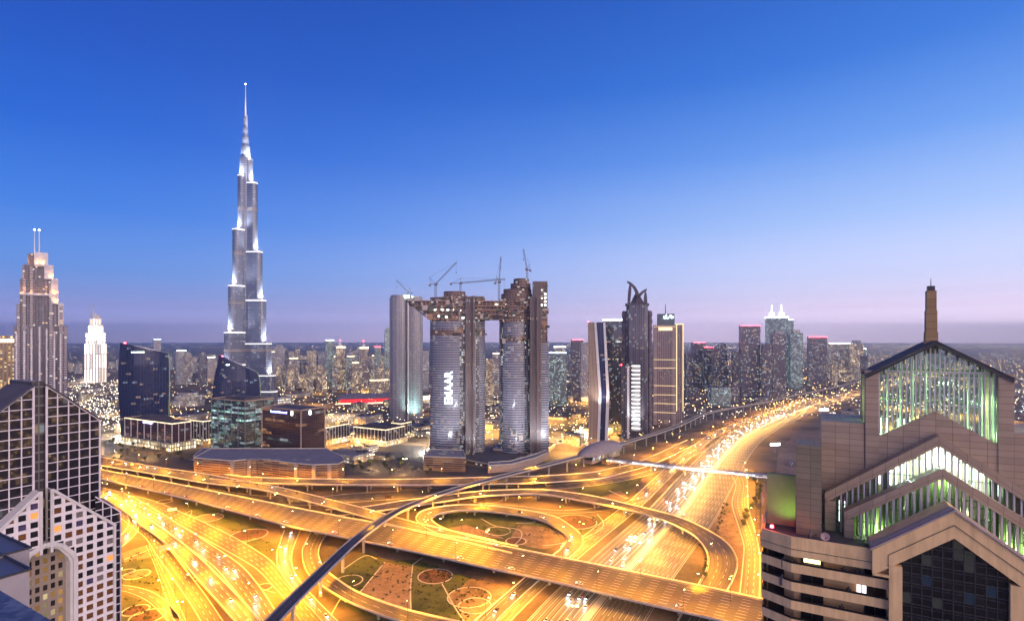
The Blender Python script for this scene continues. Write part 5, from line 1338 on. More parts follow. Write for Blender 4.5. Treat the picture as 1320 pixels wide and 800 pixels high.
# ------------------------------------------------------------------ glass gabled hotel (left foreground)
gz = thing('gabled_glass_hotel', 'white gridded glass building with steep gables and an arch at the lower left', 'hotel', (-188.7, 217, 0), RAD(60))
M['white_lattice'] = plain('white_lattice_panel', (.76,.72,.75), .5, var=.08, scale=.5)
M['mull'] = plain('white_mullion', (.66,.61,.66), .5, var=.08)
M['curtain'] = facade('dark_curtain_glass', (.02,.02,.03), (.02,.018,.028), 3.78, 3.75, .02, .02, .06, (1,.6,.2), (.8,.9,1), .2, .35, .035, .1)
M['grey_shaft'] = facade('grey_recess', (.13,.12,.13), (.05,.05,.06), 2.0, 3.75, .1, .1, .03, WARM, COOL, .3, 1.0, .15, .5)
def clip(poly, f):
    """keep the part of an (x,z) polygon where f >= 0"""
    o = []
    for i in range(len(poly)):
        a, b = poly[i], poly[(i+1)%len(poly)]; fa, fb = f(*a), f(*b)
        if fa >= 0: o.append(a)
        if fa*fb < 0:
            t = fa/(fa-fb); o.append((a[0]+(b[0]-a[0])*t, a[1]+(b[1]-a[1])*t))
    return o
zu = lambda w: 163.3-.865*abs(w)
for sg in (-1, 1):
    P = [(2,0),(20.7,0),(20.7,zu(20.7)),(2,zu(2))]
    P = [(sg*x, z) for x, z in P]
    if sg < 0: P.reverse()
    m = MB(); m.face([(x,0,z) for x,z in P], 0, P); m.face([(x,26,z) for x,z in reversed(P)], 0, list(reversed(P)))
    for i in range(len(P)):
        a, b = P[i], P[(i+1)%len(P)]; L_ = sqrt((a[0]-b[0])**2+(a[1]-b[1])**2)
        m.face([(b[0],0,b[1]),(a[0],0,a[1]),(a[0],26,a[1]),(b[0],26,b[1])], 1)
    m.build('glass_wing', [M['curtain'], M['roof_dark']], gz)
    g_ = MB(); x = 2.0
    while x < 20.8:
        u = sg*min(x, 20.5); g_.box(u-.2, u+.2, -.24, -.02, 40, zu(u)); x += 3.74
    z = 44
    while z < 162:
        lim = min(20.7, (163.3-z)/.865)
        if lim > 2.2:
            a, b = sorted((sg*2, sg*lim)); g_.box(a, b, -.2, -.03, z-.17, z+.17)
        z += 3.75
    g_.beam((sg*2,-.2,zu(2)),(sg*20.9,-.2,zu(20.9)),.8,.6); g_.beam((sg*20.6,-.2,40),(sg*20.6,-.2,zu(20.6)),.5,.6,up=(1,0,0)); g_.beam((sg*2.1,-.25,40),(sg*2.1,-.25,zu(2)),.5,.7,up=(1,0,0))
    g_.build('mullion_grid', M['mull'], gz)
    r_ = MB(); r_.beam((sg*2,10,zu(2)+.4),(sg*21,10,zu(21)+.4),22,.6); r_.build('sloped_roof', M['roof_dark'], gz)
m = MB(); m.box(-1.9,1.9,1.2,24,0,163.4); m.build('recessed_shaft', [M['grey_shaft']], gz)
m = MB(); m.box(-20.7,20.7,.5,25.5,0,30); m.build('base_block', M['white_panel'], gz)
# white front wall: square windows set back in a lattice, cut by the gable and the arch
zf = lambda w: 122.4-.93*abs(w)
def arch_z(w): 
    w = abs(w)
    return 99.5-.06*w*w if w < 5 else (98-1.45*(w-5) if w < 9.2 else -1)
CW, CH = 3.66, 3.6
wins = []
lat = MB()
FY, GY = -6.0, -5.55
def fquad(mb, poly, y, mi=0):
    if len(poly) >= 3: mb.face([(x,y,z) for x,z in poly], mi, poly)
for sg in (-1, 1):
    slope = lambda x, z: zf(x)-z
    for i in range(6):
        for j in range(34):
            x0, x1 = 1.9+CW*i, 1.9+CW*(i+1); z0, z1 = 2+CH*j, 2+CH*(j+1)
            xc, zc = (x0+x1)/2, (z0+z1)/2
            if z0 > zf(x0): continue
            if xc < 9.4 and z1 < arch_z(xc)+1.2: continue
            a, b, c, d = x0+.62, x1-.62, z0+.62, z1-.62
            def S(poly):
                q = clip([(sg*x, z) for x, z in poly], slope); return q if sg > 0 else list(reversed(q))
            for poly in ([(x0,z0),(x1,z0),(x1,c),(x0,c)],[(x0,d),(x1,d),(x1,z1),(x0,z1)],[(x0,c),(a,c),(a,d),(x0,d)],[(b,c),(x1,c),(x1,d),(b,d)]): fquad(lat, S(poly), FY)
            # reveals
            for (p, q) in (((a,c),(b,c)),((b,c),(b,d)),((b,d),(a,d)),((a,d),(a,c))):
                if zf(p[0]) > p[1] and zf(q[0]) > q[1]:
                    A_, B_ = (sg*p[0],p[1]), (sg*q[0],q[1])
                    lat.face([(A_[0],FY,A_[1]),(B_[0],FY,B_[1]),(B_[0],GY+.02,B_[1]),(A_[0],GY+.02,A_[1])])
            pane = S([(a,c),(b,c),(b,d),(a,d)])
            if len(pane) >= 3 and z1 > 62: wins.append((pane, sg, i, j, z0))
lat.build('white_lattice_wall', M['white_lattice'], gz)
m = MB()
for sg in (-1, 1):
    P = clip([(sg*1.9,0),(sg*23.86,0),(sg*23.86,120),(sg*1.9,121)], lambda x, z: zf(x)-.3-z)
    P = [p for p in P]
    m.beam((sg*1.9,-6.1,zf(1.9)),(sg*24.1,-6.1,zf(24.1)),.9,1.0); m.beam((sg*1.7,-6.1,96),(sg*1.7,-6.1,zf(1.7)),.7,.9,up=(1,0,0)); m.beam((sg*23.7,-6.1,0),(sg*23.7,-6.1,zf(23.7)),.7,.9,up=(1,0,0))
    a, b = sorted((sg*23.4, sg*23.86)); m.box(a, b, -5.6, -.05, 0, zf(23.9))
    m.beam((sg*1.9,-2.8,zf(1.9)+.1),(sg*24,-2.8,zf(24)+.1),5.4,.4)
m.build('gable_coping', M['white_panel'], gz)
LITO = emit('window_orange', (1,.38,.08), .25); REFLW = emit('window_white', (.85,.9,1), 3.0)  # the white glow stands for reflections in the panes
DIMO = plain('window_dim_orange', (.16,.07,.025), .15, var=.5, scale=.8)
REFLV = plain('window_violet', (.07,.055,.12), .1, var=.6, scale=.7); DIMG = plain('window_blind', (.17,.15,.15), .4, var=.4, scale=1.2)  # violet tint put into the panes in place of reflections
rng = random.Random(3); nwin = 0
rest = MB(); protos = {}
wins.sort(key=lambda w: -w[4])
for pane, sg, i, j, z0 in wins:
    v = rng.random()
    mat_ = LITO if v < .06 else (DIMO if v < .3 else (REFLV if v < .5 else (DIMG if v < .62 else M['glass_dark'])))
    if sg > 0 and j == 21-i//2 and i > 1: mat_ = REFLW
    if nwin < 96:
        p = MB(); fquad(p, pane, GY); w = p.build('window', mat_, gz); nwin += 1
    else: fquad(rest, pane, GY)
if rest.f: tag(rest.build('small_window', DIMO, gz), kind='stuff')
# arch surround and the gridded wall inside it
m = MB(); path = [(-9.6,0),(-9.6,90.5),(-8.6,93.2),(-5.2,97.6),(0,99.6),(5.2,97.6),(8.6,93.2),(9.6,90.5),(9.6,0)]
for k, (w_, off) in enumerate(((1.5,0),(1.2,-.95))):
    for a, b in zip(path, path[1:]):
        f = 1+off/9.6
        m.beam((a[0]*f,-4.4+k*1.0,a[1]+off),(b[0]*f,-4.4+k*1.0,b[1]+off),w_,4.2-k*1.0,up=(0,-1,0) if abs(a[0]-b[0])<.1 else (0,0,1)) if False else m.beam((a[0]*f,-4.4+k*1.0,a[1]+off),(b[0]*f,-4.4+k*1.0,b[1]+off),4.2,w_,up=(1,0,0) if abs(a[0]-b[0])<.1 else (0,0,1))
m.build('arch_moulding', M['white_panel'], gz)
M['arch_wall'] = facade('gridded_arch_wall', (.30,.24,.19), (.03,.025,.025), 2.5, 3.6, .22, .2, .42, (1,.5,.12), (1,.8,.4), .2, .9, .1, .6)
m = MB(); m.face([(-9.6,-1.4,0),(9.6,-1.4,0),(9.6,-1.4,91),(5,-1.4,98),(0,-1.4,99.5),(-5,-1.4,98),(-9.6,-1.4,91)], 0, [(-9.6,0),(9.6,0),(9.6,91),(5,98),(0,99.5),(-5,98),(-9.6,91)]); m.build('arch_wall', M['arch_wall'], gz)
# glass strip on the far side of the white wall
zm = lambda w: 130.2-.94*w
m = MB(); P = [(18,0),(27.7,0),(27.7,zm(27.7)),(18,zm(18))]
m.face([(x,-2.5,z) for x,z in P], 0, P); m.face([(27.7,-2.5,0),(27.7,6,0),(27.7,6,zm(27.7)),(27.7,-2.5,zm(27.7))], 0); m.face([(18,-2.5,zm(18)),(27.7,-2.5,zm(27.7)),(27.7,6,zm(27.7)),(18,6,zm(18))], 0)
o = m.build('glass_strip', M['curtain'], gz)
g_ = MB(); z = 60.5
while z < 112:
    lim = min(27.7, (130.2-z)/.94); 
    if lim > 18.3: g_.box(18, lim, -2.75, -2.52, z-.2, z+.2)
    z += 3.6
for u in (20.7, 23.9, 27.5): g_.box(u-.2, u+.2, -2.78, -2.53, 40, zm(u))
g_.beam((18,-2.6,zm(18)),(27.8,-2.6,zm(27.8)),.7,.5); g_.build('mullion_grid', M['mull'], o)
# the hotel's other wing and the roofs at the very left edge
ow = thing('dark_gable_roof', 'dark pitched roof of the next wing at the left edge beside the glass gable', 'roof', (-205, 235, 0), RAD(60))
m = MB(); m.prism([(-14,0),(4,0),(4,16),(-14,16)], 0, 155, 0, 1, ztop=lambda x, y: 153 + (x+14)*.2); m.build('wing_wall', [M['white_panel'], M['roof_dark']], ow)
m = MB(); m.beam((-14,-.3,157),(4.5,-.3,151.5),1.2,1.4); m.build('roof_verge', M['roof_dark'], ow)

def ledge(name, label, px, py, Y, lx, ly, h, rz, mat, cat='parapet', mt=None):
    r = thing(name, label, cat, (xat(px, Y), Y, zat(py, Y)), rz)
    m = MB(); m.prism([(-lx,-ly),(0,-ly),(0,0),(-lx,0)], -h, 0, 0, 1, bottom=True); m.build('ledge_wall', [mat, mt or mat], r)
    m = MB(); m.beam((-lx,.05,.06),(0.03,.05,.06),.12,.12); m.beam((-.02,0,.06),(-.02,-ly,.06),.12,.12); m.build('edge_trim', M['dark_steel'], r)
    return r
M['ledge_wall'] = plain('grey_render', (.30,.28,.31), .8, var=.12, scale=.5)
M['blue_cap'] = plain('slate_blue_cap', (.10,.115,.16), .5, var=.15, scale=.6)
ledge('roof_ledge', 'upper of two grey slate topped ledges at the left edge', 38, 707, 34, 14, 12, 1.2, RAD(-30), M['ledge_wall'], 'ledge', M['blue_cap'])
ledge('roof_ledge', 'lower and larger of two grey slate topped ledges at the left edge', 38, 735, 31, 14, 12, 2.6, RAD(-30), M['ledge_wall'], 'ledge', M['blue_cap'])
def granite():
    m, nt, b = new_mat('dark_granite'); tc = nt.nodes.new('ShaderNodeTexCoord')
    v = nt.nodes.new('ShaderNodeTexVoronoi'); v.inputs['Scale'].default_value = 14; nt.links.new(tc.outputs['Object'], v.inputs['Vector'])
    n = nt.nodes.new('ShaderNodeTexNoise'); n.inputs['Scale'].default_value = 5; n.inputs['Detail'].default_value = 8; nt.links.new(tc.outputs['Object'], n.inputs['Vector'])
    nt.links.new(mixc(nt, mth(nt, 'MULTIPLY', v.outputs['Color'], n.outputs['Fac']), (.03,.035,.05), (.3,.33,.42)), b.inputs['Base Color']); b.inputs['Roughness'].default_value = .35
    return m
M['granite'] = granite()
gp = thing('granite_parapet', 'dark speckled granite parapet corner at the bottom left, close to the viewer', 'parapet', (xat(68, 5.8), 5.8, zat(800, 5.8)), RAD(-30))
m = MB(); m.box(-6,3,-2.5,0,-.8,0); m.build('coping_stone', M['granite'], gp)
m = MB(); m.box(-5.9,2.9,-2.4,-.1,-4,-.8); m.build('parapet_wall', M['ledge_wall'], gp)
# ------------------------------------------------------------------ metro line
mc = [(270,900),(310,848),(350,801),(392,759),(423,729),(453,700),(477,681),(510,659.5),(560,639),(600,626.5),(650,613),(700,600.5),(740,590),(775,580),(812,568.5),(852,556.5),(883,544.5),(906,534),(939,526.5),(984,518.5),(1012,512),(1054,503.5),(1082,497.5),(1112,489.5)]
ZM = 16.0
line = resample(crom([at(x, y, ZM) for x, y in mc], 10), 330)
for _ in range(10): line = [line[0]] + [(line[i-1]+line[i]*2+line[i+1])/4 for i in range(1, len(line)-1)] + [line[-1]]
def section_sweep(mb, path, sec, mi=0, closed=True):
    """sweep an (offset right, height) section along a path"""
    P = []
    for i, p in enumerate(path):
        t = path[min(i+1, len(path)-1)]-path[max(i-1, 0)]; t.z = 0; t.normalize(); rgt = Vector((t.y, -t.x, 0))
        P.append([p + rgt*o + Vector((0,0,h)) for o, h in sec])
    k = len(sec)
    for a, b in zip(P, P[1:]):
        for i in range(k if closed else k-1):
            j = (i+1) % k; mb.face([a[i],b[i],b[j],a[j]], mi)
mt = thing('metro_viaduct', 'dark elevated metro viaduct curving from the bottom of the picture across the interchange', 'viaduct')
m = MB(); section_sweep(m, line, [(-4.6,-.02),(-3.0,-1.9),(3.0,-1.9),(4.6,-.02),(4.2,0),(-4.2,0)][::-1]); m.build('deck', plain('track_deck', (.055,.052,.065), .9, var=.25, scale=.05), mt)
m = MB()
for sg in (-1, 1): section_sweep(m, line, [(sg*4.65,-.6),(sg*4.65,1.25),(sg*4.3,1.25),(sg*4.3,.01)][::sg], closed=False)
m.build('side_parapet', plain('viaduct_parapet', (.40,.36,.34), .8, var=.12, scale=.1), mt)
m = MB()
for o in (-3.1,-1.6,1.6,3.1): section_sweep(m, line, [(o-.12,.02),(o-.12,.25),(o+.12,.25),(o+.12,.02)][::-1], closed=False)
m.build('rail', plain('rail_steel', (.22,.22,.28), .3, .8), mt)
m = MB(); section_sweep(m, line, [(-.5,.02),(-.5,.5),(.5,.5),(.5,.02)][::-1], closed=False); m.build('cable_trough', plain('cable_trough', (.10,.10,.12), .8), mt)
acc = 20; 
for i in range(1, len(line)-1):
    acc += (line[i]-line[i-1]).length
    if acc >= 34:
        acc = 0; p = line[i]
        q = MB(); q.prism(circle(1.15, 12), -.2, ZM-4.2); rg = []
        t = line[i+1]-line[i-1]; rz = atan2(t.y, t.x)
        for k in range(5):
            w_ = 1.2+2.0*(k/4)**1.6; rg.append([Vector((x, y, ZM-4.2+2.3*k/4)) for x, y in [(-1.2,-w_),(1.2,-w_),(1.2,w_),(-1.2,w_)]])
        q.loft(rg); o = q.build('pier', [M['concrete'], M['concrete']], mt); o.location = (p.x, p.y, 0); o.rotation_euler = (0,0,rz)

# station shell over the line
ic = min(range(len(line)), key=lambda i: abs(660+line[i].x/line[i].y*F-774))
sc0 = line[ic]; tt = line[ic+2]-line[ic-2]; srz = atan2(tt.y, tt.x)
ms_ = thing('metro_station', 'shell shaped violet grey metro station roof over the viaduct beside the highway', 'station', (sc0.x, sc0.y, 0), srz)
rg = []; NS = 22
for k in range(NS+1):
    s_ = -1+2*k/NS; x = s_*56; wd = 14.5*(max(0, 1-abs(s_)**2.4))**.5 + 1.8; hh = 14.5*(max(0, 1-abs(s_)**2.2))**.6 + .5
    rg.append([Vector((x - 4*sin(q), wd*cos(q), ZM-1.5+hh*sin(q)*(1.0))) for q in [pi*j/14 for j in range(15)]])
m = MB()
for a, b in zip(rg, rg[1:]):
    for i in range(14): m.face([a[i],b[i],b[i+1],a[i+1]], 0, [(i*2,a[i].x),(i*2,b[i].x),(i*2+2,b[i].x),(i*2+2,a[i].x)])
m.build('shell_roof', tiles('shell_panels', (.32,.27,.28), 2.0, 5.1, (.14,.12,.12)), ms_, smooth=False)
m = MB()
for k in range(3, NS-2):
    a, b = rg[k][0], rg[k+1][0]; c, d = rg[k][14], rg[k+1][14]
    m.face([a-Vector((0,1,0)),b-Vector((0,1,0)),b+Vector((0,-2.5,-6)),a+Vector((0,-2.5,-6))]); m.face([d+Vector((0,1,0)),c+Vector((0,1,0)),c+Vector((0,2.5,-6)),d+Vector((0,2.5,-6))])
m.build('side_glazing', facade('station_glazing', (.3,.26,.22), (.2,.15,.08), 3, 3, .1, .1, .5, (1,.75,.4), (.8,.9,1), .4, 1.6), ms_)
m = MB(); m.box(-40, 40, -9, 9, 3.5, ZM-7.6); m.build('concourse', [M['stone']], ms_)
m = MB(); m.box(-14, 0, -20, -8.9, 0, 9, 0, 1); m.build('entry_pod', [M['sand_wall'], M['pale_roof']], ms_)

# footbridge over the highway
f0, f1 = at(783, 591.5, 11), at(990, 612.5, 11)
fb = thing('footbridge', 'enclosed footbridge with a lit white glass side crossing the highway from the station', 'footbridge', (f0.x, f0.y, 0), atan2(f1.y-f0.y, f1.x-f0.x))
LF = (f1-f0).length
m = MB(); m.box(0, LF, -2.9, 2.9, 7.6, 8.3); m.build('deck', M['concrete'], fb)
m = MB(); k = 10; rr0 = [(2.9*cos(pi*i/k), 11.2+1.3*sin(pi*i/k)) for i in range(k+1)]
for (a, b) in zip(rr0, rr0[1:]): m.face([(0,a[0],a[1]),(0,b[0],b[1]),(LF,b[0],b[1]),(LF,a[0],a[1])])
m.build('curved_roof', plain('bridge_roof', (.33,.30,.33), .4, .3), fb)
m = MB(); m.box(0, LF, -2.75, 2.75, 8.35, 11.1); m.build('lit_glazing', facade('footbridge_glass', (.35,.34,.34), (.4,.4,.42), 4.0, 9.0, .05, .0, .97, (1,.97,.9), (.85,.92,1), .6, 2.0), fb)
x = 18
while x < LF-10:
    m = MB(); m.prism([(x-1,-1.5),(x+1,-1.5),(x+1,1.5),(x-1,1.5)], -.1, 7.59); m.build('pier', M['concrete'], fb); x += 44

# ------------------------------------------------------------------ gardens of the interchange
def area(name, pts, mat, z=.02, kind='structure'):
    P = crom([at(x, y, 0) for x, y in pts] + [at(*pts[0], 0)], 5)[:-1] if len(pts) > 5 else [at(x, y, 0) for x, y in pts]
    m = MB(); ar = sum(P[i].x*P[(i+1)%len(P)].y - P[(i+1)%len(P)].x*P[i].y for i in range(len(P)))
    if ar < 0: P.reverse()
    m.face([(p.x, p.y, z) for p in P]); return tag(m.build(name, mat), kind=kind)
def kerb_line(pts, w=.9, closed=False, z=.04):
    P = crom([at(x, y, 0) for x, y in pts], 8) if len(pts) > 2 else [at(x, y, 0) for x, y in pts]
    m = MB(); section_sweep(m, P, [(-w/2,0),(-w/2,.2),(w/2,.2),(w/2,0)][::-1], closed=False); return tag(m.build('path_kerb', M['kerb']), kind='structure')
def ring(px, py, rpx, fill=None, w=.9):
    c = at(px, py, 0); r = rpx/F*c.y
    m = MB(); n = 40
    P = [Vector((c.x+r*cos(2*pi*i/n), c.y+r*sin(2*pi*i/n), 0)) for i in range(n+1)]
    section_sweep(m, P, [(-w/2,0),(-w/2,.2),(w/2,.2),(w/2,0)], closed=False); tag(m.build('path_kerb', M['kerb']), kind='structure')
    if fill:
        f = MB(); f.face([(p.x, p.y, .035+random.random()*.004) for p in P[:-1]]); tag(f.build('planting_bed_ground', fill), kind='structure')
M['bed'] = rough_ground('planting_bed', [(.04,.018,.014),(.09,.04,.03),(.13,.06,.045),(.09,.09,.03)], (.06,.3,1.2))
area('lawn_ground', [(420,760),(440,735),(470,712),(500,722),(540,722),(600,742),(640,752),(600,800),(560,815),(470,795)], M['lawn'], .012)
area('lawn_ground', [(556,672),(572,660),(620,656),(680,664),(712,680),(722,700),(690,708),(620,692),(575,682)], M['lawn'], .012)
area('lawn_ground', [(690,668),(740,663),(775,668),(778,682),(765,696),(735,706),(728,690),(705,676)], M['lawn'], .012)
area('lawn_ground', [(158,718),(196,706),(212,745),(216,764),(190,758),(158,752)], M['lawn'], .012)
area('lawn_ground', [(158,764),(186,775),(206,792),(216,810),(158,810)], M['lawn'], .012)
area('lawn_ground', [(330,690),(352,700),(372,690),(360,715),(352,735),(335,716),(300,690)], M['lawn'], .012)
area('lawn_ground', [(735,628),(800,618),(830,614),(806,640),(770,648)], M['lawn'], .012)
area('lawn_ground', [(230,640),(300,662),(345,680),(300,684),(240,660)], M['lawn'], .012)
area('bare_ground', [(466,762),(496,724),(531,730),(530,790),(512,786)], M['paving'], .022)
area('bare_ground', [(585,768),(612,742),(650,752),(668,758),(625,800),(600,800)], M['soil'], .022)
area('bare_ground', [(578,680),(600,676),(640,688),(650,694),(612,690)], M['paving'], .022)
area('bare_ground', [(668,676),(705,680),(722,694),(716,704),(690,706),(660,694)], M['soil'], .02)
area('bare_ground', [(920,668),(940,652),(950,685),(958,700),(946,706),(930,694)], M['soil'], .02)
area('bare_ground', [(157,712),(196,700),(203,716),(160,724)], M['paving'], .03)
area('bare_ground', [(775,640),(800,632),(812,642),(795,648)], M['soil'], .02)
area('car_park_ground', [(1000,612),(1008,575),(1040,556),(1075,560),(1060,600),(1010,640),(985,640)], M['paving'], .02)
M['lot'] = asphalt('dark_lot', (.035,.033,.038), (.09,.085,.09))
area('paved_lot_ground', [(438,612),(446,594),(430,586),(452,574),(535,574),(560,588),(640,604),(720,590),(700,600),(640,612),(560,613)], M['lot'], .015)
area('paved_lot_ground', [(130,596),(140,566),(158,560),(170,582),(240,590),(262,594),(300,604),(200,604)], M['lot'], .015)
for a in ((642,684,16,None),(605,769,28,M['soil']),(612,780,21,None),(561,742,22,M['bed']),(742,672,27,M['bed']),(176,740,15,M['paving']),(162,737,10,None),(175,786,15,M['bed']),(190,794,20,M['bed']),
          (269,667,17,M['soil']),(212,646,9,None),(321,689,22,M['bed']),(665,697,13,M['bed']),(628,642,21,None),(450,748,17,None),(340,756,10,M['bed']),(255,745,7,M['bed'])): ring(*a)
kerb_line([(440,735),(470,716),(486,720)]); kerb_line([(463,764),(496,724)]); kerb_line([(530,790),(529,760),(532,728)]); kerb_line([(570,752),(585,780),(602,806)])
kerb_line([(531,728),(545,718)]); kerb_line([(700,703),(722,700),(760,690),(778,676),(770,662)]); kerb_line([(620,668),(640,678),(668,682),(672,692),(660,705)])
kerb_line([(665,662),(690,672),(665,674)]); kerb_line([(785,632),(808,642)]); kerb_line([(355,764),(330,755),(318,742)], .7); kerb_line([(330,693),(300,706)], .7); kerb_line([(395,735),(412,722)], .7)
kerb_line([(425,795),(440,770),(452,762)], .7); kerb_line([(160,721),(197,706)], .7); kerb_line([(238,662),(247,658),(243,670)], .7)

# ------------------------------------------------------------------ cars
def car_paint(name, c):
    m, nt, b = new_mat(name); b.inputs['Base Color'].default_value = (*c,1); b.inputs['Roughness'].default_value = .3; b.inputs['Metallic'].default_value = .2; return m
HEAD = emit('headlight_glow', (.95,.97,1), 12); TAIL = emit('taillight_glow', (1,.03,.02), 25)
BEAM = bpy.data.lights.new('headlight_beam', 'SPOT'); BEAM.energy = 3600; BEAM.color = (.95,.97,1); BEAM.spot_size = RAD(64); BEAM.spot_blend = 1.0; BEAM.shadow_soft_size = .3
def make_car(mat, suv=False, lights=True):
    r = thing('car', 'car', 'car')
    h0, h1, L = (.85, 1.75, 4.7) if suv else (.78, 1.45, 4.5)
    m = MB(); prof = [(-L/2,.35),(L/2,.35),(L/2,.62),(L/2-.15,h0-.05),(.95,h0+.05),(-L/2+.35,h0+.08),(-L/2,h0)]
    w = .9
    m.face([(x,-w,z) for x,z in prof]); m.face([(x,w,z) for x,z in reversed(prof)])
    for i in range(len(prof)): a, b = prof[i], prof[(i+1)%len(prof)]; m.face([(b[0],-w,b[1]),(a[0],-w,a[1]),(a[0],w,a[1]),(b[0],w,b[1])])
    m.build('body', mat, r)
    c = MB(); c.loft([[Vector((x,y,h0+.02)) for x,y in ((-1.9,-.84),(1.15,-.84),(1.15,.84),(-1.9,.84))],[Vector((x,y,h1)) for x,y in ((-1.4,-.68),(.35,-.68),(.35,.68),(-1.4,.68))]]); cb = c.build('cabin', M['glass_dark'], r)
    t = MB(); t.box(-1.35,.3,-.66,.66,h1+.003,h1+.05); t.build('roof_panel', mat, cb)
    for x in (-1.35,1.4):
        for y in (-.82,.82): q = MB(); q.tube((x,y-.1,.33),(x,y+.1,.33),.33,n=10); q.build('wheel', M['roof_dark'], r)
    for y in (-.62,.62):
        q = MB(); q.box(L/2-.02,L/2+.06,y-.26,y+.26,.58,.86); q.build('headlight', HEAD if lights else M['white_panel'], r)
        q = MB(); q.box(-L/2-.05,-L/2+.02,y-.2,y+.2,.62,.82); q.build('taillight', TAIL if lights else M['bed'], r)
    if lights:
        o = bpy.data.objects.new('headlight_beam', BEAM); COL.objects.link(o); o.parent = r; o.location = (L/2+.2, 0, .75); o.rotation_euler = (0, RAD(-90+6) , 0)
    return r
PAINTS = [car_paint('paint_white', (.7,.7,.7)), car_paint('paint_silver', (.4,.41,.43)), car_paint('paint_black', (.03,.03,.035)), car_paint('paint_red', (.35,.04,.03)), car_paint('paint_sand', (.42,.36,.27))]
CAR_ON = [(make_car(PAINTS[i], s_), PAINTS[i].name.split('_')[1], s_) for i, s_ in ((0,False),(1,False),(2,True),(0,True))]
CAR_OFF = [(make_car(PAINTS[i], s_, False), PAINTS[i].name.split('_')[1], s_) for i, s_ in ((0,True),(1,False),(2,False),(3,False),(4,True))]
used = set(); N_CARS = 0
crng = random.Random(11)
def put_car(kinds, p, rz, where, group, pitch=0.0):
    global N_CARS
    o0, col_, suv = kinds[crng.randrange(len(kinds))]
    if o0.name in used: o = copy_tree(o0)
    else: o = o0; used.add(o0.name)
    o.location = p; o.rotation_euler = (0, pitch, rz); N_CARS += 1
    tag(o, '%s %s %s' % (col_, 'off-roader' if suv else 'saloon', where), 'car', group); return o
def traffic(A, B, t, sp, way, where, group, y0=0, y1=1e9, jit=.35, kinds=None):
    """cars along the lane at share t between edges A and B; way=-1 drives against the list order"""
    P = [a.lerp(b, t) for a, b in zip(A, B)]; acc = sp*crng.random()
    for i in range(1, len(P)):
        d = P[i]-P[i-1]; L = d.length; pos = 0
        while acc <= L and L > 0:
            p = P[i-1] + d*(acc/L)
            if y0 <= p.y <= y1:
                a = d if way > 0 else -d
                put_car(kinds or CAR_ON, p + Vector((0,0,.03)), atan2(a.y, a.x), where, group)
            acc += sp*(1-jit+2*jit*crng.random())
        acc -= L
A, B = hw0
for k, t in enumerate((.36,.50,.64,.77,.90)): traffic(A, B, t, (52,40,38,40,52)[k], -1, 'driving with headlights on towards the viewer on the wide highway', 'cars coming down the highway', 300, 1350)
A, B = ROADS['service_road'][0]; traffic(A, B, .55, 60, -1, 'driving with headlights on along the service road below the metro line', 'cars on the service road', 560, 1700)
A, B = ROADS['flyover_road'][0]; traffic(A, B, .86, 55, -1, 'driving with headlights on along the near side of the broad flyover', 'cars on the broad flyover', 0, 900)
for k, t, s_ in ((1,.45,52),(1,.7,60),(2,.5,50)): A, B = ROADS['diagonal_road'][k]; traffic(A, B, t, s_, 1, 'driving with headlights on down the diagonal roads at the lower left', 'cars on the diagonal roads')
A, B = ROADS['hook_road'][0]; traffic(A, B, .5, 44, 1, 'driving with headlights on round the hooked road behind the glass hotel', 'cars on the hooked road')
A, B = ROADS['loop_ramp'][0]; traffic(A, B, .5, 30, 1, 'driving with headlights on round the loop ramp', 'cars on the loop ramp', 0, 560)
A, B = ROADS['ramp_road'][1]; traffic(A, B, .5, 40, 1, 'driving with headlights on down the ramp that passes under the metro line', 'cars on the ramp under the metro line')
A, B = ROADS['flyover_ramp'][0]; traffic(A, B, .3, 18, 1, 'queueing on the rear flyover ramp at the left', 'cars queueing on the rear flyover ramp', 600, 900, kinds=CAR_ON+CAR_OFF)
# parked cars
for px, py, n_, rz in ((1018,600,8,.4),(1034,582,8,.45)):
    p = at(px, py, .03)
    for k in range(n_): put_car(CAR_OFF, p + Vector((cos(rz+.6)*k*3.0, sin(rz+.6)*k*3.0, 0)), rz-.9, 'parked in a row in the car park left of the stone tower', 'cars parked left of the stone tower')
for px, py, n_ in ((470,606,7),(500,604,6),(200,585,6),(240,592,6)):
    p = at(px, py, .03)
    for k in range(n_): put_car(CAR_OFF, p + Vector((k*3.1+crng.random(), k*-1.2, 0)), 1.1, 'parked on the lots behind the rear flyover', 'cars parked behind the rear flyover')
print('CARS', N_CARS)

# ------------------------------------------------------------------ signs over and beside the roads
def gantry(label, px, py, z, w, h, rz, lit=None, post=7.5):
    p = at(px, py, z); r = thing('road_sign', label, 'road sign', (p.x, p.y, z), rz)
    m = MB(); m.box(-w/2,w/2,-.15,.15,post-h,post); m.build('sign_panel', lit or M['steel'], r)
    m = MB()
    for k in range(5): m.box(-w/2,w/2,.16,.3,post-h+h*k/5+.2,post-h+h*k/5+.35)
    m.tube((-w/2,.3,0),(-w/2,.3,post),.22,n=6); m.tube((w/2,.3,0),(w/2,.3,post),.22,n=6); m.build('sign_frame', M['dark_steel'], r)
gantry('wide grey road sign seen from behind over the diagonal roads', 214, 713, .3, 11, 4.5, RAD(40))
gantry('small road sign lit yellow from below at the edge of the broad flyover', 222, 662, .3, 8, 2.6, RAD(28), emit('lit_sign_face', (1,.78,.3), .8), 6)
gantry('brown road sign standing by the road behind the metro line', 500, 646, .1, 7, 4, RAD(-10), M['bed'])
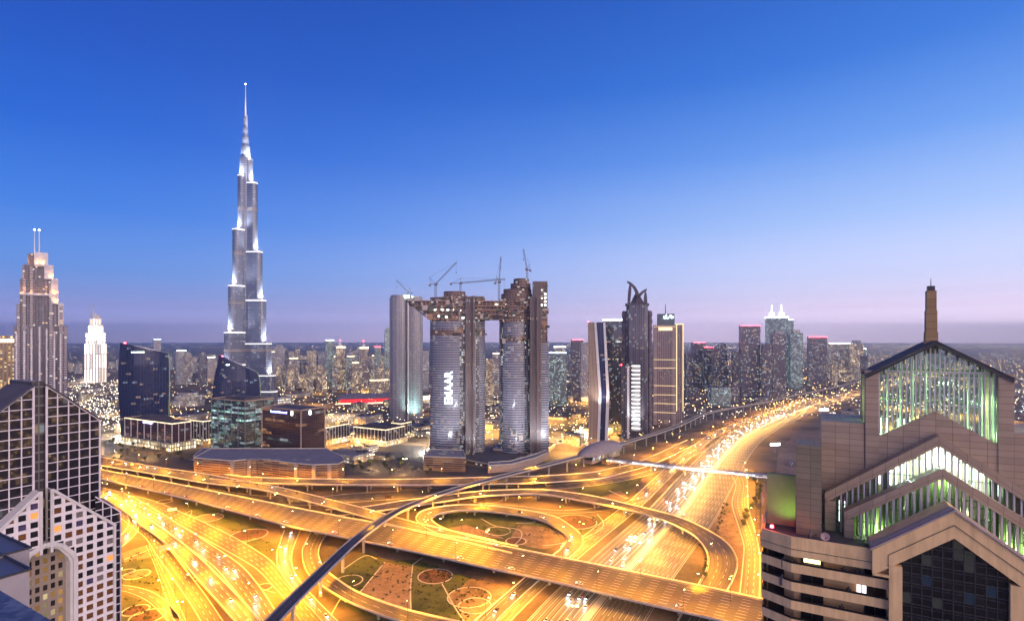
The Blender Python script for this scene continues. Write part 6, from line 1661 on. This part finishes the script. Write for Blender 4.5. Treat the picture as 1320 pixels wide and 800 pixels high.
def board(label, px, py, w, h, hh):
    p = at(px, py, 0); r = thing('billboard', label, 'billboard', (p.x, p.y, 0), RAD(10))
    m = MB(); m.box(-w/2,w/2,-.4,.4,hh,hh+h); pb_ = m.build('frame_box', M['dark_steel'], r)
    m = MB(); m.box(-w/2+.2,w/2-.2,-.55,-.41,hh+.2,hh+h-.2); m.build('lit_panel', emit('billboard_white', (1,1,1), 4), pb_)
    m = MB(); m.tube((0,0,0),(0,0,hh),.6,.5,10); m.build('post', M['steel'], r)
board('blank white lit billboard beside the highway just left of the stone tower', 999, 583, 18, 4.5, 11)
board('blank white lit billboard farther up the highway, beyond the car park', 1062, 536, 26, 6, 12)

# ------------------------------------------------------------------ trees
LEAF = [plain('leaves_dark', (.035,.055,.018), .8, var=.5, scale=.8), plain('leaves_olive', (.07,.08,.03), .8, var=.5, scale=.8)]
def make_tree(h, r, seed, palm=False):
    rg_ = random.Random(seed); t = thing('palm_tree' if palm else 'tree', 'tree', 'tree')
    m = MB(); top = Vector((.3*rg_.random(), .3*rg_.random(), h*(.86 if palm else .55)))
    m.tube((0,0,-.1), top*.5, .28, .2, 7); m.tube(top*.5, top, .2, .13, 7)
    if not palm:
        for k in range(5): a = 2*pi*k/5+rg_.random(); m.tube(top*.8, top+Vector((cos(a)*r*.6, sin(a)*r*.6, h*.22)), .1, .04, 5)
    m.build('trunk', M['bed'], t)
    c = MB()
    if palm:
        for k in range(18):
            a = 2*pi*k/18+rg_.random()*.3; el = rg_.uniform(-.2,1.0); p = top.copy(); d = Vector((cos(a)*cos(el), sin(a)*cos(el), sin(el)))
            for s_ in range(5):
                q = p+d*(r*.3); sd = d.cross(Vector((0,0,1))).normalized()*(.35*(1-s_/6)); c.face([p-sd,p+sd,q+sd*.8,q-sd*.8]); p = q; d = (d+Vector((0,0,-.35))).normalized()
    else:
        for k in range(420):
            d = Vector((rg_.gauss(0,1),rg_.gauss(0,1),rg_.gauss(0,.8))); d.normalize()
            lump = 1+.35*sin(3*d.x+seed)*cos(4*d.y+2*d.z+seed); p = top+Vector((0,0,h*.18))+d*r*lump*rg_.uniform(.45,1.0)
            s_ = rg_.uniform(.25,.6); u = Vector((rg_.gauss(0,1),rg_.gauss(0,1),rg_.gauss(0,1))).normalized(); v = u.cross(d).normalized() if u.cross(d).length > .1 else Vector((1,0,0))
            c.face([p-u*s_-v*s_*.5,p+u*s_-v*s_*.5,p+u*s_*.6+v*s_,p-u*s_*.6+v*s_])
    c.build('crown', LEAF[seed % 2], t); return t
TREES = [make_tree(6.5,2.6,1), make_tree(8,3.2,2), make_tree(5.5,2.2,3)]; PALM = make_tree(10,4.2,4,True)
tu = set()
def put_tree(proto, p, label, group, s=1.0):
    o = copy_tree(proto) if proto.name in tu else proto; tu.add(proto.name)
    o.location = p; o.rotation_euler = (0,0,crng.random()*6); o.scale = (s,s,s); tag(o, label, 'tree', group)
for k in range(26):
    t = k/26; px = 966+10*math.sin(t*5)+crng.uniform(-2,6); py = 612+t*70
    put_tree(TREES[k%3], at(px, py), 'small tree on the verge between the side road and the stone tower', 'trees on the verge by the side road', crng.uniform(.6,1.0))
for k in range(30):
    t = k/29; A_ = Vector((906,748,0)).lerp(Vector((936,650,0)), t)
    put_tree(TREES[k%3], at(A_.x+crng.uniform(-3,3), A_.y), 'low bushy tree in the strip between the highway and the curved ramp', 'trees in the strip beside the highway', crng.uniform(.35,.6))
for k in range(60):
    px = crng.uniform(420,560); py = crng.uniform(590,613)
    put_tree(PALM if k%3 else TREES[1], at(px, py), 'palm or tree among the dark lots behind the rear flyover', 'trees behind the rear flyover', crng.uniform(.7,1.1))
for k in range(50):
    px = crng.uniform(132,250); py = 572+crng.uniform(-6,22)
    put_tree(PALM if k%2 else TREES[0], at(px, py), 'palm or tree round the foot of the maroon office block', 'trees round the maroon office block', crng.uniform(.7,1.1))
for k in range(26):
    px = crng.uniform(715,800); py = crng.uniform(545,575)
    put_tree(PALM if k%2 else TREES[1], at(px, py), 'palm or tree on the streets left of the bent tower', 'trees left of the bent tower', crng.uniform(.8,1.2))

# bushes in the planted beds
for cx, cy, rx, ry, n_ in ((561,742,18,8,22),(742,672,20,4,14),(640,684,12,3,8),(175,786,11,5,9),(190,794,15,6,9),(321,689,17,5,12),(605,769,22,10,10),(450,748,12,6,8)):
    for k in range(n_):
        a = crng.random()*2*pi; q = sqrt(crng.random()); put_tree(TREES[k%3], at(cx+rx*q*cos(a), cy+ry*q*sin(a)), 'clipped bush in a round planting bed of the interchange gardens', 'bushes in the garden beds', crng.uniform(.16,.34))

# low ground cover on the lawns: nobody could count it
gc = MB()
LAWNS = [[(420,760),(440,735),(470,712),(500,722),(540,722),(600,742),(640,752),(600,800),(560,815),(470,795)],[(556,672),(572,660),(620,656),(680,664),(712,680),(690,700),(620,690),(575,682)],[(690,668),(740,663),(775,668),(778,682),(765,696),(735,706)],[(158,718),(196,706),(212,745),(216,764),(158,752)],[(158,764),(186,775),(216,810),(158,810)],[(735,628),(800,618),(830,614),(806,640)],[(230,640),(300,662),(345,680),(300,684)],[(920,668),(940,652),(950,685),(958,700),(930,694)],[(330,690),(352,700),(360,715),(335,716)]]
def inside(p, P):
    c = False
    for i in range(len(P)):
        a, b = P[i], P[i-1]
        if (a[1] > p[1]) != (b[1] > p[1]) and p[0] < (b[0]-a[0])*(p[1]-a[1])/(b[1]-a[1])+a[0]: c = not c
    return c
for P in LAWNS:
    x0, x1, y0, y1 = min(p[0] for p in P), max(p[0] for p in P), min(p[1] for p in P), max(p[1] for p in P)
    for k in range(int((x1-x0)*(y1-y0)/14)):
        q = (crng.uniform(x0, x1), crng.uniform(y0, y1))
        # clumps gather in drifts
        if not inside(q, P) or sin(q[0]*.31+q[1]*.4)+sin(q[0]*.13-q[1]*.7) < .2: continue
        p = at(*q); s_ = crng.uniform(.3,.9)
        for a in (0, 1.05, 2.1):
            u = Vector((cos(a+q[0]), sin(a+q[0]), 0))*s_; gc.face([p-u, p+u, p+u*.6+Vector((0,0,s_*.9)), p-u*.7+Vector((0,0,s_*1.1))])
tag(gc.build('undergrowth', LEAF[0]), kind='stuff')
# ------------------------------------------------------------------ farther towers
FM = [facade('far_wall_mixed', (.26,.23,.26), (.06,.06,.09), 3.6, 3.6, .22, .25, .30, WARM, (.85,1,.95), .35, 5.0),
      facade('far_wall_warm', (.30,.26,.22), (.08,.07,.06), 3.8, 3.7, .25, .28, .40, (1,.66,.28), (1,.9,.7), .35, 6.0),
      facade('far_wall_dark', (.12,.10,.15), (.04,.04,.07), 3.4, 3.7, .16, .2, .15, WARM, COOL, .5, 3.4),
      facade('far_wall_green', (.22,.28,.28), (.06,.10,.11), 3.4, 3.7, .14, .2, .28, (.7,1,.85), COOL, .6, 2.4),
      facade('far_wall_grey', (.34,.33,.37), (.10,.10,.13), 4.2, 3.7, .22, .28, .20, WARM, COOL, .5, 4.5)]
RED_TOP = emit('red_roof_light', (1,.05,.08), 9); WHITE_TOP = emit('white_roof_light', (.9,.96,1), 7); WARM_TOP = emit('warm_roof_light', (1,.72,.36), 6); BLUE_TOP = emit('blue_roof_light', (.35,.5,1), 7)
TOPS = {'red': RED_TOP, 'white': WHITE_TOP, 'warm': WARM_TOP, 'blue': BLUE_TOP}
def crown(r, kind, W, D, z):
    if kind in TOPS:
        m = MB(); m.box(-W/2-.4, W/2+.4, -D/2-.6, -D/2+1.0, z-1.6, z+.4); m.box(W/2-.5, W/2+.6, -D/2+1.0, D/2, z-1.6, z+.4); m.build('roof_light', TOPS[kind], r)
    elif kind == 'spire':
        m = MB(); a = min(W,D)*.36; m.loft([[Vector((x,y,z)) for x,y in ((-a,-a),(a,-a),(a,a),(-a,a))],[Vector((x*.4,y*.4,z+a*1.2)) for x,y in ((-a,-a),(a,-a),(a,a),(-a,a))]]); m.tube((0,0,z+a),(0,0,z+a*2.4),1.6,.5,6); m.build('pointed_crown', M['white_panel'], r)
        b = MB(); b.prism(circle(2.4, 8), z+a*2.2, z+a*2.2+4); b.build('beacon', [RED_TOP], r)
        g = MB(); g.box(-W/2-.3,W/2+.3,-D/2-.5,-D/2+.6,z-5,z-1.5); g.build('roof_light', WARM_TOP, r)
    elif kind == 'step':
        m = MB(); m.box(-W*.3,W*.3,-D*.3,D*.3,z,z+W*.28,0,1); m.build('roof_block', [M['far_wall'], M['roof_grey']], r)
    elif kind == 'twin':
        for sx in (-.22,.22):
            m = MB(); m.box(sx*W-W*.1,sx*W+W*.1,-D*.2,D*.2,z,z+W*.22); m.tube((sx*W,0,z+W*.2),(sx*W,0,z+W*.62),2.4,.7,6); m.build('lit_pinnacle', WHITE_TOP, r)
        m = MB(); m.box(-W/2-.5,W/2+.5,-D/2-1,D/2+.5,z-4,z+.5); m.build('roof_light', WHITE_TOP, r)
    elif kind == 'slope': pass
M['far_wall'] = FM[4]
def tower(label, xl, xr, yt, Y, mi, crn=None, rot=.3, group=None, name='high_rise', cat='skyscraper', k=.8, kind='box', base=0):
    pc = (xl+xr)/2; r = site(name, label, cat, pc, Y, 0 if kind == 'round' else rot, group)
    Wp = mw(xr-xl, pc, Y)
    W = Wp/(cos(rot)+k*abs(sin(rot))) if kind != 'round' else Wp
    D = W*k; z = zat(yt, Y); m = MB()
    if kind == 'round': m.prism(circle(W/2, 20, ry=D/2), 0, z, 0, 1)
    elif kind == 'slope': m.prism([(-W/2,-D/2),(W/2,-D/2),(W/2,D/2),(-W/2,D/2)], 0, z, 0, 1, ztop=lambda x, y: z-(x+W/2)/W*z*.16)
    elif kind == 'sail':
        n_ = 9; P = [(-W/2+W*i/n_, z*(.80+.2*sin((i/n_)*pi*.62+.25)) if i < n_ else z*.62) for i in range(n_+1)]
        F_ = [(-W/2,0),(W/2,0)] + list(reversed(P)); m.face([(x,-D/2,q) for x,q in F_], 0, F_); m.face([(x,D/2,q) for x,q in reversed(F_)], 0, list(reversed(F_)))
        for i in range(len(F_)): a, b = F_[i], F_[(i+1)%len(F_)]; m.face([(b[0],-D/2,b[1]),(a[0],-D/2,a[1]),(a[0],D/2,a[1]),(b[0],D/2,b[1])], 0, [(0,b[1]),(0,a[1]),(D,a[1]),(D,b[1])])
    else: m.box(-W/2, W/2, -D/2, D/2, 0, z, 0, 1, bottom=False)
    m.build('tower_body', [FM[mi], M['roof_grey']], r)
    if crn: crown(r, crn, W, D, z)
    return r
# right hand cluster along the highway
T = tower
T('low dark block with few lights at the left foot of the red lit cluster', 882,894,455,1900,2)
T('dark tower with a bright red lit roof left of the sail shaped tower', 891,909,441,1950,2,'red',.25)
T('short tower with a red light between the red roofed and the sail shaped towers', 906,919,447,1900,2,'red',.2)
T('dark sail shaped tower with a curved slanting top', 917,938,442,1850,2,None,.1,kind='sail')
T('narrow plain dark slab just left of the tall red rimmed tower', 943,953,452,1800,2)
T('tall dark tower with a red rimmed roof, nearest of the cluster beyond the highway bend', 952,980,419.5,1640,2,'red',.2,k=.7)
T('slim dark block standing close to the right of the tall red rimmed tower', 981,995,443.5,1600,2,None,.2)
T('dark tower with a red light below its roof in front of the white crowned tower', 993,1013,430,1640,2,'step',.25)
T('tallest tower of the right cluster with a white lit crown and two shining pinnacles', 986,1016,408.5,2100,3,'twin',.12,k=.6)
T('slim tower rising behind the white crowned tower on its right', 1009,1023,412,2300,3,'white',.2)
T('green lit tower right of the white crowned tower', 1016,1035,429,2000,3,'step',.25)
T('dark tower with red roof lights right of the green lit tower', 1040,1066,434,2200,2,'red',.2,k=.6)
T('broad pale apartment slab full of small lights with a bright roof sign', 1067,1096,442,2500,0,'white',.12,k=.4)
T('apartment slab full of small lights next to the highway vanishing point', 1094,1114,443,2450,1,'step',.2,k=.6)
T('thin tower edge lit as one white vertical line beside the stone tower', 1113.5,1116.5,449,2300,3,'white',.1)
m = MB(); 
T('low pale blue lit block in front of the red rimmed tower', 912,942,499,1500,3,None,.35,name='low_block',cat='building',k=.6)
T('low grey block right of the pale blue lit block', 941,953,497,1560,2,None,.3,name='low_block',cat='building')
T('low block with a sign light left of the pale blue lit block', 884,902,501,1600,2,None,.3,name='low_block',cat='building')
# between the unfinished towers and the bent tower
T('glass block with yellow green floors and blue roof rim right of the unfinished towers', 706,730,454,1500,3,'blue',.15,k=.6)
T('narrow block with a white lit roof behind the yellow green lit block', 713,729,446.5,1650,4,'white',.1)
T('dark violet tower with three red lights on its left edge', 735.5,752,437.5,1700,2,'red',.2)
T('grey tower with vertical ribs right of the violet tower with red lights', 748,758,441,1600,4,None,.2)
T('warm lit apartment tower seen through the gap between the unfinished towers', 625,636,462,1500,1,None,.25)
T('second apartment tower in the gap between the unfinished towers, taller and paler', 634,646,455,1700,0,'warm',.2)
T('grey block seen in the gap left of the left unfinished tower', 544,553,452,1900,4,None,.2)
# left half skyline
T('tower with a blue lit top box behind the larger curved glass tower', 197,207.5,437,2600,4,'blue',.15)
T('grey tower with a white roof light right of the larger curved glass tower', 226,240,451.5,2200,4,'white',.2)
T('grey stepped tower beside the tower with a white roof light', 236,248,456,2200,0,'step',.25)
T('dark grey tower midway between the two curved glass towers', 256,267,456,2100,2,'step',.3)
T('blue grey tower left of the smaller curved glass tower', 266,277,460,2400,4,'white',.2)
T('tower floodlit brilliant white with a crane arm of lights at its top', 419,430.5,438,2000,3,'white',.12,k=.6)
T('pointed warm lit tower with red peak light right of the brilliant white tower', 432,445,446,2000,1,'spire',.2)
T('pointed pale tower with a lit crown and a red light on its peak, standing alone', 462,475,447,2000,0,'spire',.2)
T('slim teal tower with a red roof light left of the round grey tower', 482,491,446.5,2100,3,'red',.15)
T('tall teal tower partly hidden by the round grey tower', 495.5,506,424.5,1900,3,'step',.15)
T('small block with a warm roof light below the pointed pale tower', 453,462,467,1800,1,'warm',.2)
T('broad low white lit block left of the round grey tower', 476,500,489,1700,1,'warm',.1,k=.5,name='low_block',cat='building')
T('teal lit tower right behind the pointed warm lit tower', 445,454,460,1950,3,None,.15)
srng = random.Random(5)
FARG = 'towers of the far skyline behind the tallest tower'
lab = {0:'distant grey violet tower with lit windows in the hazy skyline right of the tallest tower', 1:'distant warm lit apartment tower in the hazy skyline right of the tallest tower', 2:'distant dark tower with few lights in the hazy skyline right of the tallest tower', 4:'distant pale grey tower in the hazy skyline right of the tallest tower'}
x = 346
while x < 500:
    w = srng.uniform(7,13); mi = srng.choice((0,0,1,1,2,4)); yt = srng.uniform(446,466)
    if 415 < x < 480: yt += 6
    T(lab[mi], x, x+w, yt, srng.uniform(2100,3000), mi, srng.choice((None,None,'step','step','warm')), srng.uniform(-.4,.4), FARG)
    x += w*srng.uniform(.55,1.0)
x = 342
while x < 500:
    w = srng.uniform(6,11); mi = srng.choice((0,1,1,1))
    T({0:'lower grey tower with many lit windows in front of the hazy skyline', 1:'lower warm lit apartment tower in front of the hazy skyline'}[mi], x, x+w, srng.uniform(466,482), srng.uniform(1750,2050), mi, srng.choice((None,'step')), srng.uniform(-.4,.4), 'lower towers in front of the far skyline'); x += w*srng.uniform(.8,1.5)
x = 88
while x < 300:
    w = srng.uniform(7,13)
    T('hazy distant tower in the left skyline between the stepped hotel and the tallest tower', x, x+w, srng.uniform(452,468), srng.uniform(2700,3600), srng.choice((0,1,4)), None, srng.uniform(-.4,.4), 'towers of the left skyline'); x += w*srng.uniform(.8,2.0)
x = 500
while x < 880:
    w = srng.uniform(6,11)
    T('hazy distant tower in the gaps between the towers along the highway', x, x+w, srng.uniform(452,470), srng.uniform(2500,3800), srng.choice((0,1,2,4)), None, srng.uniform(-.4,.4), 'towers glimpsed behind the highway towers'); x += w*srng.uniform(1.2,3.0)

x = 340
while x < 500:
    w = srng.uniform(5,10); mi = srng.choice((0,1,4,4))
    T(('hazy faint tower of the farthest row right of the tallest tower, ' + {0:'grey violet',1:'warm',4:'pale grey'}[mi]), x, x+w, srng.uniform(450,462), srng.uniform(3200,4200), mi, None, srng.uniform(-.4,.4), 'farthest row of the skyline'); x += w*srng.uniform(.7,1.3)
x = 700
while x < 1110:
    w = srng.uniform(5,10); mi = srng.choice((0,1,2,4))
    T(('hazy faint tower far behind the right cluster, ' + {0:'grey violet',1:'warm',2:'dark',4:'pale grey'}[mi]), x, x+w, srng.uniform(455,474), srng.uniform(2300,3600), mi, None, srng.uniform(-.4,.4), 'farthest row behind the right cluster'); x += w*srng.uniform(1.0,2.6)
x = 1040
while x < 1112:
    w = srng.uniform(6,10)
    T('grey mid-height apartment block at the end of the highway', x, x+w, srng.uniform(462,476), srng.uniform(2150,2400), srng.choice((0,1)), None, srng.uniform(-.3,.3), 'apartment blocks at the end of the highway'); x += w*srng.uniform(.9,1.4)
ro = thing('mall_rotunda', 'pale round mall building with stepped terraces behind the two curved glass towers', 'building', (xat(243, 1500), 1500, 0))
m = MB()
for k, (r_, z0, z1) in enumerate(((40,0,16),(33,16,28),(24,28,36))): m.prism(circle(r_, 28), z0, z1, 0, 1)
m.build('round_wall', [facade('rotunda_wall', (.5,.46,.42), (.3,.26,.2), 5, 5, .05, .3, .7, (1,.85,.6), (.95,1,.95), .4, 1.0), M['pale_roof']], ro)
m = MB(); m.prism(circle(9, 20), 36.01, 41); m.build('roof_drum', M['roof_dark'], ro)

# arena with a red lit front
ar = thing('red_arena', 'long low hall with a curved grey roof and a front lit bright red', 'hall', (xat(473, 1560), 1560, 0), RAD(14))
m = MB(); m.box(-78,82,-20,60,0,12); m.build('hall_wall', [M['stone']], ar)
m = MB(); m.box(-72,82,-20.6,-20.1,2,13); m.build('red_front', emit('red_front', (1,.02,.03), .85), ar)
m = MB(); m.loft([[Vector((-84,-22,14)),Vector((86,-22,14)),Vector((86,62,14)),Vector((-84,62,14))],[Vector((-70,-4,23)),Vector((74,-4,23)),Vector((74,44,23)),Vector((-70,44,23))]]); m.build('curved_roof', M['pale_roof'], ar)
m = MB(); m.box(-84,86,-23.2,-22.6,.5,1.8); m.build('base_light', WARM_TOP, ar)

# mall and low buildings: prototypes copied over the middle distance
def low_block(w, d, h, mi, seed, lit=True):
    r = thing('low_rise', 'x', 'building'); m = MB(); m.box(-w/2,w/2,-d/2,d/2,0,h,0,1,bottom=False); m.build('wall', [mi, M['roof_grey']], r)
    g = random.Random(seed); p = MB()
    for k in range(3): a, b = g.uniform(-.35,.3)*w, g.uniform(-.35,.3)*d; p.box(a,a+w*.12,b,b+d*.14,h,h+2.4)
    p.build('roof_plant', M['roof_dark'], r); return r
MALL = facade('mall_wall', (.42,.36,.30), (.3,.25,.18), 6, 5, .2, .3, .55, (1,.82,.55), (.9,.97,1), .45, 2.2)
HOUSE = facade('house_wall', (.32,.28,.25), (.08,.07,.06), 4.5, 3.6, .3, .3, .30, (1,.7,.3), (.9,1,.9), .3, 3.2)
SHOP = facade('shop_wall', (.30,.24,.18), (.2,.14,.08), 4, 4.5, .15, .2, .55, (1,.72,.32), (.9,.97,1), .3, 2.0)
LB = [low_block(46,30,15,MALL,1), low_block(70,42,12,MALL,2), low_block(30,24,20,SHOP,3), low_block(22,20,10,HOUSE,4), low_block(38,18,8,SHOP,5)]
VL = [low_block(16,14,7,HOUSE,6), low_block(24,15,8.5,HOUSE,7), low_block(34,22,11,HOUSE,8)]
lu = set(); placed = []
def near_road(p, gap):
    for L in ROADS.values():
        for A_, B_ in L:
            for i in range(0, len(A_), 2):
                c = (A_[i]+B_[i])/2
                if (c.x-p.x)**2+(c.y-p.y)**2 < (gap+(A_[i]-B_[i]).length/2)**2: return True
    for q in line[::4]:
        if (q.x-p.x)**2+(q.y-p.y)**2 < gap*gap: return True
    return False
bpy.context.view_layer.update()
solid = []
for o in COL.objects:
    if o.parent is None and o.get('category') in ('skyscraper','office tower','office building','building','bridge','station','hall','tower','hotel'):
        bb = [ch.matrix_world @ Vector(c) for ch in o.children if ch.type == 'MESH' for c in ch.bound_box]
        if bb: solid.append((min(p.x for p in bb), max(p.x for p in bb), min(p.y for p in bb), max(p.y for p in bb)))
def free(p, r_):
    for x0, x1, y0, y1 in solid:
        if x0-r_ < p.x < x1+r_ and y0-r_ < p.y < y1+r_: return False
    for q, s_ in placed:
        if (q.x-p.x)**2+(q.y-p.y)**2 < (r_+s_)**2*.8: return False
    return True
def put_block(protos, p, rz, label, group, s=1.0, r_=20):
    ix = srng.randrange(len(protos)); o0 = protos[ix]; lu_names = [q.name for q in protos]; o = copy_tree(o0) if o0.name in lu else o0; lu.add(o0.name)
    o.location = p; o.rotation_euler = (0,0,rz); o.scale = (s,s,s*srng.uniform(.8,1.25)); tag(o, label[lu_names.index(o0.name)] if isinstance(label, tuple) else label, 'building', group); placed.append((p, r_))
nb = 0
for k in range(2600):
    if nb >= 135: break
    px, py = srng.uniform(92,800), 470+130*srng.random()**1.3
    p = at(px, py)
    if 0 < p.y < 4000 and not near_road(p, 34) and free(p, 24): 
        put_block(LB, p, RAD(-28.5)+srng.choice((0,pi/2)), ('squarish flat roofed mall block with warm lit walls among the central streets','wide low mall hall with lit walls among the central streets','compact shop block with close rows of lit windows among the central streets','small plain house block among the central streets','long narrow shop row with a lit front among the central streets'), 'low buildings of the centre', srng.uniform(.7,1.15), 24); nb += 1
nv = 0
for k in range(4000):
    if nv >= 130: break
    px, py = srng.uniform(880,1330), 446+100*srng.random()**1.5
    p = at(px, py)
    if not near_road(p, 40) and free(p, 16) and p.x > -.0: 
        put_block(VL, p, RAD(-28.5)+srng.choice((0,pi/2)), ('small pale house with lit windows on the far plain to the right','medium pale house on the far plain to the right','large low house with many windows on the far plain to the right'), 'houses of the far plain', srng.uniform(.8,1.6), 18); nv += 1
print('LOW', nb, nv)

# countless street and house lights of the far city: little lamps on short posts
def far_lights(name, mat, n, fx, fy, size, hgt):
    m = MB(); c = 0
    while c < n:
        px, py = fx(), fy(); p = at(px, py)
        s_ = size*srng.uniform(.6,1.3)*min(7, .55+p.y/3500); z = hgt*srng.uniform(.6,1.4)
        m.tube((p.x,p.y,z),(p.x,p.y,z+s_*1.6),s_*.8,s_*.5,4); c += 1
    o = m.build(name, mat); return tag(o, kind='stuff')
u_ = srng.uniform
PT = {'w': emit('far_lamp_warm', (1,.60,.2), 8), 'p': emit('far_lamp_pale', (1,.86,.66), 7), 'c': emit('far_lamp_cool', (.8,.95,1), 8)}
far_lights('far_street_lights', PT['w'], 2200, lambda: u_(860,1330), lambda: 443+90*srng.random()**2.0, .85, 9)
far_lights('far_house_lights', PT['p'], 1300, lambda: u_(880,1330), lambda: 442.5+100*srng.random()**1.9, .75, 7)
far_lights('far_cool_lights', PT['c'], 450, lambda: u_(1100,1330), lambda: 443+100*srng.random()**1.5, .8, 7)
far_lights('town_street_lights', PT['w'], 1700, lambda: u_(88,880), lambda: 447+125*srng.random()**1.4, .7, 9)
far_lights('town_house_lights', PT['p'], 1200, lambda: u_(88,800), lambda: 450+120*srng.random()**1.1, .65, 6)
far_lights('town_cool_lights', PT['c'], 320, lambda: u_(88,800), lambda: 470+110*srng.random(), .65, 8)
far_lights('plaza_white_lights', PT['p'], 420, lambda: u_(90,165), lambda: 490+62*srng.random(), .9, 8)
far_lights('far_horizon_lights', PT['p'], 2600, lambda: u_(86,1330), lambda: 440.2+9*srng.random()**1.3, .8, 9)
far_lights('far_horizon_lamps', PT['w'], 900, lambda: u_(700,1330), lambda: 440.6+9*srng.random()**1.2, .9, 9)
# lights of the town behind and beside the viewer, mirrored in the glass walls
m = MB()
for k in range(2200):
    a = srng.uniform(-2.9, .35) if k % 2 else srng.uniform(-.5, .3); q = 260+2200*srng.random()**1.4; s_ = .8+q/1800; z = srng.choice((7,9,12,25,45)); p = Vector((q*cos(a), q*sin(a)-60, z))
    m.tube((p.x,p.y,z),(p.x,p.y,z+s_*1.6),s_*.8,s_*.5,4)
tag(m.build('town_street_lights', PT['w']), kind='stuff')
# the street lamps of the town proper light its ground
TOWN = lamp_light('town_light', (1.0,.54,.14), 700000, 164, .8)
LPT = make_lamp(True, 24.0, TOWN, 3.0); TOWNW = lamp_light('town_white_light', (1.0,.86,.66), 480000, 164, .8); LPW = make_lamp(True, 24.0, TOWNW, 3.0)
LPN = make_lamp(True, 16.0, lamp_light('lot_light', (1.0,.58,.18), 80000, 160, .8), 2.4); LPNW = make_lamp(True, 16.0, lamp_light('lot_white_light', (1.0,.88,.7), 80000, 160, .8), 2.4)
nl = 0
for px, py, w in ((100,505,1),(118,520,1),(140,535,1),(128,552,1),(150,560,1),(104,540,1),(150,583,0),(190,588,0),(430,600,0),(480,600,0),(522,606,0),(448,588,1),(480,583,1),(600,575,0),(725,558,0),(748,572,0),(700,560,0),(634,545,0),(612,592,1)):
    p = at(px, py)
    if free(p, 1): put_lamp(LPNW if w else LPN, p, .4*w, 'twin arm lamp among the streets and lots of the town', 'lamps of the town'); nl += 1
for k in range(900):
    if nl >= 56: break
    px, py = srng.uniform(92,800), 476+108*srng.random()
    p = at(px, py)
    if p.y < 2600 and free(p, 2):
        w = px < 165 or srng.random() < .3
        put_lamp(LPW if w else LPT, p, srng.uniform(0,3), 'tall twin arm lamp among the streets and lots of the town', 'lamps of the town'); nl += 1
nl = 0
for k in range(300):
    if nl >= 14: break
    px, py = srng.uniform(990,1330), 462+90*srng.random()
    p = at(px, py)
    if free(p, 2) and not near_road(p, 8): put_lamp(LPT, p, srng.uniform(0,3), 'tall twin arm lamp on the far plain to the right', 'lamps of the far plain'); nl += 1
# ------------------------------------------------------------------ haze
hz = MB(); hz.box(-28000, 28000, -1500, 26000, -1.0, 900.0)
mh = bpy.data.materials.new('haze_air'); mh.use_nodes = True
nt = mh.node_tree; nt.nodes.clear()
o_ = nt.nodes.new('ShaderNodeOutputMaterial'); v_ = nt.nodes.new('ShaderNodeVolumePrincipled')
v_.inputs['Color'].default_value = (1.0,.98,1.0,1); v_.inputs['Density'].default_value = HZ_D; v_.inputs['Anisotropy'].default_value = .7
nt.links.new(v_.outputs[0], o_.inputs['Volume'])
tag(hz.build('haze', mh), kind='stuff')
